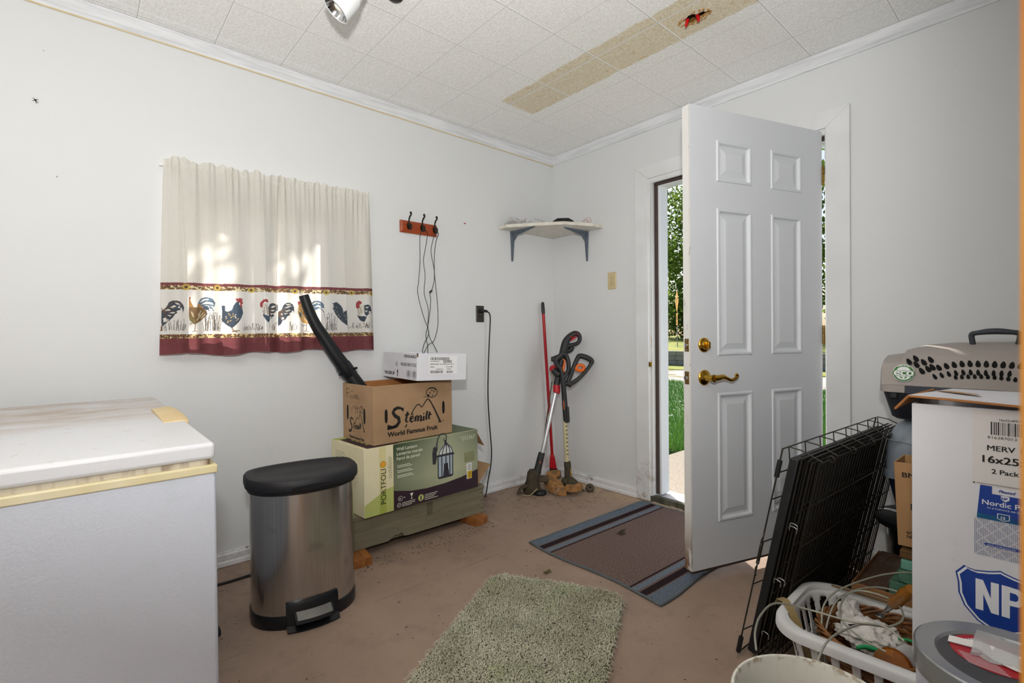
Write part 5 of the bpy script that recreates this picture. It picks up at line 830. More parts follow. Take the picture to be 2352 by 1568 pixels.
m = MB(); m.box(-.165, .147, y0+.001, y0+.019, .0, .143); m.box(-.165, .147, y1-.019, y1-.001, .0, .143); m.box(-.165, -.148, y0+.019, y1-.019, 0, .143); m.box(-.148, .147, y0+.019, y1-.019, .0, .012); m.build('box_frame', M_CRATE, t, smooth=0, bevel=.002)
m = MB(); m.box(-.168, .170, y0-.004, y1+.003, .1435, .166); m.build('lid', M_CRATE, t, smooth=0, bevel=.003)
m = MB(); m.box(.1655, .1685, .012, .058, .148, .163); m.box(.1655, .1675, .018, .052, .075, .150); m.box(.1655, .1735, .020, .050, .128, .143); m.cyl((.166, .035, .09), (.170, .035, .09), .004, n=10)
m.build('hasp', mat('painted_hasp', '#6e6853', .6, .2, col2='#4d4536', vs=50), t, smooth=0, bevel=.0008)
m = MB()
for y in (y0+.012, y1-.012):
    for z in (.03, .075, .12): m.cyl((.1655, y, z), (.1665, y, z), .0035, n=8)
M_RUST = mat('rusty_nail', '#3c2a1e', .8)
for y in (y1-.014,):
    for z in (.03, .075, .12):
        m = MB(); m.cyl((.165, y, z), (.1666, y, z), .0038, n=8); m.build('nail_head', M_RUST, t)
g = G('offcut_wood'); n = g.noise(6, 6, stretch=(1, 8, 8), dist=1); M_OFFC = g.done(g.mix(g.step(n, .35, .68), '#a9692c', '#71421a'), .65)
t = thing('wood_block', 'short reddish-brown wood block under the right end of the crate', 'wood block', (.335, -1.075, 0), math.radians(8)); m = MB(); m.box(-.09, .10, -.046, .046, 0, .0445); m.build('block', M_OFFC, t, smooth=0, bevel=.003)
t = thing('wood_block', 'short wood block under the left end of the crate, peeking out behind the trash can', 'wood block', (.345, -1.79, 0), math.radians(-6)); m = MB(); m.box(-.10, .125, -.046, .046, 0, .0445); m.build('block', M_OFFC, t, smooth=0, bevel=.003)

# ------------------------------------------------------------------ lantern carton
def carton(t, L, W, Hh, mm, th=.004, name='body', open_top=True):
    """open-topped corrugated box: outer L (x) by W (y), height Hh, with real wall thickness"""
    def r(x, y, z): return [(-x, -y, z), (x, -y, z), (x, y, z), (-x, y, z)]
    m = MB()
    if open_top: m.loops([r(L/2, W/2, 0), r(L/2, W/2, Hh), r(L/2-th, W/2-th, Hh), r(L/2-th, W/2-th, th)])
    else: m.loops([r(L/2, W/2, 0), r(L/2, W/2, Hh)])
    return m.build(name, mm, t, smooth=0, bevel=.0015)
M_KRAFT = mat('kraft_board', '#a98a69', .8, col2='#997a5a', vs=7, var=.8, bump=.05, bs=60)
M_KRAFTD = mat('kraft_board_dark', '#a9713f', .85, col2='#8d5c32', vs=12)
M_CREAM = mat('cream_carton', '#e4dcb8', .6, col2='#d5caa2', vs=9); M_PALEG = mat('pale_green_ink', '#b9c271', .6, col2='#a9b262', vs=12); M_PLUM = mat('plum_ink', '#33202c', .45, col2='#291822', vs=14)
M_DGREEN = mat('dark_green_ink', '#39492f', .5, col2='#2f3e27', vs=9); M_SAND = mat('sand_ink', '#d8cf98', .6)
g = G('green_gradient_print'); X, Y, Z = g.sep()
q = g.mth('ADD', g.mth('MULTIPLY', g.mth('ABSOLUTE', g.mth('SUBTRACT', Y, .16)), -1.9), g.mth('MULTIPLY', g.mth('ABSOLUTE', g.mth('SUBTRACT', Z, .14)), -2.0))
c = g.mix(g.step(q, -1.0, -.02), '#3a4a30', '#b5b998'); c = g.mix(g.mth('MULTIPLY', g.step(g.noise(9, 5), .6, .75), .15), c, '#c9cdb5'); M_GRAD = g.done(c, .42)
LZ = .2125
t = thing('lantern_carton', 'green and plum carton picturing a wall lantern, lying on the wooden crate', 'box', (.232, -1.425, LZ), math.atan2(.035, .70)+0)
LD, LW, LH = .36, .715, .335
carton(t, LD, LW, LH, [M_CREAM], open_top=False)
fx = LD/2; fr = fr_of((fx, -LW/2, 0), (0, 1, 0), (0, 0, 1))
m = MB(); m.rect(.16, LW-.001, .001, LH-.001, fr, .0006, 0)
m.build('front_print', M_GRAD, t, smooth=0, fix=False)
m = MB(); pts = [(.16, .001), (LW-.001, .001), (LW-.001, .105), (.60, .083), (.48, .072), (.36, .070), (.26, .078), (.16, .100)]
m.flat(pts, fr, .0009); m.build('plum_band', M_PLUM, t, smooth=0, fix=False)
m = MB(); m.flat([(.001, .001), (.16, .001), (.16, .125), (.12, .118), (.06, .088), (.001, .06)], fr, .0007, 0); m.rect(.082, .118, .001, LH-.001, fr, .0008, 1); m.flat([(.082, .001), (.118, .001), (.118, .118), (.082, .10)], fr, .0010, 2)
m.disc(.102, .245, .0155, fr, .0014, 3, 28); m.disc(.102, .245, .0165, fr, .0012, 4, 28)
m.text('PORTFOLI', .1165, .045, .040, fr_of((fx, -LW/2, 0), (0, 1, 0), (0, 0, 1)), .0015, 4, ang=PI/2, sx=.98)
m.text('outdoor', .150, .165, .036, fr, .0015, 5, ang=PI/2, sx=.95)
m.build('brand_strip', [M_PALEG, M_SAND, mat('lime_ink', '#a3b04f', .6), mat('orange_ink', '#e0a02a', .6), M_INK, mat('grey_ink', '#a7a286', .6)], t, smooth=0, fix=False)
M_WINK = mat('white_ink', '#e9ead8', .6, col2='#dcddca', vs=30)
m = MB()
for i, s in enumerate(('Wall Lantern', 'Lanterne murale', 'Farol de pared')): m.text(s, .178, LH-.036-.0245*i, .0235, fr, .0011, 0, bold=.004)
for i in range(8):
    if i != 2 and i != 5: m.rect(.182, .182+.075+.03*((i*37) % 5)/5, LH-.115-.0085*i, LH-.112-.0085*i, fr, .0011, 0)
m.build('lettering', [M_WINK], t, smooth=0, fix=False); m = MB()
m.text('253367', .600, LH-.048, .032, fr, .0011, 1, bold=.0); m.text('#', .588, LH-.036, .016, fr, .0011, 1)
m.build('item_number', [M_WINK, mat('pale_number_ink', '#ced1b4', .6)], t, smooth=0, fix=False); m = MB()
m.disc(.198, .052, .013, fr, .0012, 0, 20, r_in=.0115); m.text('UL', .190, .048, .011, fr, .0012, 0, bold=.02); m.rect(.216, .226, .052, .055, fr, .0012, 0)
m.flat([(.255, .066), (.275, .066), (.268, .052), (.2665, .052), (.2665, .040), (.272, .036), (.258, .036), (.2635, .040), (.2635, .052), (.262, .052)], fr, .0012, 0)
m.disc(.190, .020, .0115, fr, .0012, 0, 20, r_in=.010); m.rect(.1785, .2015, .0195, .0205, fr, .0012, 0); m.rect(.1895, .1905, .0085, .0315, fr, .0012, 0)
for i in range(3): m.rect(.207, .285-.02*(i == 2), .026-.008*i, .0285-.008*i, fr, .0012, 0)
for i in range(4): m.rect(.345, .430-.012*(i % 3), .036-.0085*i, .0385-.0085*i, fr, .0012, 0)
m.disc(.322, .028, .0175, fr, .0012, 2, 24); m.flat([(.318, .015), (.325, .015), (.325, .040), (.320, .040), (.317, .032)], fr, .0016, 3)
m.build('symbols', [M_WINK, M_WINK, M_PALEG, M_PLUM], t, smooth=0, fix=False)
# the pictured lantern
m = MB(); a0, b0 = .478, .105   # foot of the cage
def S(pts, w_, mi): m.stroke([(a0+x, b0+y) for x, y in pts], w_, fr, .0018, mi)
def Pq(pts, mi, off=.0014): m.flat([(a0+x, b0+y) for x, y in pts], fr, off, mi)
Pq([(-.038, -.004), (.050, -.004), (.060, .008), (-.050, .008)], 0, .0018)
Pq([(-.044, .008), (.054, .008), (.054, .118), (-.044, .118)], 1)
Pq([(-.012, .008), (.030, .008), (.026, .04), (-.008, .04)], 0, .0016); Pq([(-.006, .04), (.005, .04), (.004, .075), (-.005, .075)], 2, .0016); Pq([(.010, .04), (.022, .04), (.021, .075), (.011, .075)], 2, .0016)
for x in (-.044, -.020, .008, .034, .054): S([(x, .006), (x, .118)], .0065, 0)
Pq([(-.058, .116), (.068, .116), (.060, .128), (-.050, .128)], 0, .0019)
Pq([(-.048, .128), (.058, .128), (.048, .158), (.028, .174), (.012, .178), (-.012, .170), (-.036, .152)], 3)
for pts in (((-.040, .128), (-.030, .150), (-.006, .174)), ((-.016, .128), (-.010, .155), (.004, .176)), ((.012, .128), (.012, .178)), ((.036, .128), (.032, .155), (.018, .176)), ((.054, .128), (.046, .155), (.024, .175))): S(pts, .0055, 0)
Pq([(.000, .174), (.018, .174), (.022, .182), (.012, .190), (.014, .198), (.005, .204), (-.002, .198), (.002, .190), (-.004, .182)], 0, .002)
S([(-.072, .118), (-.068, .112), (-.056, .117)], .008, 0)
S([(-.052, .150), (-.052, .19), (-.044, .22), (-.024, .240), (.000, .240), (.014, .222), (.010, .204), (-.002, .198), (-.006, .208), (.0, .214)], [.008, .008, .007, .006, .006, .006, .006, .005, .004, .003], 0)
Pq([(-.080, .085), (-.062, .080), (-.054, .105), (-.054, .165), (-.064, .180), (-.076, .170), (-.082, .14)], 0, .0019)
m.build('lantern_picture', [mat('lantern_iron_ink', '#2f2c36', .55, col2='#3d3945', vs=40), mat('pane_ink', '#a9b7c0', .5, col2='#93a2ad', vs=25), M_INK, mat('roof_pane_ink', '#cfd6d2', .5)], t, smooth=0, fix=False)
m = MB(); m.rect(.630, .668, .062, .150, fr, .0016, 0); m.rect(.637, .668, .064, .106, fr, .0019, 1)
for k in range(5): m.rect(.640, .663-.004*(k % 2), .112+.0068*k, .1145+.0068*k, fr, .0019, 2); 
for k in range(4): m.rect(.645, .660, .070+.0085*k, .0735+.0085*k, fr, .0022, 2)
for k in range(7): m.rect(.6315, .6355, .066+.0055*k, .0685+.0055*k, fr, .0019, 2)
m.build('price_sticker', [mat('white_paper', '#e4e4e0', .6), mat('yellow_sticker', '#e2b823', .6), M_INK], t, smooth=0, fix=False)
m = MB(); m.rect(.615, .690, .160, .215, fr, .0011); m.build('label_patch', mat('khaki_label', '#8a8d68', .6, col2='#7b7e5b', vs=20), t, smooth=0, fix=False)
# left end: text column, top face panel
fl_ = fr_of((-LD/2, -LW/2, 0), (1, 0, 0), (0, 0, 1))
m = MB()
for k in range(22): m.rect(.05, .05+.11+.04*((k*29) % 7)/7, LH-.05-.0105*k, LH-.0475-.0105*k, fl_, .0006)
m.build('small_print', mat('faded_ink', '#8e8a78', .7), t, smooth=0, fix=False)
ft = fr_of((-LD/2, -LW/2, LH), (1, 0, 0), (0, 1, 0))
m = MB(); m.rect(.002, LD-.002, .02, .20, ft, .0006, 0); m.rect(.002, LD-.002, .20, LW-.002, ft, .0006, 1); m.rect(.002, .05, .002, .2, ft, .0009, 2)
for k in range(4): m.rect(.10+.05*k, .13+.05*k, .06, .15, ft, .0009, 2)
m.build('top_print', [M_PLUM, mat('moss_ink', '#5b6b45', .5, col2='#4e5d3b', vs=9), M_PALEG, M_SAND], t, smooth=0, fix=False)
for nm, pts in (('end_flap', [(fx-.004, LW/2, LH-.015), (-.10, LW/2, LH-.015), (-.09, LW/2+.075, LH-.075), (fx-.012, LW/2+.062, LH-.105)]), ('end_flap', [(fx-.004, LW/2, .012), (-.12, LW/2, .012), (-.10, LW/2+.14, .095), (fx-.03, LW/2+.125, .105)])):
    m = MB(); P = [Vector(p) for p in pts]; nn = (P[1]-P[0]).cross(P[3]-P[0]).normalized()*.004; m.loops([P, [p+nn for p in P]]); m.build(nm, M_KRAFT, t, smooth=0)

# ------------------------------------------------------------------ apple carton with blower tube and white produce carton
AZ = LZ+LH+.0025
t = thing('apple_carton', 'brown fruit carton with black mountain and ladybird print, on the lantern box', 'box', (.225, -1.475, AZ), .052)
AD, AW, AH = .33, .485, .295
carton(t, AD, AW, AH, M_KRAFT, .005)
for s in (1, -1):
    m = MB(); m.box(s*(AD/2-.0045), s*(AD/2-.0085), -AW/2+.006, AW/2-.006, .20, AH-.002); m.build('inner_flap', M_KRAFTD, t, smooth=0)
fr = fr_of((AD/2, -AW/2, 0), (0, 1, 0), (0, 0, 1)); k = AW/.571   # zoom units -> metres via /1000
def Q(u, v): return ((u-349)/(917-349)*AW, AH-(v-(335-55*(u-349)/568))/(420-45*(u-349)/568)*AH)
m = MB()
def slot(fr, cx, cy, w_, h_, m_, mi=0):
    m_.flat([(cx+w_/2*math.copysign(abs(math.cos(2*PI*q/20))**.7, math.cos(2*PI*q/20)), cy+h_/2*math.copysign(abs(math.sin(2*PI*q/20))**.7, math.sin(2*PI*q/20))) for q in range(20)], fr, .0006, mi)
for (u, v) in ((432, 545), (848, 477)):
    m = MB(); c_ = Q(u, v); slot(fr, c_[0], c_[1], .017, .070, m); m.build('hand_hole', M_DARK, t, smooth=0, fix=False)
def logo(m, Qf, fr, mi=0, wm=1.0, simple=False):
    St = lambda pts, w_: m.stroke([Qf(*p) for p in pts], [q*wm for q in w_] if isinstance(w_, list) else w_*wm, fr, .0008, mi)
    P_ = lambda pts: m.flat([Qf(*p) for p in pts], fr, .0008, mi)
    St([(604, 532), (620, 500), (640, 470), (655, 458), (668, 462), (678, 478), (690, 470), (705, 445), (718, 425), (732, 420), (745, 432)], .0058)
    St([(732, 420), (750, 440), (775, 485), (800, 535), (822, 580)], [.006, .007, .009, .010, .011]); St([(806, 580), (832, 580)], .007)
    # ladybird
    E = [(759+41*math.cos(a)*1.0-6*math.sin(a), 372-34*math.sin(a)-8*math.cos(a)) for a in np.linspace(.0, 2*PI, 26)]; St(E, .0042)
    for x, y in ((745, 375), (764, 392), (776, 366), (760, 358), (784, 352)): P_([(x+5*math.cos(a), y+5*math.sin(a)) for a in np.linspace(0, 2*PI, 9)[:-1]])
    St([(738, 345), (790, 342)], .003); P_([(722, 390), (738, 384), (740, 402), (726, 406)]); St([(722, 396), (705, 404), (694, 408)], .0022); St([(728, 405), (716, 414)], .0022)
    # heavy lettering: S t e m i l t
    St([(551, 500), (535, 488), (510, 484), (488, 497), (478, 520), (492, 542), (515, 556), (520, 585), (500, 612), (470, 624), (440, 628)], [.004, .012, .016, .018, .018, .019, .020, .019, .017, .011, .003])
    P_([(438, 643), (441, 604), (462, 611), (500, 617), (520, 604), (505, 624), (470, 636)]); P_([(553, 481), (549, 512), (540, 506), (530, 492)])
    St([(580, 512), (572, 545), (566, 575), (572, 586), (584, 578)], [.012, .012, .012, .009, .004]); St([(560, 536), (592, 530)], .007)
    St([(600, 565), (618, 556), (618, 545), (606, 543), (598, 556), (598, 576), (608, 585), (622, 574)], [.008, .009, .008, .007, .012, .013, .009, .004]); St([(610, 534), (618, 526)], .007)
    for x in (636, 655, 676): St([(x, 548), (x-4, 580)], .0125)
    St([(632, 552), (648, 540), (660, 552)], .008); St([(656, 552), (670, 538), (682, 548)], .008); St([(674, 575), (686, 572)], .006)
    St([(697, 540), (692, 572), (702, 572)], [.012, .012, .006]); P_([(690, 524), (700, 518), (702, 528), (692, 530)])
    St([(722, 505), (712, 565), (722, 567)], [.012, .012, .006]); St([(742, 510), (732, 560), (746, 560)], [.012, .012, .006]); St([(728, 534), (756, 528)], .007)
    P_([(556, 624), (570, 600), (576, 604), (566, 624)])
    St([(838, 570), (846, 563), (852, 570), (846, 578), (838, 570)], .0016)
m = MB(); logo(m, Q, fr); m.build('logo', M_INK, t, smooth=0, fix=False)
m = MB(); p0, p1 = Q(441, 694), Q(840, 624); m.text('World Famous Fruit', p0[0], p0[1]+.001, .0335, fr, .0008, 0, bold=.036, sx=1.10, ang=math.atan2(p1[1]-p0[1], p1[0]-p0[0])*.25)
m.build('lettering', M_INK, t, smooth=0, fix=False)
fl_ = fr_of((-AD/2, -AW/2, 0), (1, 0, 0), (0, 0, 1))
def Qe(u, v): return ((u-137)/(345-137)*AD, AH-(v-(295+40*(u-137)/208))/(385+35*(u-137)/208)*AH)
m = MB()
for (u, v) in ((172, 505), (288, 543)): m = MB(); c_ = Qe(u, v); slot(fl_, c_[0], c_[1], .020, .080, m); m.build('hand_hole', M_DARK, t, smooth=0, fix=False)
m = MB(); logo(m, lambda u, v: (Qe(180, 645)[0]+(u-440)*.00044, Qe(180, 645)[1]+(640-v)*.00052-(u-440)*.00003), fl_, wm=.55); m.build('end_logo', M_INK, t, smooth=0, fix=False)
m = MB(); p0 = Qe(183, 665); m.text('World Famous Fruit', p0[0], p0[1]-.014, .0205, fl_, .0008, 0, bold=.03, sx=.95)
m.build('end_lettering', M_INK, t, smooth=0, fix=False)
m = MB()
for st in ([(165, 400), (163, 335)], [(163, 335), (185, 338), (186, 365), (165, 372)], [(190, 410), (192, 385)], [(198, 412), (200, 385), (212, 412), (214, 386)], [(200, 364), (206, 356), (212, 364)], [(218, 415), (226, 385), (234, 418)], [(221, 404), (231, 405)], [(228, 390), (244, 391)], [(236, 390), (237, 420)], [(240, 422), (246, 392), (254, 424)]):
    m.stroke([Qe(*p) for p in st], .0028, fl_, .0008, 0)
m.build('handwriting', mat('marker_ink', '#4b3a2c', .8), t, smooth=0, fix=False)
m = MB()
for st in ([(188, 470), (200, 500), (214, 460)], [(206, 505), (208, 508)], [(222, 470), (232, 468), (230, 485), (222, 482), (222, 470)], [(231, 480), (228, 520)], [(236, 474), (244, 472), (243, 488), (236, 486), (236, 474)], [(243, 480), (241, 520)], [(246, 482), (254, 480)]):
    m.stroke([Qe(*p) for p in st], .0028, fl_, .0008, 0)
m.build('handwriting', bpy.data.materials['marker_ink'], t, smooth=0, fix=False)
# red thing lying inside the carton
t2 = thing('red_tool_body', 'red tool body just showing inside the brown fruit carton', 'tool', (.255, -1.50, AZ+.127), .3)
m = MB(); m.loops([[(x*s, y*s, z) for x, y in ((-.07, -.10), (.07, -.10), (.07, .10), (-.07, .10))] for z, s in ((-.12, 1), (.09, 1), (.125, .7))]); m.build('housing', mat('red_tool_plastic', '#a81c22', .35, col2='#8f151b', vs=20), t2, bevel=.02, seg=3)
# blower tube
t = thing('blower_tube', 'long black curved blower tube sticking up out of the fruit carton', 'blower tube', (.22, -1.645, AZ+.012))
def wp(x, y, z): return (x-.22, y+1.645, z-AZ-.012)
m = MB(); m.tube([wp(.104, -1.934, 1.302), wp(.104, -1.926, 1.276), wp(.104, -1.905, 1.216), wp(.105, -1.874, 1.150), wp(.107, -1.838, 1.092), wp(.110, -1.787, 1.010), wp(.113, -1.729, .925)], [.0245, .025, .0265, .0285, .031, .0345, .038], n=26, caps=False, smooth=5)
m.build('nozzle', M_BLACK, t, smooth=70)
m = MB(); m.tube([wp(.104, -1.936, 1.306), wp(.104, -1.927, 1.278)], [.0235, .0235], n=24); m.build('nozzle_mouth', M_DARK, t, smooth=40)
m = MB(); m.tube([wp(.112, -1.742, .944), wp(.113, -1.733, .930), wp(.115, -1.710, .897), wp(.116, -1.702, .886)], [.041, .0425, .0425, .041], n=26); m.build('collar', M_CANS, t, smooth=40)
for (dx, dy, dz) in ((.03, .028, .012), (.02, -.035, -.012)):
    m = MB(); a = Vector(wp(.114, -1.720, .910)); m.cyl(a+Vector((dx, dy, dz)), a+Vector((dx, dy, dz))*1.42, .0065, n=10); m.build('release_button', M_CANS, t)
m = MB(); m.tube([wp(.116, -1.704, .889), wp(.128, -1.655, .815), wp(.145, -1.60, AZ+.055)], [.038, .040, .041], n=26); m.build('lower_tube', M_BLACK, t, smooth=60)
# white carton
WZ_ = AZ+AH+.001
M_WCARD = mat('white_carton', '#dedee4', .6, col2='#d0d0d8', vs=8)
t = thing('produce_carton', 'white produce carton marked THIS SIDE UP, tipped on the fruit carton', 'box', (.255, -1.335, WZ_+.012), math.atan2(-.045, .455)+0, rot=(math.radians(-2), 0, math.radians(-5.0)))
BL, BW, BH = .455, .293, .142
carton(t, BL, BW, BH, [M_WCARD], .004)
m = MB(); m.box(BL/2-.004, BL/2+.0004, -BW/2-.0004, -BW/2+.006, BH-.02, BH+.0004); m.build('torn_corner', mat('torn_board', '#6b5238', .9), t, smooth=0)
fr = fr_of((-BL/2, -BW/2, 0), (1, 0, 0), (0, 0, 1))
m = MB()
m.text('PERISHABLE', BL-.008, BH-.026, .0215, fr, .0007, 0, bold=.02, align='RIGHT', sx=1.35); m.build('lettering', M_INK, t, smooth=0, fix=False); m = MB(); m.text('PLEASE RECYCLE', BL-.008, .072, .0225, fr, .0007, 0, bold=.015, align='RIGHT', sx=1.15)
m.build('lettering', M_INK, t, smooth=0, fix=False); m = MB()
m.text('THIS SIDE UP', .022, .017, .0245, fr, .0007, 0, bold=.03, sx=1.05)
m.build('this_side_up', M_INK, t, smooth=0, fix=False); m = MB()
m.flat([(.206, .010), (.214, .010), (.214, .034), (.220, .034), (.210, .052), (.200, .034), (.206, .034)], fr, .0007, 0)
m.build('arrow', M_INK, t, smooth=0, fix=False); m = MB()
cx, cy = .198, .080
m.disc(cx, cy, .017, fr, .0007, 0, 24, ry=.0135, r_in=.0155); m.text('C', cx-.008, cy-.007, .018, fr, .0008, 0, bold=.05)
m.build('stamp', M_INK, t, smooth=0, fix=False)
for cx in (.355, .425):
    m = MB()
    m.disc(cx, .030, .028, fr, .0007, 0, 28, ry=.021, r_in=.0262); m.disc(cx, .030, .020, fr, .0007, 0, 28, ry=.015, r_in=.0188)
    for k in range(5): m.rect(cx-.013, cx+.013, .020+.005*k, .0225+.005*k, fr, .0008, 0)
    m.build('stamp', M_INK, t, smooth=0, fix=False)
fe = fr_of((BL/2, -BW/2, 0), (0, 1, 0), (0, 0, 1))
m = MB(); m.rect(.066, .234, .032, .128, fe, .0007, 1); rs = np.random.RandomState(3)
x = .076
while x < .185: w_ = .0012+.0022*rs.rand(); m.rect(x, x+w_, .106, .122, fe, .0010, 0); x += w_+.0012+.002*rs.rand()
x = .076
while x < .150: w_ = .001+.002*rs.rand(); m.rect(x, x+w_, .038, .052, fe, .0010, 0); x += w_+.001+.002*rs.rand()
x = .172
while x < .205: w_ = .001+.002*rs.rand(); m.rect(x, x+w_, .038, .050, fe, .0010, 0); x += w_+.001+.002*rs.rand()
m.text('06985', .150, .092, .021, fe, .0010, 0, bold=.01)
for y_, h_, xs_ in ((.098, .0045, ((.074, .085), (.088, .128))), (.083, .0058, ((.074, .100), (.103, .128), (.131, .142), (.145, .165), (.168, .190), (.193, .207), (.210, .214))), (.069, .005, ((.074, .098), (.168, .178), (.181, .207))), (.057, .004, ((.110, .150), (.172, .200)))):
    for a_, b_ in xs_:
        q_ = a_
        while q_ < b_-.002: m.rect(q_, q_+.0022, y_, y_+h_*(.7+.3*((q_*7919) % 1)), fe, .0010, 0); q_ += .0034
m.build('shipping_label', [M_INK, mat('label_paper', '#e9e9ea', .5)], t, smooth=0, fix=False)
# ------------------------------------------------------------------ tools leaning in the corner
g = G('grimy_olive'); n = g.noise(22, 6, rough=.7); M_GRIME = g.done(g.mix(g.step(n, .38, .66), '#4c4230', '#2c271c'), .85)
g = G('muddy_orange'); n = g.noise(18, 6, rough=.7); M_MUDOR = g.done(g.mix(g.step(n, .42, .66), '#a8743f', '#54462c'), .8)
M_ORANGE = mat('orange_plastic_trim', '#d9640f', .35, col2='#c45308', vs=20); M_REDP = mat('red_tool_trim', '#b5121f', .35, col2='#9c0d18', vs=20)
M_ALU = mat('aluminium_tube', '#cfd1d4', .28, .85, col2='#b2b4b8', vs=20, stretch=(1, 1, .2)); M_CREAMT = mat('cream_tube', '#c9c09a', .45, col2='#a99d70', vs=14)
M_TOOLB = mat('tool_black', '#1d1f22', .5, col2='#2a2b2c', vs=18, var=.9); M_REDTUBE = mat('red_steel_tube', '#a80d1d', .3, .1, col2='#8f0815', vs=9)
# broom
b0 = Vector((.062, -.082, 0)); tp = Vector((.034, -.155, 1.345)); ax = tp-b0
t = thing('broom', 'broom with a long red handle and black bristles standing in the corner', 'broom', b0)
P = lambda z, dx=0, dy=0: tuple(ax*(z/ax.z)+Vector((dx, dy, 0)))
m = MB(); m.cyl(P(.165), P(1.262), .0115, n=14); m.build('handle', M_REDTUBE, t, smooth=60)
m = MB(); m.tube([P(1.258), P(1.30), P(1.335), P(1.345)], [.0135, .0135, .012, .007], n=14); m.build('grip_cap', M_TOOLB, t)
R_ = Vector((.66, .75, 0)); Fd = Vector((.75, -.66, 0))
def slab(z, w_, d): return [tuple(Vector(P(z))+R_*(w_*x)+Fd*(d*y)) for x, y in ((-1, -1), (1, -1), (1, 1), (-1, 1))]
m = MB(); m.loops([slab(.075, .027, .018), slab(.10, .026, .018), slab(.165, .018, .016), slab(.185, .013, .014)]); m.build('head', M_REDP, t, smooth=0, bevel=.004)
m = MB()
for i in range(60):
    x, y = RNG.rand()*2-1, RNG.rand()*2-1; a = Vector(P(.085))+R_*(.024*x)+Fd*(.016*y); b = Vector(P(.0))+R_*(.036*x+.016)+Fd*(.022*y); b.z = .001+.01*RNG.rand(); m.tube([a, b], [.003, .0022], n=5)
m.build('bristles', M_BLACK, t)['kind'] = 'stuff'
# generic frame for the trimmers: u across (camera right), z up along the leaning shaft
def tool_frame(base, lean):
    U = Vector((lean[0], lean[1], 1)); Rr = Vector((.66, .75, 0)); Ff = Rr.cross(U).normalized()
    return lambda u, z, d=0: tuple(Rr*u+U*z+Ff*d)
# string trimmer, red and black
t = thing('string_trimmer', 'string trimmer with a silver shaft, red collar and black handle, the left of the two', 'string trimmer', (.233, -.452, 0), 0, 'string trimmers in the corner')
f = tool_frame(None, (-.058, .175)); px = lambda X, Y, d=0: f((X-1219)*.00312-.006, (1140-Y)*.00312*.955, d)
M3 = lambda pts, r, **k: MB().tube([px(*p) for p in pts], r, **k)
M3([(1252.5, 912), (1231.5, 1052)], .0145, n=16).build('shaft', M_ALU, t, smooth=60)
M3([(1253, 892), (1254, 897), (1255, 908), (1254, 911)][::-1], [.024, .026, .026, .024], n=18).build('collar', M_REDP, t)
m = M3([(1253.5, 893), (1258, 865), (1261, 838), (1265, 812), (1268, 792), (1275, 779), (1287, 770), (1296, 772), (1300, 780), (1299, 789), (1292, 795), (1280, 798), (1274, 800)], [.024, .025, .027, .030, .028, .024, .021, .018, .015, .014, .014, .015, .016], n=16, smooth=4); m.build('handle', M_TOOLB, t, smooth=60)
M3([(1279, 788, .016), (1285, 783, .018), (1292, 779, .017)], [.005, .007, .005], n=8, smooth=3).build('trigger', M_REDP, t)
M3([(1276, 776, .021), (1281, 781, .021), (1285, 779, .022)], [.002, .004, .004], n=8).build('lock_button', M_REDP, t)
M3([(1288, 774, .019), (1296, 771, .017), (1297, 775, .016)], .0022, n=6).build('accent_line', M_REDP, t)
m = M3([(1262, 830), (1252, 829, .02), (1243, 832, .035), (1237, 832, .04)], [.022, .024, .020, .016], n=14, smooth=3); m.build('front_grip', M_TOOLB, t, smooth=60)
M3([(1265, 815, -.01), (1280, 809, -.02), (1285, 800, -.015)], [.020, .019, .018], n=12, smooth=3).build('battery', M_TOOLB, t)
M3([(1231.5, 1048), (1229, 1060), (1226, 1078), (1223, 1096)], [.023, .024, .025, .028], n=16).build('lower_shaft', M_TOOLB, t)
M3([(1229.5, 1067, .023), (1228.5, 1072, .024)], .003, n=8).build('marker', M_ORANGE, t)
m = MB(); c0 = Vector(px(1215, 1105)); m.lathe([(.001, .062), (.030, .056), (.041, .035), (.043, .0), (.046, -.025), (.056, -.055), (.062, -.075), (.060, -.098), (.02, -.10)], 22, mx=Matrix.Translation((c0.x, c0.y, .105)) @ Matrix.Rotation(.12, 4, 'Y')); hd = m.build('motor_head', M_GRIME, t, smooth=45)
m = MB(); m.loops([[px(x, y, d) for d in (-.03, .04)] + [px(x, y+6, d) for d in (.04, -.03)] for x, y in ((1206, 1117), (1197, 1120), (1187, 1126), (1183, 1137))]); m.build('edge_guard', M_GRIME, t, smooth=30, bevel=.004)
m = MB(); m.loops([[px(x, y, d) for d in (-.05, .03)] + [px(x, y+13, d) for d in (.03, -.05)] for x, y in ((1226, 1101), (1238, 1100), (1250, 1103))]); m.build('guard_arm', M_GRIME, t, smooth=30, bevel=.008)
m = MB(); m.lathe([(.001, .028), (.040, .026), (.046, .016), (.044, .002), (.001, 0)], 20, mx=Matrix.Translation((.035, .02, .0))); m.build('spool', M_BLACK, t)
m = MB(); m.tube([(.05, -.02, .05), (.03, -.07, .012), (-.03, -.085, .004)], .0022, n=6, smooth=4); m.build('trimmer_line', M_CREAMT, t)
m = MB(); m.tube([(-.05, .0, .06), (-.09, -.03, .03), (-.08, -.06, .006), (-.04, -.06, .004)], .0018, n=6, smooth=4); m.build('wire_guard', M_GRIME, t)
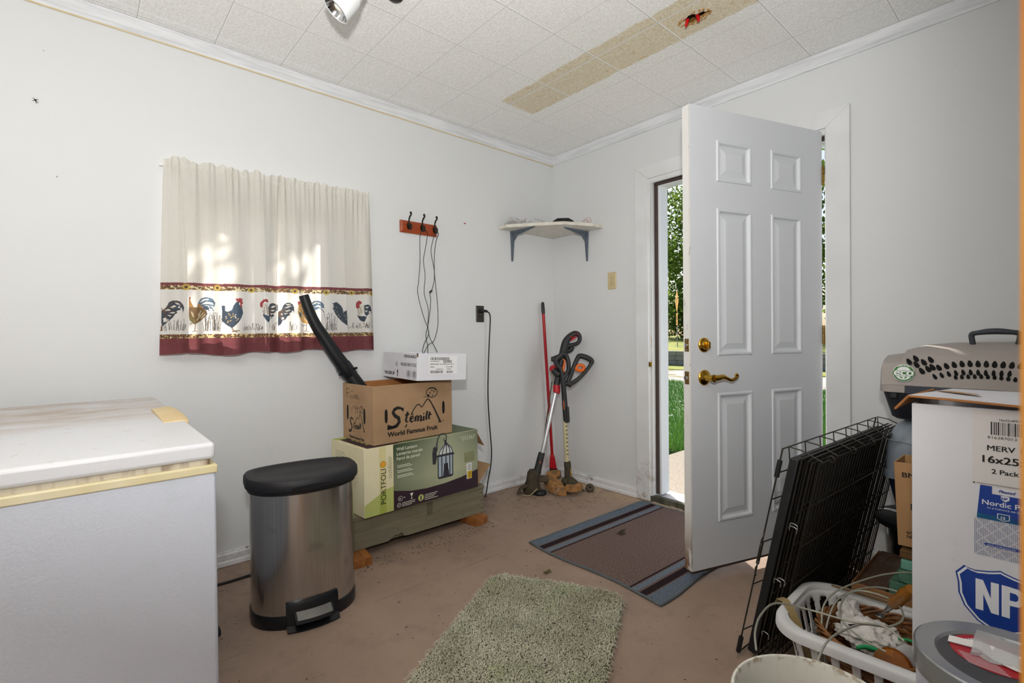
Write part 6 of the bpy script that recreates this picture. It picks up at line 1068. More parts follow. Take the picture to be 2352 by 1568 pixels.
# second trimmer, black and orange
t = thing('string_trimmer', 'string trimmer with a cream shaft, orange trigger and looped black handles, the right one', 'string trimmer', (.352, -.235, 0), 0, 'string trimmers in the corner')
f = tool_frame(None, (-.02, .055)); px = lambda X, Y, d=0: f((X-1310)*.00308, (1112-Y)*.00308+.002, d)
M3([(1300, 955), (1306, 1050)], .0155, n=16).build('shaft', M_CREAMT, t, smooth=60)
m = MB()
for k in range(8):
    a = Vector(px(1302.8+.55*k, 966+9*k, .0155)); m.box(-.006, .006, -.001, .001, -.003, .003, 0, Matrix.Translation(a) @ Matrix.Rotation(.85, 4, 'Z'))
m.build('height_marks', M_GRIME, t, smooth=0)
M3([(1293, 850), (1297, 890), (1301, 935), (1303.5, 958)], [.019, .018, .020, .020], n=16).build('upper_shaft', M_TOOLB, t, smooth=60)
M3([(1304, 922, .012), (1306.5, 955, .012)], .014, n=12).build('clamp', M_TOOLB, t)
M3([(1295.5, 908, .019), (1297.5, 928, .019)], .003, n=6).build('stripe', M_ORANGE, t)
m = M3([(1293, 856), (1291, 840), (1285, 831), (1279, 824), (1277, 815), (1284, 808), (1293, 801), (1301, 805), (1306, 820), (1306.5, 838), (1301, 848), (1296, 856)], [.018, .017, .016, .017, .018, .018, .017, .016, .016, .015, .015, .017], n=14, smooth=4, closed=False); m.build('rear_handle', M_TOOLB, t, smooth=60)
M3([(1294, 813, .008), (1297, 818, .008), (1296, 828, .008), (1294, 836, .008), (1297, 843, .008)], [.005, .006, .009, .008, .006], n=10, smooth=3).build('trigger', M_ORANGE, t)
M3([(1272, 838, -.02), (1279, 845, -.01), (1287, 850)], [.022, .024, .018], n=14, smooth=3).build('battery', M_TOOLB, t)
m = MB(); a = Vector(px(1303, 868)); b = Vector(px(1314, 872)); m.cyl(a, b, .021, n=16); m.build('pivot_knob', M_TOOLB, t)
m = M3([(1306, 866), (1311, 852), (1319, 830), (1328, 810), (1333, 806.5), (1345, 809), (1357, 815), (1360, 820), (1356, 828), (1345, 843), (1330, 858), (1314, 869)], [.016, .015, .015, .016, .019, .020, .019, .017, .013, .013, .014, .017], n=14, smooth=4, closed=True); m.build('front_handle', M_TOOLB, t, smooth=60)
M3([(1323, 834), (1331, 827), (1340, 829), (1342, 834), (1337, 840), (1327, 838)], [.012, .010, .012, .012, .012, .012], n=12, closed=True, smooth=4).build('handle_insert', M_ORANGE, t, smooth=60)
M3([(1306, 1046), (1307, 1051), (1308, 1062), (1309.5, 1086)], [.022, .025, .024, .028], n=16).build('lower_shaft', M_GRIME, t)
M3([(1313.5, 1062, .018), (1315, 1081, .018)], .004, n=8).build('yellow_strip', mat('worn_yellow', '#a8832c', .6), t)
m = MB(); m.sph(px(1304, 1092), .033, 16); m.tube([px(1308, 1086), px(1318, 1098), px(1328, 1110)], [.036, .045, .036], n=16, smooth=3); m.sph(px(1329, 1101, -.02), .026, 14); m.build('motor_head', M_GRIME, t, smooth=60)
m = MB(); cc = Vector((-.035, -.055, 0)); L = []
for rr, z in ((.02, .080), (.085, .079), (.105, .070), (.112, .036), (.106, .036), (.099, .066), (.08, .073), (.02, .074)):
    l = []
    for a in np.linspace(math.radians(120), math.radians(335), 24):
        p = cc+Vector((rr*math.cos(a)*1.05, rr*math.sin(a)*.85, 0)); l.append((p.x, p.y, z-.42*(p-cc).dot(Fd)+.012))
    L.append(l)
m.loops(L, cap0=False, cap1=False, closed=False); m.build('guard', M_MUDOR, t, smooth=40)
m = MB(); L = []
for a in np.linspace(math.radians(-75), math.radians(45), 12): 
    c_, s_ = math.cos(a), math.sin(a); L.append([(.035+r*c_, -.020+r*s_*.9, z) for r, z in ((.060, .075), (.088, .066), (.092, .030), (.060, .034))])
m.loops(L); m.build('deck', M_MUDOR, t, smooth=40)
m = MB(); m.lathe([(.001, .06), (.05, .058), (.058, .04), (.056, .02), (.03, .0), (.001, 0)], 20, mx=Matrix.Translation((.0, -.06, 0))); m.build('spool', M_BLACK, t)
m = MB(); m.tube([px(1320, 1108), px(1338, 1112), px(1352, 1119)], [.020, .015, .013], n=10, smooth=3); m.build('wheel_arm', M_GRIME, t)
for (X, Y, r, az) in ((1358, 1105, .030, .5), (1351, 1129, .031, .2)):
    m = MB(); m.lathe([(.008, -.013), (r*.8, -.014), (r, -.009), (r, .009), (r*.8, .014), (.008, .013)], 20, mx=Matrix.Translation(px(X, Y, .02)) @ Matrix.Rotation(.7, 4, 'Y') @ Matrix.Rotation(.5, 4, 'X')); m.build('wheel', M_GRIME, t, smooth=40)
m = MB(); m.tube([(.03, -.12, .05), (.02, -.16, .015), (.07, -.15, .004), (.11, -.09, .004), (.12, -.05, .004)], .0018, n=6, smooth=5); m.build('wire_guard', M_STEEL, t)
t = thing('weed_puller', 'thin brown rod with a grey cone and red knob leaning behind the trimmers', 'garden tool', (.165, -.36, 0))
a = Vector((.148, -.165, .815))-Vector((.165, -.36, 0))
m = MB(); m.cyl((0, 0, 0), a*.94, .0045, n=8); m.build('rod', mat('brown_rod', '#5b4534', .6, .2, col2='#4a3828', vs=14), t)
m = MB(); m.tube([a*.92, a*.965, a*1.01], [.007, .014, .030], n=16); m.build('cone', mat('grey_cone', '#9a948a', .5, col2='#86817a', vs=20), t)
m = MB(); m.sph(a*1.03, .034, 16); m.build('knob', M_REDP, t)

# ------------------------------------------------------------------ door mat and shaggy rug
g = G('striped_mat'); X, Y, Z = g.sep(); n = g.noise(420, 2); n2 = g.noise(170, 3)
xm = g.mth('SUBTRACT', .39, g.mth('ABSOLUTE', g.mth('SUBTRACT', X, .39)))
c = g.mix(g.step(n2, .40, .62), '#5f4c46', '#806d65')
c = g.mix(g.band(xm, -1, .062, .0015), c, g.mix(g.step(n2, .4, .65), '#56606b', '#717b86'))
c = g.mix(g.band(xm, .068, .105, .0015), c, '#2b1f22')
c = g.mix(g.band(xm, .116, .146, .0015), c, g.mix(g.step(n2, .4, .65), '#5c6670', '#7b858e'))
c = g.mix(g.band(xm, .152, .162, .001), c, '#2b1f22'); g.bump(n, .6, .003); M_MAT = g.done(c, .95, Specular_IOR_Level=.1)
t = thing('door_mat', 'brown door mat with blue-grey and black stripes inside the entry door', 'mat', (.808, -1.035, 0), math.radians(-1.5))
N1, N2_ = 60, 70; vs = []; fs = []
def matp(a, b):
    x = .78*a + .012*math.sin(b*9+1)*(a > .5)*a - .003*math.sin(b*31)*(a < .5); y = .985*b + .10*(1-a)*0 - .012*math.sin(a*7)*(1-b)
    if a > .9: y = y
    z = .006 + .0025*math.sin(b*33+2)*math.exp(-a*14) + .012*max(0, math.sin(b*22+1))*math.exp(-(1-a)*18)*(b > .35) + .0022*math.sin(a*29)*math.exp(-b*14)
    return x, y, max(.006, z)
for i in range(N2_+1):
    for j in range(N1+1): vs.append(matp(j/N1, i/N2_))
nn_ = len(vs); vs += [(x, y, .0005) for x, y, z in vs]
for i in range(N2_):
    for j in range(N1): k = i*(N1+1)+j; fs.append((k, k+1, k+N1+2, k+N1+1))
m = MB(); m.add(vs[:nn_], fs); ring = [j for j in range(N1+1)]+[i*(N1+1)+N1 for i in range(1, N2_+1)]+[N2_*(N1+1)+j for j in range(N1-1, -1, -1)]+[i*(N1+1) for i in range(N2_-1, 0, -1)]
m.build('pile', M_MAT, t, smooth=60)
m = MB(); m.tube([(vs[k][0], vs[k][1], vs[k][2]-.0015) for k in ring], .0062, n=8, closed=True); m.build('binding', mat('grey_binding', '#5b6264', .8, col2='#4a5052', vs=60, bump=.3, bs=300), t, smooth=70)
g = G('shag_wool'); n = g.noise(7, 4); n2 = g.noise(3.0, 4); n3 = g.noise(220, 2)
c = g.mix(g.step(n, .35, .68), '#c6c3ac', '#aaa892'); c = g.mix(g.mth('MULTIPLY', g.step(n2, .52, .68), .7), c, '#9a8f76'); c = g.mix(g.mth('MULTIPLY', g.step(g.noise(4.3, 3), .58, .7), .6), c, '#a4ab80')
c = g.mix(g.mth('MULTIPLY', g.step(n3, .48, .7), .6), c, '#dadccb'); M_SHAG = g.done(c, .95, Specular_IOR_Level=.1)
t = thing('shag_rug', 'worn sage-green shaggy rug in the middle of the floor', 'rug', (.957, -1.395, 0), math.radians(29.5)); RW, RL, RC = .575, .98, .075
def inrug(x, y):
    dx = max(RC-x, x-(RW-RC), 0); dy = max(RC-y, y-(RL-RC), 0); return 0 <= x <= RW and 0 <= y <= RL and (dx*dx+dy*dy <= RC*RC or dx == 0 or dy == 0)
pts = []
for cx, cy, a0 in ((RW-RC, RL-RC, 0), (RC, RL-RC, PI/2), (RC, RC, PI), (RW-RC, RC, 1.5*PI)):
    for k in range(7): a = a0+k*PI/12; pts.append((cx+RC*math.cos(a), cy+RC*math.sin(a)))
m = MB(); m.prism([(x, -y) for x, y in pts][::-1], ((0, 0, 0), (1, 0, 0), (0, 1, 0)), .0005, .010); m.build('backing', mat('rug_backing', '#6f7159', .95), t, smooth=0)
vs = []; fs = []; rr = random.Random(11)
for k in range(30000):
    x, y = rr.random()*RW, rr.random()*RL
    if not inrug(x, y): continue
    an = rr.random()*6.28+noise.noise(Vector((x*9, y*9, 0)))*3; ln = .016+.014*rr.random(); w_ = .0013+.0010*rr.random(); h_ = .016+.010*rr.random()
    tx, ty = math.cos(an), math.sin(an); sx_, sy_ = -ty*w_, tx*w_; o_ = len(vs)
    y_ = -y
    vs += [(x-sx_, y_-sy_, .008), (x+sx_, y_+sy_, .008), (x+tx*ln*.45+sx_, y_+ty*ln*.45+sy_, h_), (x+tx*ln*.45-sx_, y_+ty*ln*.45-sy_, h_), (x+tx*ln, y_+ty*ln, h_*.82)]
    fs += [(o_, o_+1, o_+2, o_+3), (o_+3, o_+2, o_+4)]
m = MB(); m.add(vs, fs); o = m.build('pile', M_SHAG, t, smooth=0, fix=False); o['kind'] = 'stuff'
# litter on the floor
M_LEAFD = mat('dry_litter', '#3b2f24', .9, col2='#54422e', vs=40)
m = MB(); rs = np.random.RandomState(21)
def bit(x, y, s, z=.0008):
    a = rs.rand()*6.28; e = 1+rs.rand()*1.6
    m.box(-s*e, s*e, -s*.5, s*.5, 0, s*.35, 0, Matrix.Translation((x, y, z)) @ Matrix.Rotation(a, 4, 'Z'))
for _ in range(230):
    x = rs.rand()**2.0*1.3+.03; y = -.08-rs.rand()*2.4
    if .0 < x < .42 and -1.9 < y < -.98: continue
    if x < .8 and -2.33 < y < -1.92: continue
    bit(x, y, .0012+.002*rs.rand())
for _ in range(150): bit(.42+.10*rs.rand(), -1.85+.85*rs.rand(), .0010+.002*rs.rand())
for _ in range(120): bit(.15+.5*rs.rand(), -.55+.5*rs.rand(), .0010+.0022*rs.rand())
for _ in range(70): bit(.95+1.0*rs.rand(), -1.0-.9*rs.rand(), .0009+.0012*rs.rand())
o = m.build('floor_litter', M_LEAFD, smooth=0); tag(o, 'scattered dry leaf bits and grit on the concrete floor', 'litter', kind='stuff')
m = MB(); rs = np.random.RandomState(4)
for k in range(5): m.tube([(1.06+.008*rs.randn(), -.58+.012*rs.randn(), .010), (1.06+.010*rs.randn(), -.58+.022*rs.randn(), .015), (1.06+.012*rs.randn(), -.58+.03*rs.randn(), .011)], [.002, .004, .0012], n=6, smooth=3)
tag(m.build('dead_leaf', M_LEAFD, smooth=60), 'small dark shrivelled leaf lying on the door mat', 'leaf')
m = MB()
for k in range(4): m.tube([(1.097+.006*rs.randn(), -1.192+.008*rs.randn(), .002), (1.097+.010*rs.randn(), -1.192+.012*rs.randn(), .010), (1.097+.012*rs.randn(), -1.192+.016*rs.randn(), .003)], [.0015, .0035, .001], n=6, smooth=3)
tag(m.build('dead_leaf', mat('olive_leaf', '#6b6238', .9), smooth=60), 'small olive dry leaf on the floor between the rug and the door mat', 'leaf')

# ------------------------------------------------------------------ folded wire dog crate
M_WIRE = mat('black_wire', '#2c2a26', .3, .35, col2='#3a372f', vs=40); M_PAN = mat('black_pan', '#141517', .55, col2='#1e1f22', vs=60, bump=.15, bs=400)
t = thing('folded_dog_crate', 'black wire dog crate folded flat, leaning beside the open door', 'dog crate', (1.937, -1.140, 0))
ph, al = math.radians(87.14), math.radians(11.62)
dv = Vector((math.cos(ph), math.sin(ph), 0)); n0 = Vector((math.sin(ph), -math.cos(ph), 0)); uv = Vector((0, 0, math.cos(al)))+n0*math.sin(al); wv_ = n0*math.cos(al)-Vector((0, 0, math.sin(al)))
CL, CH = .90, .741; W0 = .004
def cp(a, b, c): q = dv*a+uv*b+wv_*c; q.z += .0; return q
lift = .105*math.sin(al)+.004   # keeps the lowest layer on the floor
def cq(a, b, c): q = cp(a, b, c); return q+Vector((0, 0, 0))
def grid(c, a0, a1, b0, b1, nv_, nh, r=.0018, name='wire_panel', off=.0032):
    m = MB()
    for i in range(nv_): a = a0+(a1-a0)*i/(nv_-1); m.tube([cq(a, b0, c), cq(a, b1, c)], r*(1.5 if i in (0, nv_-1) else 1), n=5, caps=True)
    for j in range(nh): b = b0+(b1-b0)*j/(nh-1); m.tube([cq(a0, b, c+off), cq(a1, b, c+off)], r*1.45, n=5)
    return m.build(name, M_WIRE, t, smooth=70)
# outer bent frame with sparse wires
m = MB(); m.tube([cq(0, .012, 0), cq(0, CH, 0), cq(CL, CH, 0), cq(CL, .012, 0)], .0027, n=7, closed=True)
for b in (.10, .27, .42, .57, .66): m.tube([cq(0, b, 0), cq(.045, b+.012, .016)], .0022, n=6)
for k in range(8): a = .045+k*.125; m.tube([cq(a, CH, 0), cq(a, CH-.045, .012)], .002, n=6)
m.build('outer_frame', M_WIRE, t, smooth=70)
for b in (.045, .675):
    m = MB(); m.tube([cq(0, b-.028, 0), cq(0, b+.028, 0)], .0075, n=10); m.build('rubber_sleeve', M_PAN, t)
m = MB()
for b in (.33, .43):
    m.tube([cq(-.004, b+.025, .002), cq(-.012, b+.01, .004), cq(.004, b-.005, -.004), cq(-.010, b-.018, .004), cq(.004, b-.028, .002)], .0026, n=6, smooth=4)
m.tube([cq(0, .345, .0), cq(0, .42, .0)], .0055, n=8)
m.build('latch', M_WIRE, t, smooth=70)
m = MB(); L = []
for a, b in ((.035, .02), (.035, CH-.035), (CL-.02, CH-.035), (CL-.02, .02)): pass
ins = lambda e, c: [cq(.030+e, .022+e, c), cq(CL-.015-e, .022+e, c), cq(CL-.015-e, CH-.028-e, c), cq(.030+e, CH-.028-e, c)]
m.loops([ins(.004, .014), ins(0, .018), ins(0, .040), ins(.005, .042), ins(.007, .020)]); m.build('plastic_pan', M_PAN, t, smooth=30, bevel=.006)
grid(.050, .03, CL-.005, .030, CH-.018, 30, 4)
grid(.064, .04, CL-.005, .035, CH-.022, 30, 5)
grid(.079, .03, CL+.01, .040, CH-.018, 32, 6)
grid(.098, .035, CL+.012, .045, CH-.014, 32, 6, off=.004)
m = MB()
for k in range(8): a = .045+k*.125; m.tube([cq(a, CH, 0), cq(a, CH+.002, .04), cq(a, CH-.012, .100)], .0021, n=6)
for c in (.046, .058, .072): m.tube([cq(.03, CH-.012, c), cq(CL, CH-.012, c)], .0026, n=6)
m.build('top_wires', M_WIRE, t, smooth=70)
for b in (.11, .30, .31, .49, .50):
    m = MB(); c0_ = .052 if b < .305 else .062
    m.tube([cq(.022, b, c0_), cq(.018, b+.016, c0_), cq(.016, b+.017, c0_+.020), cq(.018, b, c0_+.022)], .0019, n=6, closed=False, smooth=3); m.build('hinge_clip', M_STEEL, t, smooth=70)
for k in range(5):
    a = .12+k*.19; m = MB(); m.tube([cq(a, CH-.020, .092), cq(a, CH-.006, .096), cq(a, CH-.010, .108), cq(a, CH-.024, .106)], .0028, n=6, closed=True, smooth=3); m.build('hinge_clip', M_WIRE, t, smooth=70)
# ------------------------------------------------------------------ stack by the door wall: lidded bucket, two pet carriers
t = thing('lidded_bucket', 'black plastic bucket with a domed lid at the bottom of the carrier stack', 'bucket', (2.288, -.212, 0))
m = MB(); m.lathe([(.001, 0), (.108, 0), (.114, .01), (.134, .285), (.140, .288), (.140, .30), (.001, .30)], 36); m.build('body', M_CANS, t)
m = MB(); m.lathe([(.141, .294), (.164, .296), (.166, .318), (.158, .328), (.115, .346), (.075, .357), (.070, .350), (.055, .350), (.05, .359), (.001, .360)], 36); m.build('lid', M_CANB, t)
def rr4(x, y, z, r=.04, n=6):
    P = []
    for cx, cy, a0 in ((x-r, y-r, 0), (-x+r, y-r, PI/2), (-x+r, -y+r, PI), (x-r, -y+r, 1.5*PI)):
        for k in range(n): a = a0+k*PI/2/(n-1); P.append((cx+r*math.cos(a), cy+r*math.sin(a), z))
    return P
def kennel(t, L, W, h0, h1, mb, mt, rim_m):
    a, b = L/2, W/2
    m = MB(); m.loops([rr4(a*.80, b*.78, 0), rr4(a*.86, b*.84, .012), rr4(a*.965, b*.95, h0-.02), rr4(a*.985, b*.975, h0)]); lo = m.build('lower_shell', mb, t, smooth=40)
    m = MB(); m.loops([rr4(a*.985, b*.98, h0-.022), rr4(a, b, h0-.020), rr4(a, b, h0+.004), rr4(a*.985, b*.98, h0+.006)]); m.build('rim', rim_m, t, smooth=35)
    H_ = h1-h0
    m = MB(); L_ = [rr4(a*.985, b*.975, h0+.002), rr4(a*.98, b*.965, h0+H_*.45, .05), rr4(a*.95, b*.93, h0+H_*.70, .06), rr4(a*.90, b*.80, h0+H_*.86, .07), rr4(a*.82, b*.66, h0+H_*.95, .07), rr4(a*.70, b*.50, h1, .06)]
    m.loops(L_); up = m.build('upper_shell', mt, t, smooth=40)
    return lo, up
M_TAUPE = mat('taupe_plastic', '#a39b95', .5, col2='#968e88', vs=4, bump=.05, bs=300); M_NAVYB = mat('near_black_navy', '#1a1b22', .5, col2='#20222a', vs=10)
M_GREYB = mat('blue_grey_plastic', '#8b949e', .45, col2='#7c858f', vs=4); M_NAVY = mat('navy_plastic', '#1d2740', .45, col2='#182036', vs=8)
K2 = (2.475, -.275, .3605)
t = thing('pet_carrier', 'blue-grey and navy pet carrier, the lower of the two stacked on the black bucket', 'pet carrier', K2, 0, 'stacked pet carriers')
kennel(t, .56, .37, .185, .392, M_NAVY, M_GREYB, M_GREYB)
m = MB(); fr = fr_of((-.275, -.18, .30), (.55, 0, -.055), (0, 0, 1)); m.tube([(-.274, -.176, .315), (-.20, -.181, .308), (-.10, -.182, .29), (.0, -.182, .275)], .0015, n=6); m.build('seam_ridge', M_GREYB, t)
m = MB(); m.cyl((-.236, -.186, .178), (-.236, -.190, .178), .004, n=10); m.build('rivet', M_BRASS, t)
K1 = (2.485, -.275, .7535)
t = thing('pet_carrier', 'taupe and black pet carrier with a dark handle, topmost of the stack by the wall', 'pet carrier', K1, 0, 'stacked pet carriers')
a_, b_ = .298, .195
# lower shell with recessed corner
m = MB(); m.loops([rr4(a_*.86, b_*.80, .0), rr4(a_*.90, b_*.86, .010), rr4(a_*.975, b_*.95, .10), rr4(a_*.985, b_*.965, .118)]); m.build('lower_shell', M_NAVYB, t, smooth=40)
m = MB(); m.loops([rr4(a_*.99, b_*.98, .104), rr4(a_*1.005, b_*1.0, .106), rr4(a_*1.005, b_*1.0, .132), rr4(a_*.99, b_*.98, .134)]); m.build('rim', M_TAUPE, t, smooth=35)
def front_y(z):  # front face of the upper shell slopes back towards the roof
    k_ = [(.132, -.188), (.215, -.178), (.25, -.165), (.272, -.130), (.284, -.085), (.290, -.06)]
    for (z0, y0), (z1, y1) in zip(k_, k_[1:]):
        if z <= z1: return y0+(y1-y0)*(z-z0)/(z1-z0)
    return -.06
L = []
for xx, zt_, wy in ((-.296, .225, .93), (-.292, .243, .95), (-.232, .252, .95), (-.231, .265, .97), (-.17, .286, .99), (-.10, .293, 1), (.10, .296, 1), (.20, .290, .99), (.25, .266, .97), (.281, .245, .92)):
    s = (zt_-.132)/.158; prof = []
    for z in (.132, .175, .215, .245, .266, .280, .288): 
        prof.append((xx, front_y(z)*wy, .132+(z-.132)*s))
    L.append(prof+[(p[0], -p[1], p[2]) for p in prof[::-1]])
m = MB(); m.loops(L); up = m.build('upper_shell', M_TAUPE, t, smooth=32)
# teardrop vents on the sloping front, one pattern mesh
m = MB()
def drop(x, z, h, w_, tl):
    h *= 1.15; w_ *= 1.12
    pts = []
    for q in range(14):
        a = 2*PI*q/14; px_, pz_ = w_*math.sin(a)*(1-.25*math.cos(a)), h*math.cos(a)
        X_, Z_ = x+px_*math.cos(tl)+pz_*math.sin(tl)*1, z+pz_*math.cos(tl)-px_*math.sin(tl); pts.append((X_, front_y(Z_)-.0016, Z_))
    m.add(pts, [tuple(range(14))])
X0 = K1[0]; Z0 = K1[2]
for x, z in ((2.278, .976), (2.297, .988), (2.300, .966), (2.321, .975), (2.316, .943), (2.334, .951), (2.340, .985), (2.346, .958)): drop(x-X0, z-Z0, .0115, .0065, -.55)
for i in range(11): x = 2.364+.0207*i; drop(x-X0, (.957+.014*math.sin(min(1, i/4)*PI/2)+.003*math.sin(i/10*PI))-Z0, .0105, .0062, -.5+.075*i)
for i in range(11): x = 2.353+.0192*i; drop(x-X0, (.924+.020*math.sin(min(1, i/5)*PI/2))-Z0, .0095, .0046, -.5+.065*i)
for i in range(10): x = 2.41+.0165*i; drop(x-X0, (.925+.006*math.sin(i/9*PI))-Z0, .0075, .0045, -.2+.03*i)
m.build('vents', M_DARK, up, smooth=0, fix=False)
m = MB(); m.box(-.217, .05, -.199, -.190, .102, .133); m.build('side_clip', mat('slate_plastic', '#343a44', .5, col2='#2c313a', vs=9), t, bevel=.003)
m = MB(); m.box(-.262, -.240, -.193, -.184, .082, .104); m.build('latch', M_NAVYB, t, bevel=.003)
M_HANDLE = mat('charcoal_handle', '#33383e', .5, col2='#2b2f35', vs=12)
hx = 2.502-K1[0]; hy = -.085
m = MB(); m.tube([(hx-.056, hy, .284), (hx-.060, hy, .312), (hx-.058, hy, .324), (hx-.045, hy, .328), (hx-.02, hy, .332), (hx, hy, .333), (hx+.02, hy, .332), (hx+.045, hy, .329), (hx+.060, hy, .325), (hx+.063, hy, .312), (hx+.058, hy, .284)], [.0085, .0085, .009, .0085, .0105, .011, .0105, .0085, .009, .0085, .0085], n=12, smooth=4); m.build('handle', M_HANDLE, up, smooth=60)
# round green and white sticker on the carrier
M_GRN = mat('sticker_green', '#2f7a2d', .5, col2='#286a26', vs=9); M_WSTK = mat('sticker_white', '#ecefec', .5)
sc_ = Vector((2.263-K1[0], 0, .933-K1[2])); y0_, y1_ = front_y(sc_.z-.03), front_y(sc_.z+.03); uy = Vector((0, (y1_-y0_)/.06, 1)).normalized()
fr = fr_of((sc_.x, front_y(sc_.z)-.0012, sc_.z), (1, 0, 0), uy)
m = MB(); m.disc(0, 0, .0325, fr, .0006, 0, 40); m.disc(0, 0, .0312, fr, .0010, 1, 40); m.disc(0, -.001, .0245, fr, .0013, 0, 36); m.rect(-.0325, .0335, -.0075, .0065, fr, .0016, 1)

for q_ in range(8): m.text('eco', .0005+.0018*math.cos(q_*PI/4), -.0098+.0018*math.sin(q_*PI/4), .0395, fr, .0018, 1, bold=.02, align='CENTER', sx=1.05)
m.text('eco', .0005, -.0098, .0395, fr, .0024, 0, bold=.028, align='CENTER', sx=1.05)
for s in (-1, 1): m.flat([(s*.0015, -.0205), (s*.004, -.0165), (s*.0095, -.0125), (s*.0115, -.0118), (s*.0108, -.0155), (s*.0075, -.0195), (s*.004, -.0212)], fr, .0017, 1)
for i, ch in enumerate('CONTAINS'):
    a = math.radians(90+34-i*9.7); m.text(ch, .0263*math.cos(a), .0263*math.sin(a), .0062, fr, .0018, 0, bold=.04, align='CENTER', ang=a-PI/2)
for i in range(26):
    a = math.radians(200+i*5.6); m.rect(-.0007, .0007, 0, .003, fr_of(fr[0]+fr[1]*(.0265*math.cos(a))+fr[2]*(.0265*math.sin(a)), fr[1]*math.cos(a+PI/2)+fr[2]*math.sin(a+PI/2), fr[1]*math.cos(a+PI)+fr[2]*math.sin(a+PI)), .0018, 0)
m.build('sticker', [M_WSTK, M_GRN], up, smooth=0, fix=False)

# ------------------------------------------------------------------ box of wood pieces with the narrow carton on top
M_KRAFTO = mat('orange_kraft', '#ab7b50', .8, col2='#9b6d44', vs=7)
TX0, TX1, TY0, TY1 = 2.160, 2.60, -.725, -.345
t = thing('cardboard_tray', 'open brown cardboard tray full of old wood pieces, behind the laundry basket', 'box', ((TX0+TX1)/2, (TY0+TY1)/2, 0)); carton(t, TX1-TX0, TY1-TY0, .195, M_KRAFTO, .004)
g = G('weathered_board'); n = g.noise(6, 7, stretch=(6, 1, 6), rough=.7); n2 = g.noise(12, 5)
c = g.mix(g.step(n, .34, .68), '#6e5240', '#4a372c'); c = g.mix(g.mth('MULTIPLY', g.step(n2, .55, .72), .4), c, '#8b7f76'); g.bump(n, .4, .003); M_BOARD = g.done(c, .85)
g = G('chipped_green'); n = g.noise(14, 6, rough=.7); c = g.mix(g.step(n, .40, .66), '#5d8a70', '#3f6a54'); c = g.mix(g.mth('MULTIPLY', g.step(g.noise(30, 5), .6, .68), .6), c, '#6b5d44'); M_GREENW = g.done(c, .75)
M_AQUAW = mat('aqua_wood', '#79b8a4', .65, col2='#5f9d89', vs=16, bump=.1, bs=60); M_TANW = mat('tan_wood', '#7d5c33', .75, col2='#5d4324', vs=9, stretch=(1, 6, 6), var=1)
def plank(x0, x1, y0, y1, z0, z1, mm, label, rz=0, rot=None):
    t = thing('wood_board', label, 'wood', ((x0+x1)/2, (y0+y1)/2, z0), rz, 'wood pieces in the cardboard tray', rot); m = MB(); a, b = (x1-x0)/2, (y1-y0)/2
    m.box(-a, a, -b, b, 0, z1-z0); m.build('board', mm, t, smooth=0, bevel=.004)
plank(2.168, 2.592, -.716, -.356, .006, .120, M_TANW, 'thick tan timber at the bottom of the cardboard tray')
plank(2.235, 2.588, -.716, -.420, .122, .142, M_BOARD, 'grey-brown plank edge under the green pieces, lower of two')
plank(2.250, 2.588, -.712, -.420, .144, .166, M_BOARD, 'grey-brown plank edge under the green pieces, upper of two')
plank(2.172, 2.258, -.712, -.352, .170, .196, M_BOARD, 'weathered brown board lying across the cardboard tray', 0, (math.radians(1.5), 0, 0))
plank(2.262, 2.588, -.690, -.450, .168, .224, M_GREENW, 'chipped green wood block, lowest of the three painted pieces')
plank(2.285, 2.588, -.680, -.460, .226, .268, M_GREENW, 'chipped green wood block, in the middle of the painted pieces')
plank(2.292, 2.588, -.675, -.470, .270, .303, M_AQUAW, 'pale aqua wood piece on top of the green blocks')
plank(2.288, 2.588, -.668, -.480, .305, .334, M_TANW, 'thick tan wood slab under the narrow brown carton')
t = thing('narrow_carton', 'narrow tan carton with black print standing on the wood pieces', 'box', (2.425, -.57, .336), 0, None, (0, math.radians(-2.2), 0)); t.location = (2.425, -.57, .3475)
carton(t, .29, .155, .29, mat('tan_kraft', '#b98f63', .8, col2='#ab8156', vs=9), .004)
fr = fr_of((-.145, -.0775, 0), (1, 0, 0), (0, 0, 1))
for L3 in ((('BMO', .020, .240, .024, 1.25),), (('1/', .036, .130, .030, 1),), (('6/5 LB', .026, .045, .0145, 1), ('NET W', .026, .031, .0145, 1))):
    m = MB()
    for st, x, y, sz, sx in L3: m.text(st, x, y, sz, fr, .0007, 0, bold=.02, sx=sx)
    m.build('lettering', M_INK, t, smooth=0, fix=False)

# ------------------------------------------------------------------ laundry basket and contents
M_BASK = mat('grey_white_basket', '#d9d9da', .4, col2='#c5c5c4', vs=6, var=.8)
BXC, BYC = 2.385, -1.130
t = thing('laundry_basket', 'white plastic laundry basket full of odds and ends beside the dog crate', 'laundry basket', (BXC, BYC, 0), math.radians(2))
BA, BB, BHt = .262, .168, .268
def bw(s, q):   # plan position: s around 0..1, q height 0..1
    k_ = .80+.20*q; r = .085*k_; a, b = BA*k_, BB*k_
    per = [2*(a-r), PI/2*r, 2*(b-r), PI/2*r]*2; tot = sum(per); d = (s % 1)*tot
    segs = [((-a+r, -b), (1, 0)), ('c', (a-r, -b+r), -PI/2), ((a, -b+r), (0, 1)), ('c', (a-r, b-r), 0), ((a-r, b), (-1, 0)), ('c', (-a+r, b-r), PI/2), ((-a, b-r), (0, -1)), ('c', (-a+r, -b+r), PI)]
    for sg, p in zip(segs, per):
        if d <= p+1e-9:
            if sg[0] == 'c': an = sg[2]+d/r; return sg[1][0]+r*math.cos(an), sg[1][1]+r*math.sin(an)
            return sg[0][0]+sg[1][0]*d, sg[0][1]+sg[1][1]*d
        d -= p
    return -a+r, -b
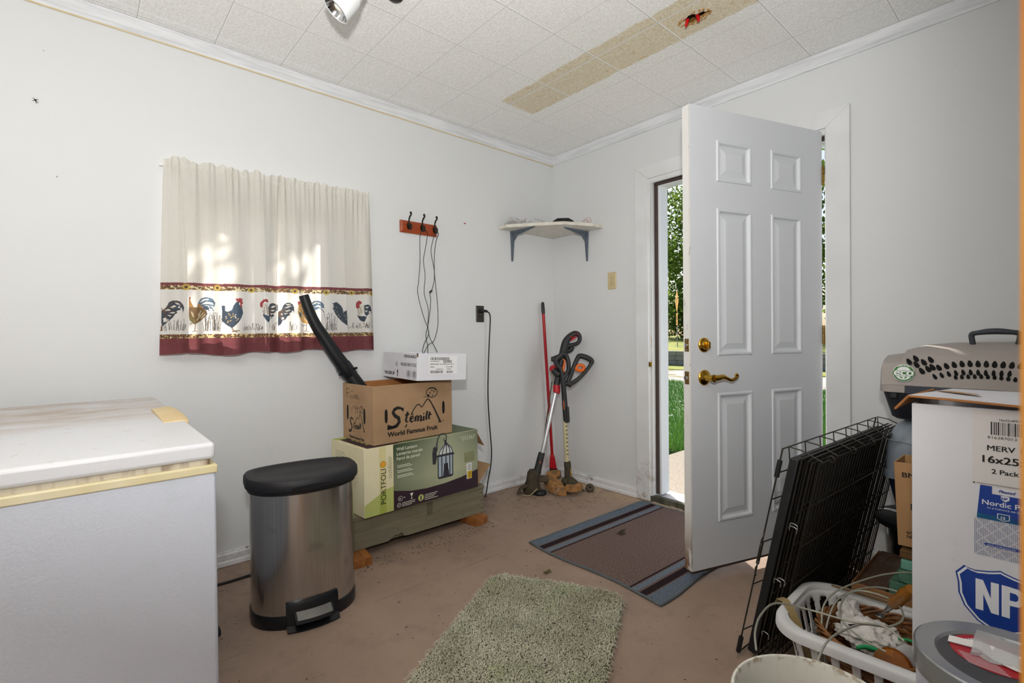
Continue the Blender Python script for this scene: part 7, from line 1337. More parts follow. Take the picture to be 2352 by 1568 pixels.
# wall with slots: build quad strips and leave the slots open
NS = 320; rows = [0, .06, .10, .14, .18, .30, .42, .50, .54, .58, .66, .70, .74, .78, .82, .86, .90, .94, 1.0]
m = MB(); vs = []; fs = []
for q in rows:
    for k in range(NS): x, y = bw(k/NS, q); vs.append((x, y, .004+q*(BHt-.012)))
def slotted(k, q0, q1):
    ph = (k % 10); qm = (q0+q1)/2
    if not 2 <= ph <= 7: return False
    edge = min(ph-2, 7-ph)
    lo1, hi1, lo2, hi2 = .10, .50, .58, .90
    if edge < 1: lo1 += .04; hi1 -= .08; lo2 += .08; hi2 -= .04
    return lo1 <= qm <= hi1 or lo2 <= qm <= hi2
for i in range(len(rows)-1):
    for k in range(NS):
        if slotted(k, rows[i], rows[i+1]): continue
        l = (k+1) % NS; fs.append((i*NS+k, i*NS+l, (i+1)*NS+l, (i+1)*NS+k))
m.add(vs, fs); m.add([(*bw(k/NS, 0), .004) for k in range(NS)], [tuple(range(NS-1, -1, -1))])
o = m.build('body', M_BASK, t, smooth=40); sd = o.modifiers.new('thick', 'SOLIDIFY'); sd.thickness = .0035; sd.offset = -1
m = MB(); L = []
for (dr, z) in ((-.004, BHt-.012), (-.003, BHt-.002), (.006, BHt), (.018, BHt-.002), (.024, BHt-.010), (.025, BHt-.030), (.021, BHt-.030), (.019, BHt-.014), (.004, BHt-.010)):
    ring = []
    for k in range(120):
        x, y = bw(k/120, 1); sx = 1+dr/BA; sy = 1+dr/BB
        hump = .006*max(0, math.cos(y/BB*1.4))*max(0, min(1, (-BA+.06-x)/.06))
        ring.append((x*sx, y*sy, z+hump))
    L.append(ring)
m.loops(L, cap0=False, cap1=False); m.build('rim', M_BASK, t, smooth=50)
# wicker basket inside
g = G('wicker'); X, Y, Z = g.sep(); n = g.noise(30, 4, stretch=(1, 1, 4)); M_WICK = g.done(g.mix(g.step(n, .35, .68), '#966536', '#4c2c16'), .55)
WC = Vector((2.335, -1.120, .012)); t = thing('wicker_basket', 'round brown wicker basket inside the white laundry basket', 'wicker basket', WC); WR, WH = .148, .232
m = MB()
for j in range(17):
    q = j/16; r = WR*(.62+.38*q**.7); z = .006+q*(WH-.02); pts = []
    for k in range(96):
        a = 2*PI*k/96; pts.append(((r+.0032*math.sin(16*a+PI*j))*math.cos(a), (r+.0032*math.sin(16*a+PI*j))*math.sin(a), z))
    m.tube(pts, .0062, n=5, closed=True)
m.lathe([(.001, .004), (WR*.62, .006)], 32)
m.build('weave', M_WICK, t, smooth=70)
m = MB()
for k in range(32):
    a = 2*PI*(k+.5)/32; m.tube([(WR*(.62+.38*q**.7)*math.cos(a), WR*(.62+.38*q**.7)*math.sin(a), .006+q*(WH-.02)) for q in (0, .25, .5, .75, 1)], .003, n=5)
m.build('stakes', M_WICK, t, smooth=70)
m = MB()
for j in range(5):
    pts = []
    for k in range(140):
        a = 2*PI*k/140; p_ = 6*a+j*2*PI/5; pts.append(((WR+.004+.008*math.cos(p_))*math.cos(a), (WR+.004+.008*math.cos(p_))*math.sin(a), WH-.012+.011*math.sin(p_)))
    m.tube(pts, .0042, n=6, closed=True)
m.build('braided_rim', M_WICK, t, smooth=70)
# towel
g = G('terry'); n = g.noise(330, 3); g.bump(n, .8, .003); M_TERRY = g.done(g.mix(g.step(g.noise(9, 3), .4, .7), '#e6e3df', '#d2cdc7'), .95)
def blob_mesh(name, mm, parent, C0, rx, ry, rz_, seed, nlev=4, amp=.35, fq=3.2):
    bm = bmesh.new(); bmesh.ops.create_icosphere(bm, subdivisions=nlev, radius=1)
    for v in bm.verts:
        d = v.co.normalized(); s = 1+amp*noise.noise(d*fq+Vector((seed, 0, 0)))+amp*.5*noise.noise(d*fq*2.4+Vector((0, seed, 0)))
        v.co = Vector((d.x*rx*s+C0[0], d.y*ry*s+C0[1], d.z*rz_*s+C0[2]))
    me = bpy.data.meshes.new(name); bm.to_mesh(me); bm.free(); me.materials.append(mm); me.polygons.foreach_set('use_smooth', [True]*len(me.polygons))
    o = bpy.data.objects.new(name, me); C.objects.link(o); o.parent = parent; return o
t = thing('hand_towel', 'crumpled off-white terry towel in the wicker basket', 'towel', (2.285, -1.085, .17))
blob_mesh('cloth', M_TERRY, t, (0.012, -.008, .040), .074, .070, .036, 3.1, 5, .42, 2.3)
blob_mesh('raised_fold', M_TERRY, t, (-.048, .040, .062), .030, .040, .040, 7.7, 4, .4, 2.2)
m = MB(); m.box(-.013, .013, -.003, .003, 0, .002, 0, Matrix.Translation((-.016, -.052, .077)) @ Matrix.Rotation(.9, 4, 'Z')); m.build('care_tag', M_BLACK, t, smooth=0)
# amber bottle, clear cap, green pieces, red piece
g = G('amber_plastic'); M_AMBER = g.done(None, .12, Transmission_Weight=.75, IOR=1.3); g.b.inputs['Base Color'].default_value = lin('#e08a2c')
t = thing('amber_bottle', 'amber plastic bottle with speckled bottom lying beside the towel', 'bottle', (2.372, -1.176, .200), 0, None, (math.radians(62), math.radians(-20), .3))
m = MB(); m.lathe([(.001, .002), (.030, 0), (.038, .004), (.041, .012), (.041, .075), (.036, .083), (.001, .084)], 28); m.build('body', M_AMBER, t)
m = MB()
for k in range(14): a = k*2.4; r = .006+.0018*k; m.sph((r*math.cos(a), r*math.sin(a), -.0005), .0016, 6)
m.build('speckles', M_DARK, t, smooth=0)
t = thing('clear_lid', 'clear round plastic lid leaning on the amber bottle', 'lid', (2.398, -1.150, .222), 0, None, (math.radians(58), math.radians(-15), .6))
m = MB(); m.lathe([(.001, .003), (.027, .003), (.030, .001), (.031, -.006), (.029, -.006), (.027, .0), (.001, .001)], 28); m.build('cap', M_FILM, t)
M_GREENP = mat('green_plastic', '#1f9a5b', .4, col2='#178a4e', vs=9)
m = MB(); m.tube([(-.028, 0, 0), (-.01, .008, .006), (.012, .008, .008), (.028, .004, .004)], [.005, .006, .006, .004], n=8, smooth=4); o = tag(m.build('plastic_strip', M_GREENP), 'curved bright green plastic strip below the white towel', 'strip', 'green plastic strips'); o.location = (2.318, -1.186, .215); o.rotation_euler = (0, 0, .2)
m = MB(); m.tube([(-.03, .01, 0), (-.01, .018, .002), (.012, .016, .002), (.03, .004, 0)], .004, n=8, smooth=4); o = tag(m.build('plastic_strip', M_GREENP), 'curved bright green plastic strip above the clear lid', 'strip', 'green plastic strips'); o.location = (2.396, -1.112, .238)
m = MB(); m.sph((0, 0, 0), .016, 12, sz=.7); o = tag(m.build('red_plug', M_NUT), 'small red plastic cap at the right edge of the wicker basket', 'cap'); o.location = (2.412, -1.055, .232)
# wooden handled tool
A_, B_ = Vector((2.335, -1.052, .292)), Vector((2.412, -1.130, .415)); d = (B_-A_).normalized()
t = thing('wooden_handled_tool', 'turned amber wooden handle with a steel ferrule sticking up from the basket', 'tool', A_)
M_VARN = mat('varnished_wood', '#9a6420', .3, col2='#7c4c14', vs=14, stretch=(1, 1, .3), coat=.4)
m = MB(); m.tube([Vector((0, 0, 0))+d*z for z in (.018, .024, .04, .07, .10, .135)], [.008, .013, .0165, .0155, .017, .013], n=18, smooth=4); m.build('handle', M_VARN, t, smooth=70)
m = MB(); m.tube([d*-.018, d*.0, d*.020], [.0045, .0075, .0085], n=14); m.build('ferrule', M_STEEL, t)
m = MB(); m.tube([d*-.018, d*-.055], .0028, n=8); m.lathe([(.001, .002), (.012, .001), (.013, -.002), (.001, -.003)], 16, mx=Matrix.Translation(d*-.055)); m.build('shank', M_STEEL, t)
t = thing('wooden_stick', 'second smooth wooden handle lying low at the right of the basket', 'stick', (2.425, -1.19, .205))
m = MB(); m.tube([(-.05, -.035, -.012), (0, 0, .008), (.05, .035, .024)], [.010, .013, .011], n=14, smooth=4); m.build('shaft', M_VARN, t, smooth=70)
m = MB(); m.tube([(2.172, -.985, .2745), (2.23, -.982, .2745), (2.33, -.978, .2745)], [.0025, .0042, .004], n=8); o = tag(m.build('twig_stick', M_TANW), 'thin brown stick lying on the back rim of the laundry basket', 'stick')
# tan strap over the rim
g = G('tan_webbing'); M_WEB = g.done(g.mix(g.noise(200, 2), '#a08a5c', '#7f6c45'), .85)
t = thing('tan_strap', 'flat tan webbing strap draped over the end of the laundry basket', 'strap', (2.13, -1.24, .27))
m = MB(); pts = [((-.046, .052, -.012), .010), ((-.036, .046, .006), .011), ((-.016, .030, .012), .011), ((.004, .012, .004), .012), ((.030, -.004, -.030), .012), ((.052, -.018, -.085), .012), ((.075, -.020, -.150), .012)]
L = []
for (p, w_) in pts:
    p = Vector(p); sd_ = Vector((.55, .83, .1)).normalized(); L.append([p-sd_*w_, p+sd_*w_, p+sd_*w_+Vector((0, 0, .0025)), p-sd_*w_+Vector((0, 0, .0025))])
m.loops(L); m.build('webbing', M_WEB, t, smooth=60)
# springy wire cable
M_CABLE = mat('coated_cable', '#9a9b8e', .4, .3, col2='#b5b5a5', vs=9)
t = thing('wire_cable', 'stiff grey wire cable looping out of the laundry basket towards the white bucket', 'cable', (2.3, -1.2, .3)); q = lambda L_: [(x-2.3, y+1.2, z-.3) for x, y, z in L_]
m = MB(); m.tube(q([(2.186, -1.590, .33), (2.163, -1.54, .345), (2.142, -1.45, .345), (2.140, -1.345, .335), (2.205, -1.285, .320), (2.300, -1.278, .326), (2.362, -1.252, .331), (2.408, -1.262, .318)]), .0026, n=7, smooth=8); m.build('outer_strand', M_CABLE, t, smooth=80)
m = MB(); m.tube(q([(2.277, -1.560, .20), (2.283, -1.500, .290), (2.287, -1.425, .328), (2.301, -1.325, .325), (2.322, -1.262, .322), (2.368, -1.226, .322), (2.386, -1.159, .322), (2.366, -1.087, .322), (2.322, -1.050, .320), (2.262, -1.055, .315), (2.240, -1.12, .305), (2.262, -1.22, .295), (2.315, -1.262, .285), (2.372, -1.268, .276)]), .0026, n=7, smooth=8); m.build('loop_strand', M_CABLE, t, smooth=80)
m = MB(); m.tube(q([(2.214, -1.215, .17), (2.205, -1.19, .25), (2.200, -1.15, .285), (2.214, -1.08, .305), (2.250, -.98, .315), (2.30, -.90, .328), (2.36, -.845, .335), (2.43, -.84, .33)]), .0025, n=7, smooth=8); m.build('back_strand', M_CABLE, t, smooth=80)
m = MB(); m.tube(q([(2.222, -1.22, .15), (2.216, -1.20, .22), (2.218, -1.13, .28), (2.236, -1.05, .298), (2.29, -.965, .305), (2.37, -.945, .30), (2.42, -.97, .29)]), .0025, n=7, smooth=8); m.build('back_strand', M_CABLE, t, smooth=80)

# ------------------------------------------------------------------ white filter carton, tin, bucket in the foreground
g = G('white_corrugated'); n = g.noise(3, 4); c = g.mix(g.step(n, .3, .75), '#dedee3', '#d2d2d8'); c = g.mix(g.mth('MULTIPLY', g.step(g.noise(8, 6, rough=.7), .58, .72), .22), c, '#a8a39b'); g.bump(g.noise(3, 2, stretch=(60, 60, .6)), .06, .001); M_WCORR = g.done(c, .6)
PX, PY, PZ = 2.42, -1.24, .2715; PW, PD, PH = .41, .34, .638
t = thing('filter_carton', 'tall white air filter carton with a blue shield, its top flap lifted', 'box', (PX, PY, PZ))
m = MB()
def rq(x0, x1, y0, y1, z): return [(x0, y0, z), (x1, y0, z), (x1, y1, z), (x0, y1, z)]
m.loops([rq(0, PW, 0, PD, 0), rq(0, PW, 0, PD, PH), rq(.005, PW-.005, .005, PD-.005, PH), rq(.005, PW-.005, .005, PD-.005, PH-.05)]); m.build('body', M_WCORR, t, smooth=0, bevel=.0015)
def sheet(name, P, mm_top, mm_bot, th=.005):
    P = [Vector(p) for p in P]; nn = (P[1]-P[0]).cross(P[-1]-P[0]).normalized()*th
    m = MB(); n_ = len(P); m.add(P+[p-nn for p in P], [tuple(range(n_))]+[tuple(range(2*n_-1, n_-1, -1))]+[(i, (i+1) % n_, (i+1) % n_+n_, i+n_) for i in range(n_)], 1); m.m[0] = 0
    return m.build(name, [mm_top, mm_bot], t, smooth=0)
fz_ = PH+.024
top_o = sheet('top_flap', [(-.004, -.022, fz_-.002), (.08, -.024, fz_-.004), (.17, -.021, fz_-.009), (PW+.01, -.018, fz_-.014), (PW+.006, PD, PH+.012), (.035, PD+.005, PH+.012)], M_WCORR, M_KRAFTD)
sheet('side_flap', [(-.006, -.020, fz_-.004), (.012, .20, fz_-.002), (-.035, .18, PH-.012), (-.036, .0, PH-.016)], M_WCORR, M_KRAFTD)
m = MB(); fr = fr_of((-.0, -.02, fz_-.001), (1, 0, -.02), (.02, 1, -.032)); m.flat([(.010, .20), (.062, .15), (.115, .13), (.10, .175), (.045, .225)], fr, .0025); m.build('brown_tape', mat('brown_tape', '#b38b5e', .5), top_o, smooth=0, fix=False)
fr = fr_of((0, 0, 0), (1, 0, 0), (0, 0, 1))
m = MB(); m.rect(.110, PW-.02, .462, .634, fr, .0006); m.build('paper_label', mat('label_white', '#dcd8d6', .6), t, smooth=0, fix=False)
m = MB(); rs = np.random.RandomState(8)
m.text('16x25x4M12-2', .154, .612, .0070, fr, .0010, 0, bold=.01)
x = .1415
while x < .262: w_ = .0007+.0018*rs.rand()*(rs.rand() > .35); m.rect(x, x+w_, .5795, .609, fr, .0010, 0); x += w_+.0008+.0012*rs.rand()
m.text('816387013', .136, .5705, .0085, fr, .0010, 0, sx=1.25); m.text('MERV 12', .1345, .5435, .0168, fr, .0010, 0, bold=.02, sx=1.1); m.text('16x25x4', .123, .5155, .0225, fr, .0010, 0, bold=.025, sx=1.15); m.text('2 Pack', .1425, .4915, .0150, fr, .0010, 0, bold=.02, sx=1.1)
m.disc(.1135, .4655, .0018, fr, .0010, 0, 10); m.rect(.118, .29, .4645, .4652, fr, .0010, 0); m.rect(.118, .28, .4665, .4670, fr, .0010, 0)
m.build('lettering', M_INK, t, smooth=0, fix=False)
M_BLUE = mat('royal_blue_ink', '#173f97', .4, col2='#12337f', vs=14); M_DBLUE = mat('deep_blue_ink', '#0f3a78', .4, col2='#0c6a8c', vs=22, var=.7); M_WPR = mat('print_white', '#e6e8ee', .5)
m = MB()
m.flat([(.124, .462), (.1435, .462), (.1435, .445), (.205, .4445), (.268, .4445), (.268, .462), (.29, .462), (.29, .385), (.118, .385)], fr, .0007, 0)
m.rect(.1185, .29, .385, .3965, fr, .0009, 1)
m.text('Pleated', .154, .4505, .0088, fr, .0010, 0, bold=.02, shear=.25)
m.flat([(.158, .4435), (.165, .4445), (.1715, .4435), (.1715, .436), (.165, .431), (.158, .436)], fr, .0011, 2); m.text('NP', .1585, .4355, .0078, fr, .0013, 0, bold=.04)
m.text('Nordic Pure', .126, .4185, .0160, fr, .0011, 2, bold=.012, sx=1.05); m.text('AC & FURNACE AIR FILTER', .135, .4105, .0048, fr, .0011, 2, sx=1.1)
m.flat([(.152, .403), (.172, .403), (.172, .391), (.162, .387), (.152, .391)], fr, .0012, 2); m.flat([(.1532, .4018), (.1708, .4018), (.1708, .3918), (.162, .3884), (.1532, .3918)], fr, .0014, 1); m.text('12', .1565, .3915, .0085, fr, .0016, 2, bold=.03); 
m.build('blue_panel', [M_BLUE, M_DBLUE, M_WPR], t, smooth=0, fix=False)
m = MB(); ya, yb = .300, .384
k_ = 0
while k_ < 60:
    x = .114+.003*k_
    if x < .29: m.rect(x, x+.0014, ya, yb, fr, .0008, 0)
    k_ += 1
for j in range(-4, 9):
    for s in (1, -1):
        pts = []
        for q_ in np.linspace(0, 1, 13):
            x = .115+.025*j+(.08*q_ if s > 0 else .08*(1-q_)); y = ya+(yb-ya)*q_
            if .114 <= x <= .29: pts.append((x, y))
        if len(pts) > 1: m.stroke(pts, .0016, fr, .0011, 1)
m.flat([(.133, .331), (.190, .331), (.193, .328), (.190, .325), (.133, .325), (.130, .328)], fr, .0013, 2); m.text('www.nordicpure.com', .135, .3262, .0048, fr, .0016, 1, sx=1.1); m.rect(.146, .188, .3185, .3215, fr, .0012, 3)
m.build('filter_picture', [mat('pleat_blue_grey', '#8f93ab', .6), mat('lattice_white', '#e2e2e6', .6), M_BLUE, mat('pale_ink', '#b5b4bb', .6)], t, smooth=0, fix=False)
SH = [(.081, .247), (.088, .256), (.096, .267), (.102, .264), (.115, .262), (.135, .266), (.150, .271), (.157, .274), (.164, .271), (.179, .266), (.199, .262), (.212, .264), (.218, .267), (.226, .256), (.233, .247), (.229, .225), (.228, .200), (.218, .172), (.195, .145), (.157, .124), (.119, .145), (.096, .172), (.086, .200), (.085, .225)]
cx_, cy_ = .157, .205
sc2 = lambda s: [(cx_+(x-cx_)*s, cy_+(y-cy_)*s) for x, y in SH]
m = MB(); m.flat(SH, fr, .0007, 0); m.flat(sc2(.955), fr, .0009, 1); m.flat(sc2(.90), fr, .0011, 0)
m.flat([(.116, .1725), (.116, .243), (.1285, .243), (.1415, .205), (.1415, .243), (.1545, .243), (.1545, .1725), (.142, .1725), (.129, .211), (.129, .1725)], fr, .0013, 1)
m.flat([(.159, .1725), (.159, .243), (.172, .243), (.172, .1725)], fr, .0013, 1); m.stroke([(.170, .237), (.184, .236), (.191, .228), (.191, .216), (.184, .208), (.170, .207)], .012, fr, .0014, 1)
m.build('shield_logo', [M_BLUE, M_WPR], t, smooth=0, fix=False)
t2 = t
# popcorn tin
t = thing('round_tin', 'large round tin with a silver-rimmed lid in front of the white filter carton', 'tin', (2.604, -1.442, 0))
g = G('tin_winter_print'); n = g.vor(26, stretch=(1, 1, .35)); c = g.mix(g.step(n, .03, .07), '#5f6470', '#c9cbd8'); c = g.mix(g.mth('MULTIPLY', g.noise(6, 3), .4), c, '#aeb4cc'); M_TINP = g.done(c, .3)
M_TINR = mat('tin_grey_enamel', '#a9abad', .28, .7, col2='#97999c', vs=9); M_TIND = mat('tin_dark_top', '#4a4a4b', .35, .2, col2='#3f3f40', vs=6)
m = MB(); m.lathe([(.001, 0), (.140, 0), (.142, .004), (.142, .405), (.001, .405)], 56); m.build('body', M_TINP, t, smooth=40)
m = MB(); m.lathe([(.1435, .395), (.1465, .394), (.1475, .398), (.1462, .404), (.1468, .432), (.1460, .438), (.1425, .4405), (.136, .4385), (.112, .4365), (.108, .431)], 56); lid_ = m.build('lid', M_TINR, t, smooth=40)
m = MB(); m.lathe([(.109, .4312), (.106, .4305), (.001, .4305)], 48); m.build('lid_panel', M_TIND, lid_, smooth=40)
fr = fr_of((.0, .0, .4306), (1, 0, 0), (0, 1, 0))
m = MB(); m.disc(-.020, .028, .072, fr, .0006, 0, 40)
for k in range(5): m.rect(-.075+.004*k, -.045-.002*k, .050+.0055*k, .0535+.0055*k, fr, .0009, 1)
for k in range(7): m.rect(-.075+.003*k, -.02+.004*k, -.005-.0055*k, -.0035-.0055*k, fr, .0009, 1)
m.disc(.030, -.030, .010, fr, .0010, 1, 18, ry=.006); m.disc(.030, -.030, .007, fr, .0012, 2, 18, ry=.004)
m.build('round_sticker', [mat('sticker_red', '#b3202c', .4, col2='#a01a26', vs=12), M_WPR, mat('pale_blue_ink', '#7aa5d8', .5)], lid_, smooth=0, fix=False)
t = thing('film_packet', 'clear plastic packet with a white paper band lying on the tin lid', 'packet', (2.577, -1.405, .4325), 0)
m = MB(); L = []
for i, x in enumerate(np.linspace(-.03, .10, 10)): L.append([(x, .075-.02*math.sin(i), .001), (x, -.045+.006*math.sin(i*2), .001), (x+.003, -.042, .006+.003*math.sin(i*1.7)), (x, .015, .010+.004*math.sin(i*2.3)), (x, .070, .005)])
m.loops(L); m.build('film', M_FILM, t, smooth=30)
m = MB(); L = []
for i, (x, y, w_) in enumerate(((-.066, -.014, .009), (-.04, -.008, .009), (-.022, .0, .012), (0, -.012, .022), (.03, -.022, .026), (.07, -.028, .028))): L.append([(x, y-w_, .0015), (x, y+w_, .006), (x, y+w_, .0075), (x, y-w_, .003)])
m.loops(L); m.build('paper_band', mat('white_paper_band', '#ece8e6', .7), t, smooth=40)
# white bucket
g = G('stained_white_bucket'); X, Y, Z = g.sep(); n = g.noise(60, 6, rough=.75, stretch=(1, 1, .3)); c = g.mix(g.mth('MULTIPLY', g.step(n, .50, .75), .30), '#dfddd4', '#b3aa90'); c = g.mix(g.mth('MULTIPLY', g.mth('MULTIPLY', g.step(g.noise(70, 6), .52, .62), g.step(Z, .366, .380)), .7), c, '#8b6d3c'); M_BUCK = g.done(c, .5)
t = thing('white_bucket', 'stained white plastic bucket at the bottom edge in front of the laundry basket', 'bucket', (2.362, -1.752, 0))
m = MB(); m.lathe([(.001, 0), (.128, 0), (.131, .004), (.141, .300), (.147, .302), (.147, .312), (.142, .314), (.1445, .372), (.1475, .374), (.1475, .379), (.1455, .382), (.1415, .382), (.1395, .379), (.136, .30), (.126, .006), (.001, .005)], 64); m.build('body', M_BUCK, t, smooth=40)
m = MB(); m.tube([(.148*math.cos(a), .148*math.sin(a), .33-.10*math.sin((a-.4)/PI*PI) if 0 else .335-.085*math.sin(max(0, min(PI, a-.6)))) for a in np.linspace(.6, .6+PI, 25)], .0022, n=6); 
m.build('bail', M_STEEL, t, smooth=70)
# ------------------------------------------------------------------ outside: porch, lawn, gravel, stone wall, trees, road sign
def ground(name, pts, z, mm): m = MB(); m.prism(pts, ((0, 0, 0), (1, 0, 0), (0, 1, 0)), z-.05, z); return m.build(name, mm, smooth=0)
g = G('exposed_aggregate'); n = g.vor(150); c = g.mix(g.step(n, .2, .8), '#8b8278', '#aca59b'); c = g.mix(g.step(g.noise(90, 3), .45, .65), c, '#8f7b60'); g.bump(n, .5, .004); M_AGG = g.done(c, .85)
struct(ground('porch_slab', [(.2, .145), (3.2, .145), (3.2, 1.75), (.2, 1.75)], -.03, M_AGG), 'exposed aggregate porch slab outside the door', 'porch')
g = G('lawn_soil'); c = g.mix(g.noise(4, 5), '#48702a', '#3a5a22'); M_LAWN = g.done(c, .95)
struct(ground('lawn', [(-14, 1.75), (9, 1.75), (9, 9.3), (-14, 8.6)], -.10, M_LAWN), 'green lawn outside the door', 'lawn')
g = G('gravel'); n = g.vor(38); c = g.mix(g.step(n, .1, .7), '#8d8a87', '#cfcac6'); c = g.mix(g.step(g.noise(1.6, 4), .52, .64), c, '#8d8550'); g.bump(n, .6, .01); M_GRAV = g.done(c, .95)
struct(ground('gravel_drive', [(-16, 8.6), (10, 9.3), (10, 13.2), (-20, 12.3)], -.12, M_GRAV), 'pale gravel drive beyond the lawn', 'drive')
g = G('dry_lawn'); c = g.mix(g.step(g.noise(3, 5), .4, .65), '#7f9438', '#b0a648'); M_DRY = g.done(c, .95)
struct(ground('verge', [(-22, 12.3), (10, 13.2), (10, 15.3), (-24, 14.6)], -.10, M_DRY), 'narrow grass verge in front of the stone wall', 'verge')
vs = [(-26, 15.0, .42), (10, 15.7, .42), (12, 29, 1.05), (-34, 27, 1.05)]; m = MB(); m.add(vs+[(x, y, -.3) for x, y, z in vs], [(0,1,2,3), (7,6,5,4), (0,4,5,1), (1,5,6,2), (2,6,7,3), (3,7,4,0)])
struct(m.build('raised_lawn', M_DRY, smooth=0), 'sunlit raised lawn above the stone wall', 'lawn')
g = G('wall_block'); c = g.mix(g.noise(9, 5), '#a39f9b', '#85817d'); g.bump(g.noise(20, 5), .8, .02); M_BLOCK = g.done(c, .9)
t = thing('stone_wall', 'low grey concrete block retaining wall across the gravel drive', 'retaining wall', (-8, 14.75, -.1), .02)
rs = np.random.RandomState(2)
for r in range(3):
    m = MB(); x = -16-.2*r
    while x < 17: w_ = .36+.1*rs.rand(); m.box(x+.006, x+w_-.006, -.02*r*0-.01*rs.rand(), .30, .005+.185*r, .185*(r+1)); x += w_
    m.build('block_course', M_BLOCK, t, smooth=0, bevel=.02)
g = G('grass_blade'); c = g.mix(g.step(g.noise(9, 3), .35, .7), '#5c9233', '#8fb556'); M_BLADE = g.done(c, .6); g.b.inputs['Subsurface Weight'].default_value = 0
vs = []; fs = []; rr = random.Random(5)
for k in range(13000):
    s = rr.random(); y = 1.78+6.7*s**1.5; xc_ = 1.45-.62*(y+2.79)*0-(y)*.60; x = xc_+(rr.random()-.5)*(1.6+.35*y)
    if k % 3 == 0: x = 1.90-.29*y+(rr.random()-.5)*(.5+.12*y)
    h_ = .05+.10*rr.random(); a = rr.random()*6.28; w_ = .005+.006*rr.random(); l = .04*rr.random(); o_ = len(vs)
    vs += [(x-w_*math.cos(a), y-w_*math.sin(a), -.102), (x+w_*math.cos(a), y+w_*math.sin(a), -.102), (x+l*math.sin(a), y+l*math.cos(a), -.10+h_)]; fs += [(o_, o_+1, o_+2)]
m = MB(); m.add(vs, fs); tag(m.build('lawn_grass', M_BLADE, smooth=0, fix=False), 'green grass blades on the lawn outside the door', 'grass', kind='stuff')
vs = []; fs = []
for k in range(60):
    y = 1.9+4*rr.random()**1.3; x = 1.45-.60*y+(rr.random()-.5)*1.4; s = .012+.008*rr.random(); o_ = len(vs)
    vs += [(x+s*math.cos(q*1.047), y+s*math.sin(q*1.047), .02+.03*rr.random()) for q in range(6)]; fs += [tuple(range(o_, o_+6))]
m = MB(); m.add(vs, fs); tag(m.build('clover_flowers', mat('clover_white', '#e4ead8', .8), smooth=0, fix=False), 'white clover flowers dotted over the lawn', 'flowers', kind='stuff')
t = thing('outdoor_doormat', 'black ribbed doormat on the porch just outside the door', 'doormat', (1.36, .53, -.03), .12)
m = MB(); m.box(-.40, .40, -.24, .24, 0, .012); m.build('base', M_CANB, t, bevel=.004)
m = MB()
for k in range(16): m.box(-.385+.048*k, -.36+.048*k, -.225, .225, .012, .016)
m.build('ribs', M_BLACK, t, smooth=0)
# trees
def leaf_mat(name, a, b):
    g = G(name); c = g.mix(g.step(g.noise(1.1, 4), .38, .66), a, b); df = nd(g.t, 'ShaderNodeBsdfDiffuse'); tl = nd(g.t, 'ShaderNodeBsdfTranslucent'); g.L(c, df.inputs[0]); g.L(c, tl.inputs[0])
    mx_ = nd(g.t, 'ShaderNodeMixShader'); mx_.inputs[0].default_value = .45; g.L(df.outputs[0], mx_.inputs[1]); g.L(tl.outputs[0], mx_.inputs[2]); g.L(mx_.outputs[0], g.t.nodes['Material Output'].inputs[0]); return g.m
M_LF = [leaf_mat('leaf_green', '#7f9a45', '#4c6b30'), leaf_mat('leaf_gold', '#c9bd3c', '#8f9634'), leaf_mat('leaf_dark', '#4f6b38', '#7a8a40')]
M_BARK = mat('bark', '#4a3d31', .9, col2='#33291f', vs=9, bump=.5, bs=30)
def foliage(n, R, Hc, hz, seed, sz):
    rr = random.Random(seed); vs = []; fs = []; cl = []
    for _ in range(26): cl.append(Vector((rr.gauss(0, .45)*R, rr.gauss(0, .40)*R, Hc+rr.uniform(-1, 1)*hz)))
    for _ in range(n):
        c_ = rr.choice(cl); p = c_+Vector((rr.gauss(0, 1), rr.gauss(0, 1), rr.gauss(0, .8)))*R*.22
        a, b = Vector((rr.gauss(0, 1), rr.gauss(0, 1), rr.gauss(0, 1))).normalized(), Vector((rr.gauss(0, 1), rr.gauss(0, 1), rr.gauss(0, 1))).normalized(); s = sz*(.6+.8*rr.random()); b = (b-a*a.dot(b)).normalized()
        o_ = len(vs); vs += [p-a*s, p+b*s*.5, p+a*s, p-b*s*.5]; fs += [(o_, o_+1, o_+2, o_+3)]
    m = MB(); m.add(vs, fs); return m
FOL = []
def tree(x, y, z0, hh, R, kind, label, n=2600, seed=1, sz=.17):
    t = thing('tree', label, 'tree', (x, y, z0), seed*1.3, 'trees beyond the lawn')
    m = MB(); m.tube([(0, 0, 0), (.08, .05, hh*.4), (0, .1, hh*.8)], [.028*hh, .02*hh, .008*hh], n=8, smooth=3); m.build('trunk', M_BARK, t)
    foliage(n, R, hh*.56, hh*.40, seed, sz).build('foliage', M_LF[kind], t, smooth=0, fix=False)['kind'] = 'stuff'
tree(-12.8, 25.5, .9, 9.5, 2.6, 0, 'tall green tree behind the road sign, left of its yellow diamond', 7000, 1, .12)
tree(-10.6, 27.5, .95, 11, 2.9, 1, 'tall golden-green tree behind the road sign, right of its yellow diamond', 7000, 2, .12)
tree(-8.0, 27, .95, 8.5, 2.8, 2, 'dark green tree hidden behind the open door panel', 1800, 3)
tree(-5.0, 27, .95, 9.5, 3.0, 0, 'broad green tree behind the open door, right of centre', 1800, 4)
tree(-2.6, 25.5, .9, 9, 2.6, 1, 'golden-green tree seen through the gap by the door hinges', 6000, 5, .12)
tree(-.6, 27, .9, 10, 2.8, 2, 'dark tree just right of the hinge gap', 1800, 6)
tree(-15.8, 26.5, .9, 10, 2.9, 2, 'dark green tree farthest left beyond the stone wall', 1800, 7)
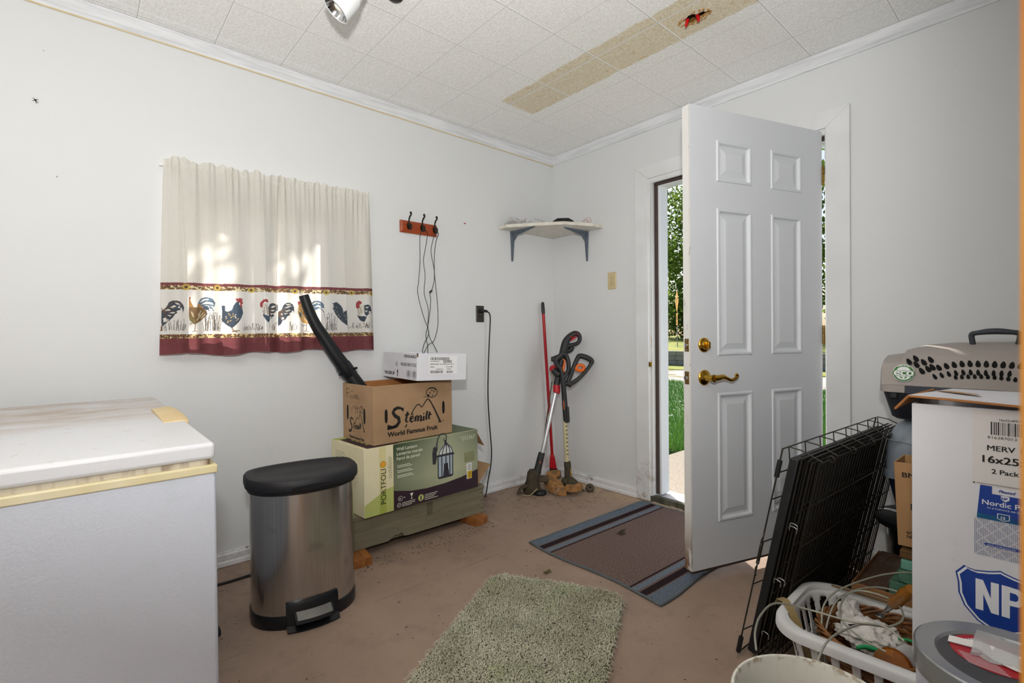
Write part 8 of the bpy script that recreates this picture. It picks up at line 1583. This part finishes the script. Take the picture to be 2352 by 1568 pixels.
for i, (x, y, R, hh, kd) in enumerate(((-12.2, 24.2, 1.5, 1.9, 2), (-10.4, 24.6, 1.6, 2.1, 0), (-3.2, 24.0, 1.5, 2.0, 2))):
    t = thing('bush', ['dark low bush at the foot of the trees left of the sign', 'green low bush at the foot of the trees right of the sign', 'dark low bush seen low in the hinge gap'][i], 'bush', (x, y, .85), 0, 'bushes at the edge of the lawn')
    foliage(1500, R, hh*.5, hh*.42, 30+i, .11).build('foliage', M_LF[kd], t, smooth=0, fix=False)['kind'] = 'stuff'
# a slim tree by the window wall that breaks up the sun on the curtains
t = thing('garden_tree', 'slim two-stemmed garden tree outside the curtained window', 'tree', (-2.5, -.27, -.1))
for dx, dy, r in ((0, 0, .034), (-.05, .11, .018)):
    m = MB(); m.tube([(dx, dy, 0), (dx*1.1, dy*1.05, 1.6), (dx*1.2, dy*1.1, 3.2), (dx*1.5, dy*1.3, 4.6)], [r*1.3, r, r*.9, r*.5], n=8, smooth=3); m.build('trunk', M_BARK, t)
m = foliage(260, .42, 4.35, .35, 9, .06); m.xf(Matrix.Translation((.0, .15, 0))); m.build('foliage', M_LF[0], t, smooth=0, fix=False)['kind'] = 'stuff'
# road sign
M_SIGNY = mat('sign_yellow', '#f0a80c', .4, col2='#e89f08', vs=3); M_GALV = mat('galvanised_post', '#8d949a', .5, .4, col2='#7c8389', vs=9)
SX, SY = -9.35, 17.9
t = thing('road_sign', 'yellow diamond right curve road sign with a 45 plate on a grey post', 'road sign', (SX, SY, .55), math.radians(-52))
m = MB(); m.box(-.03, .03, .0, .03, -.5, 2.7); m.build('post', M_GALV, t)
fr = fr_of((0, -.004, 2.10), (1, 0, 0), (0, 0, 1))
m = MB(); m.prism([(0, -.54), (.54, 0), (0, .54), (-.54, 0)], fr, -.003, .0); d_ = m.build('diamond_panel', M_SIGNY, t, smooth=0)
m = MB(); m.stroke([(-.10, -.26), (-.10, -.06), (-.07, .02), (.02, .08), (.08, .12)], .085, fr, .004); m.flat([(.02, .20), (.20, .17), (.10, .01)], fr, .005); m.build('curve_arrow', M_INK, d_, smooth=0, fix=False)
fr = fr_of((0, -.004, 1.27), (1, 0, 0), (0, 0, 1))
m = MB(); m.prism([(-.24, -.27), (.24, -.27), (.24, .27), (-.24, .27)], fr, -.003, 0); p_ = m.build('speed_plate', M_SIGNY, t, smooth=0)
m = MB(); m.text('45', 0, -.05, .34, fr, .004, 0, bold=.01, align='CENTER'); m.text('MPH', 0, -.20, .13, fr, .004, 0, bold=.01, align='CENTER'); m.build('lettering', M_INK, p_, smooth=0, fix=False)
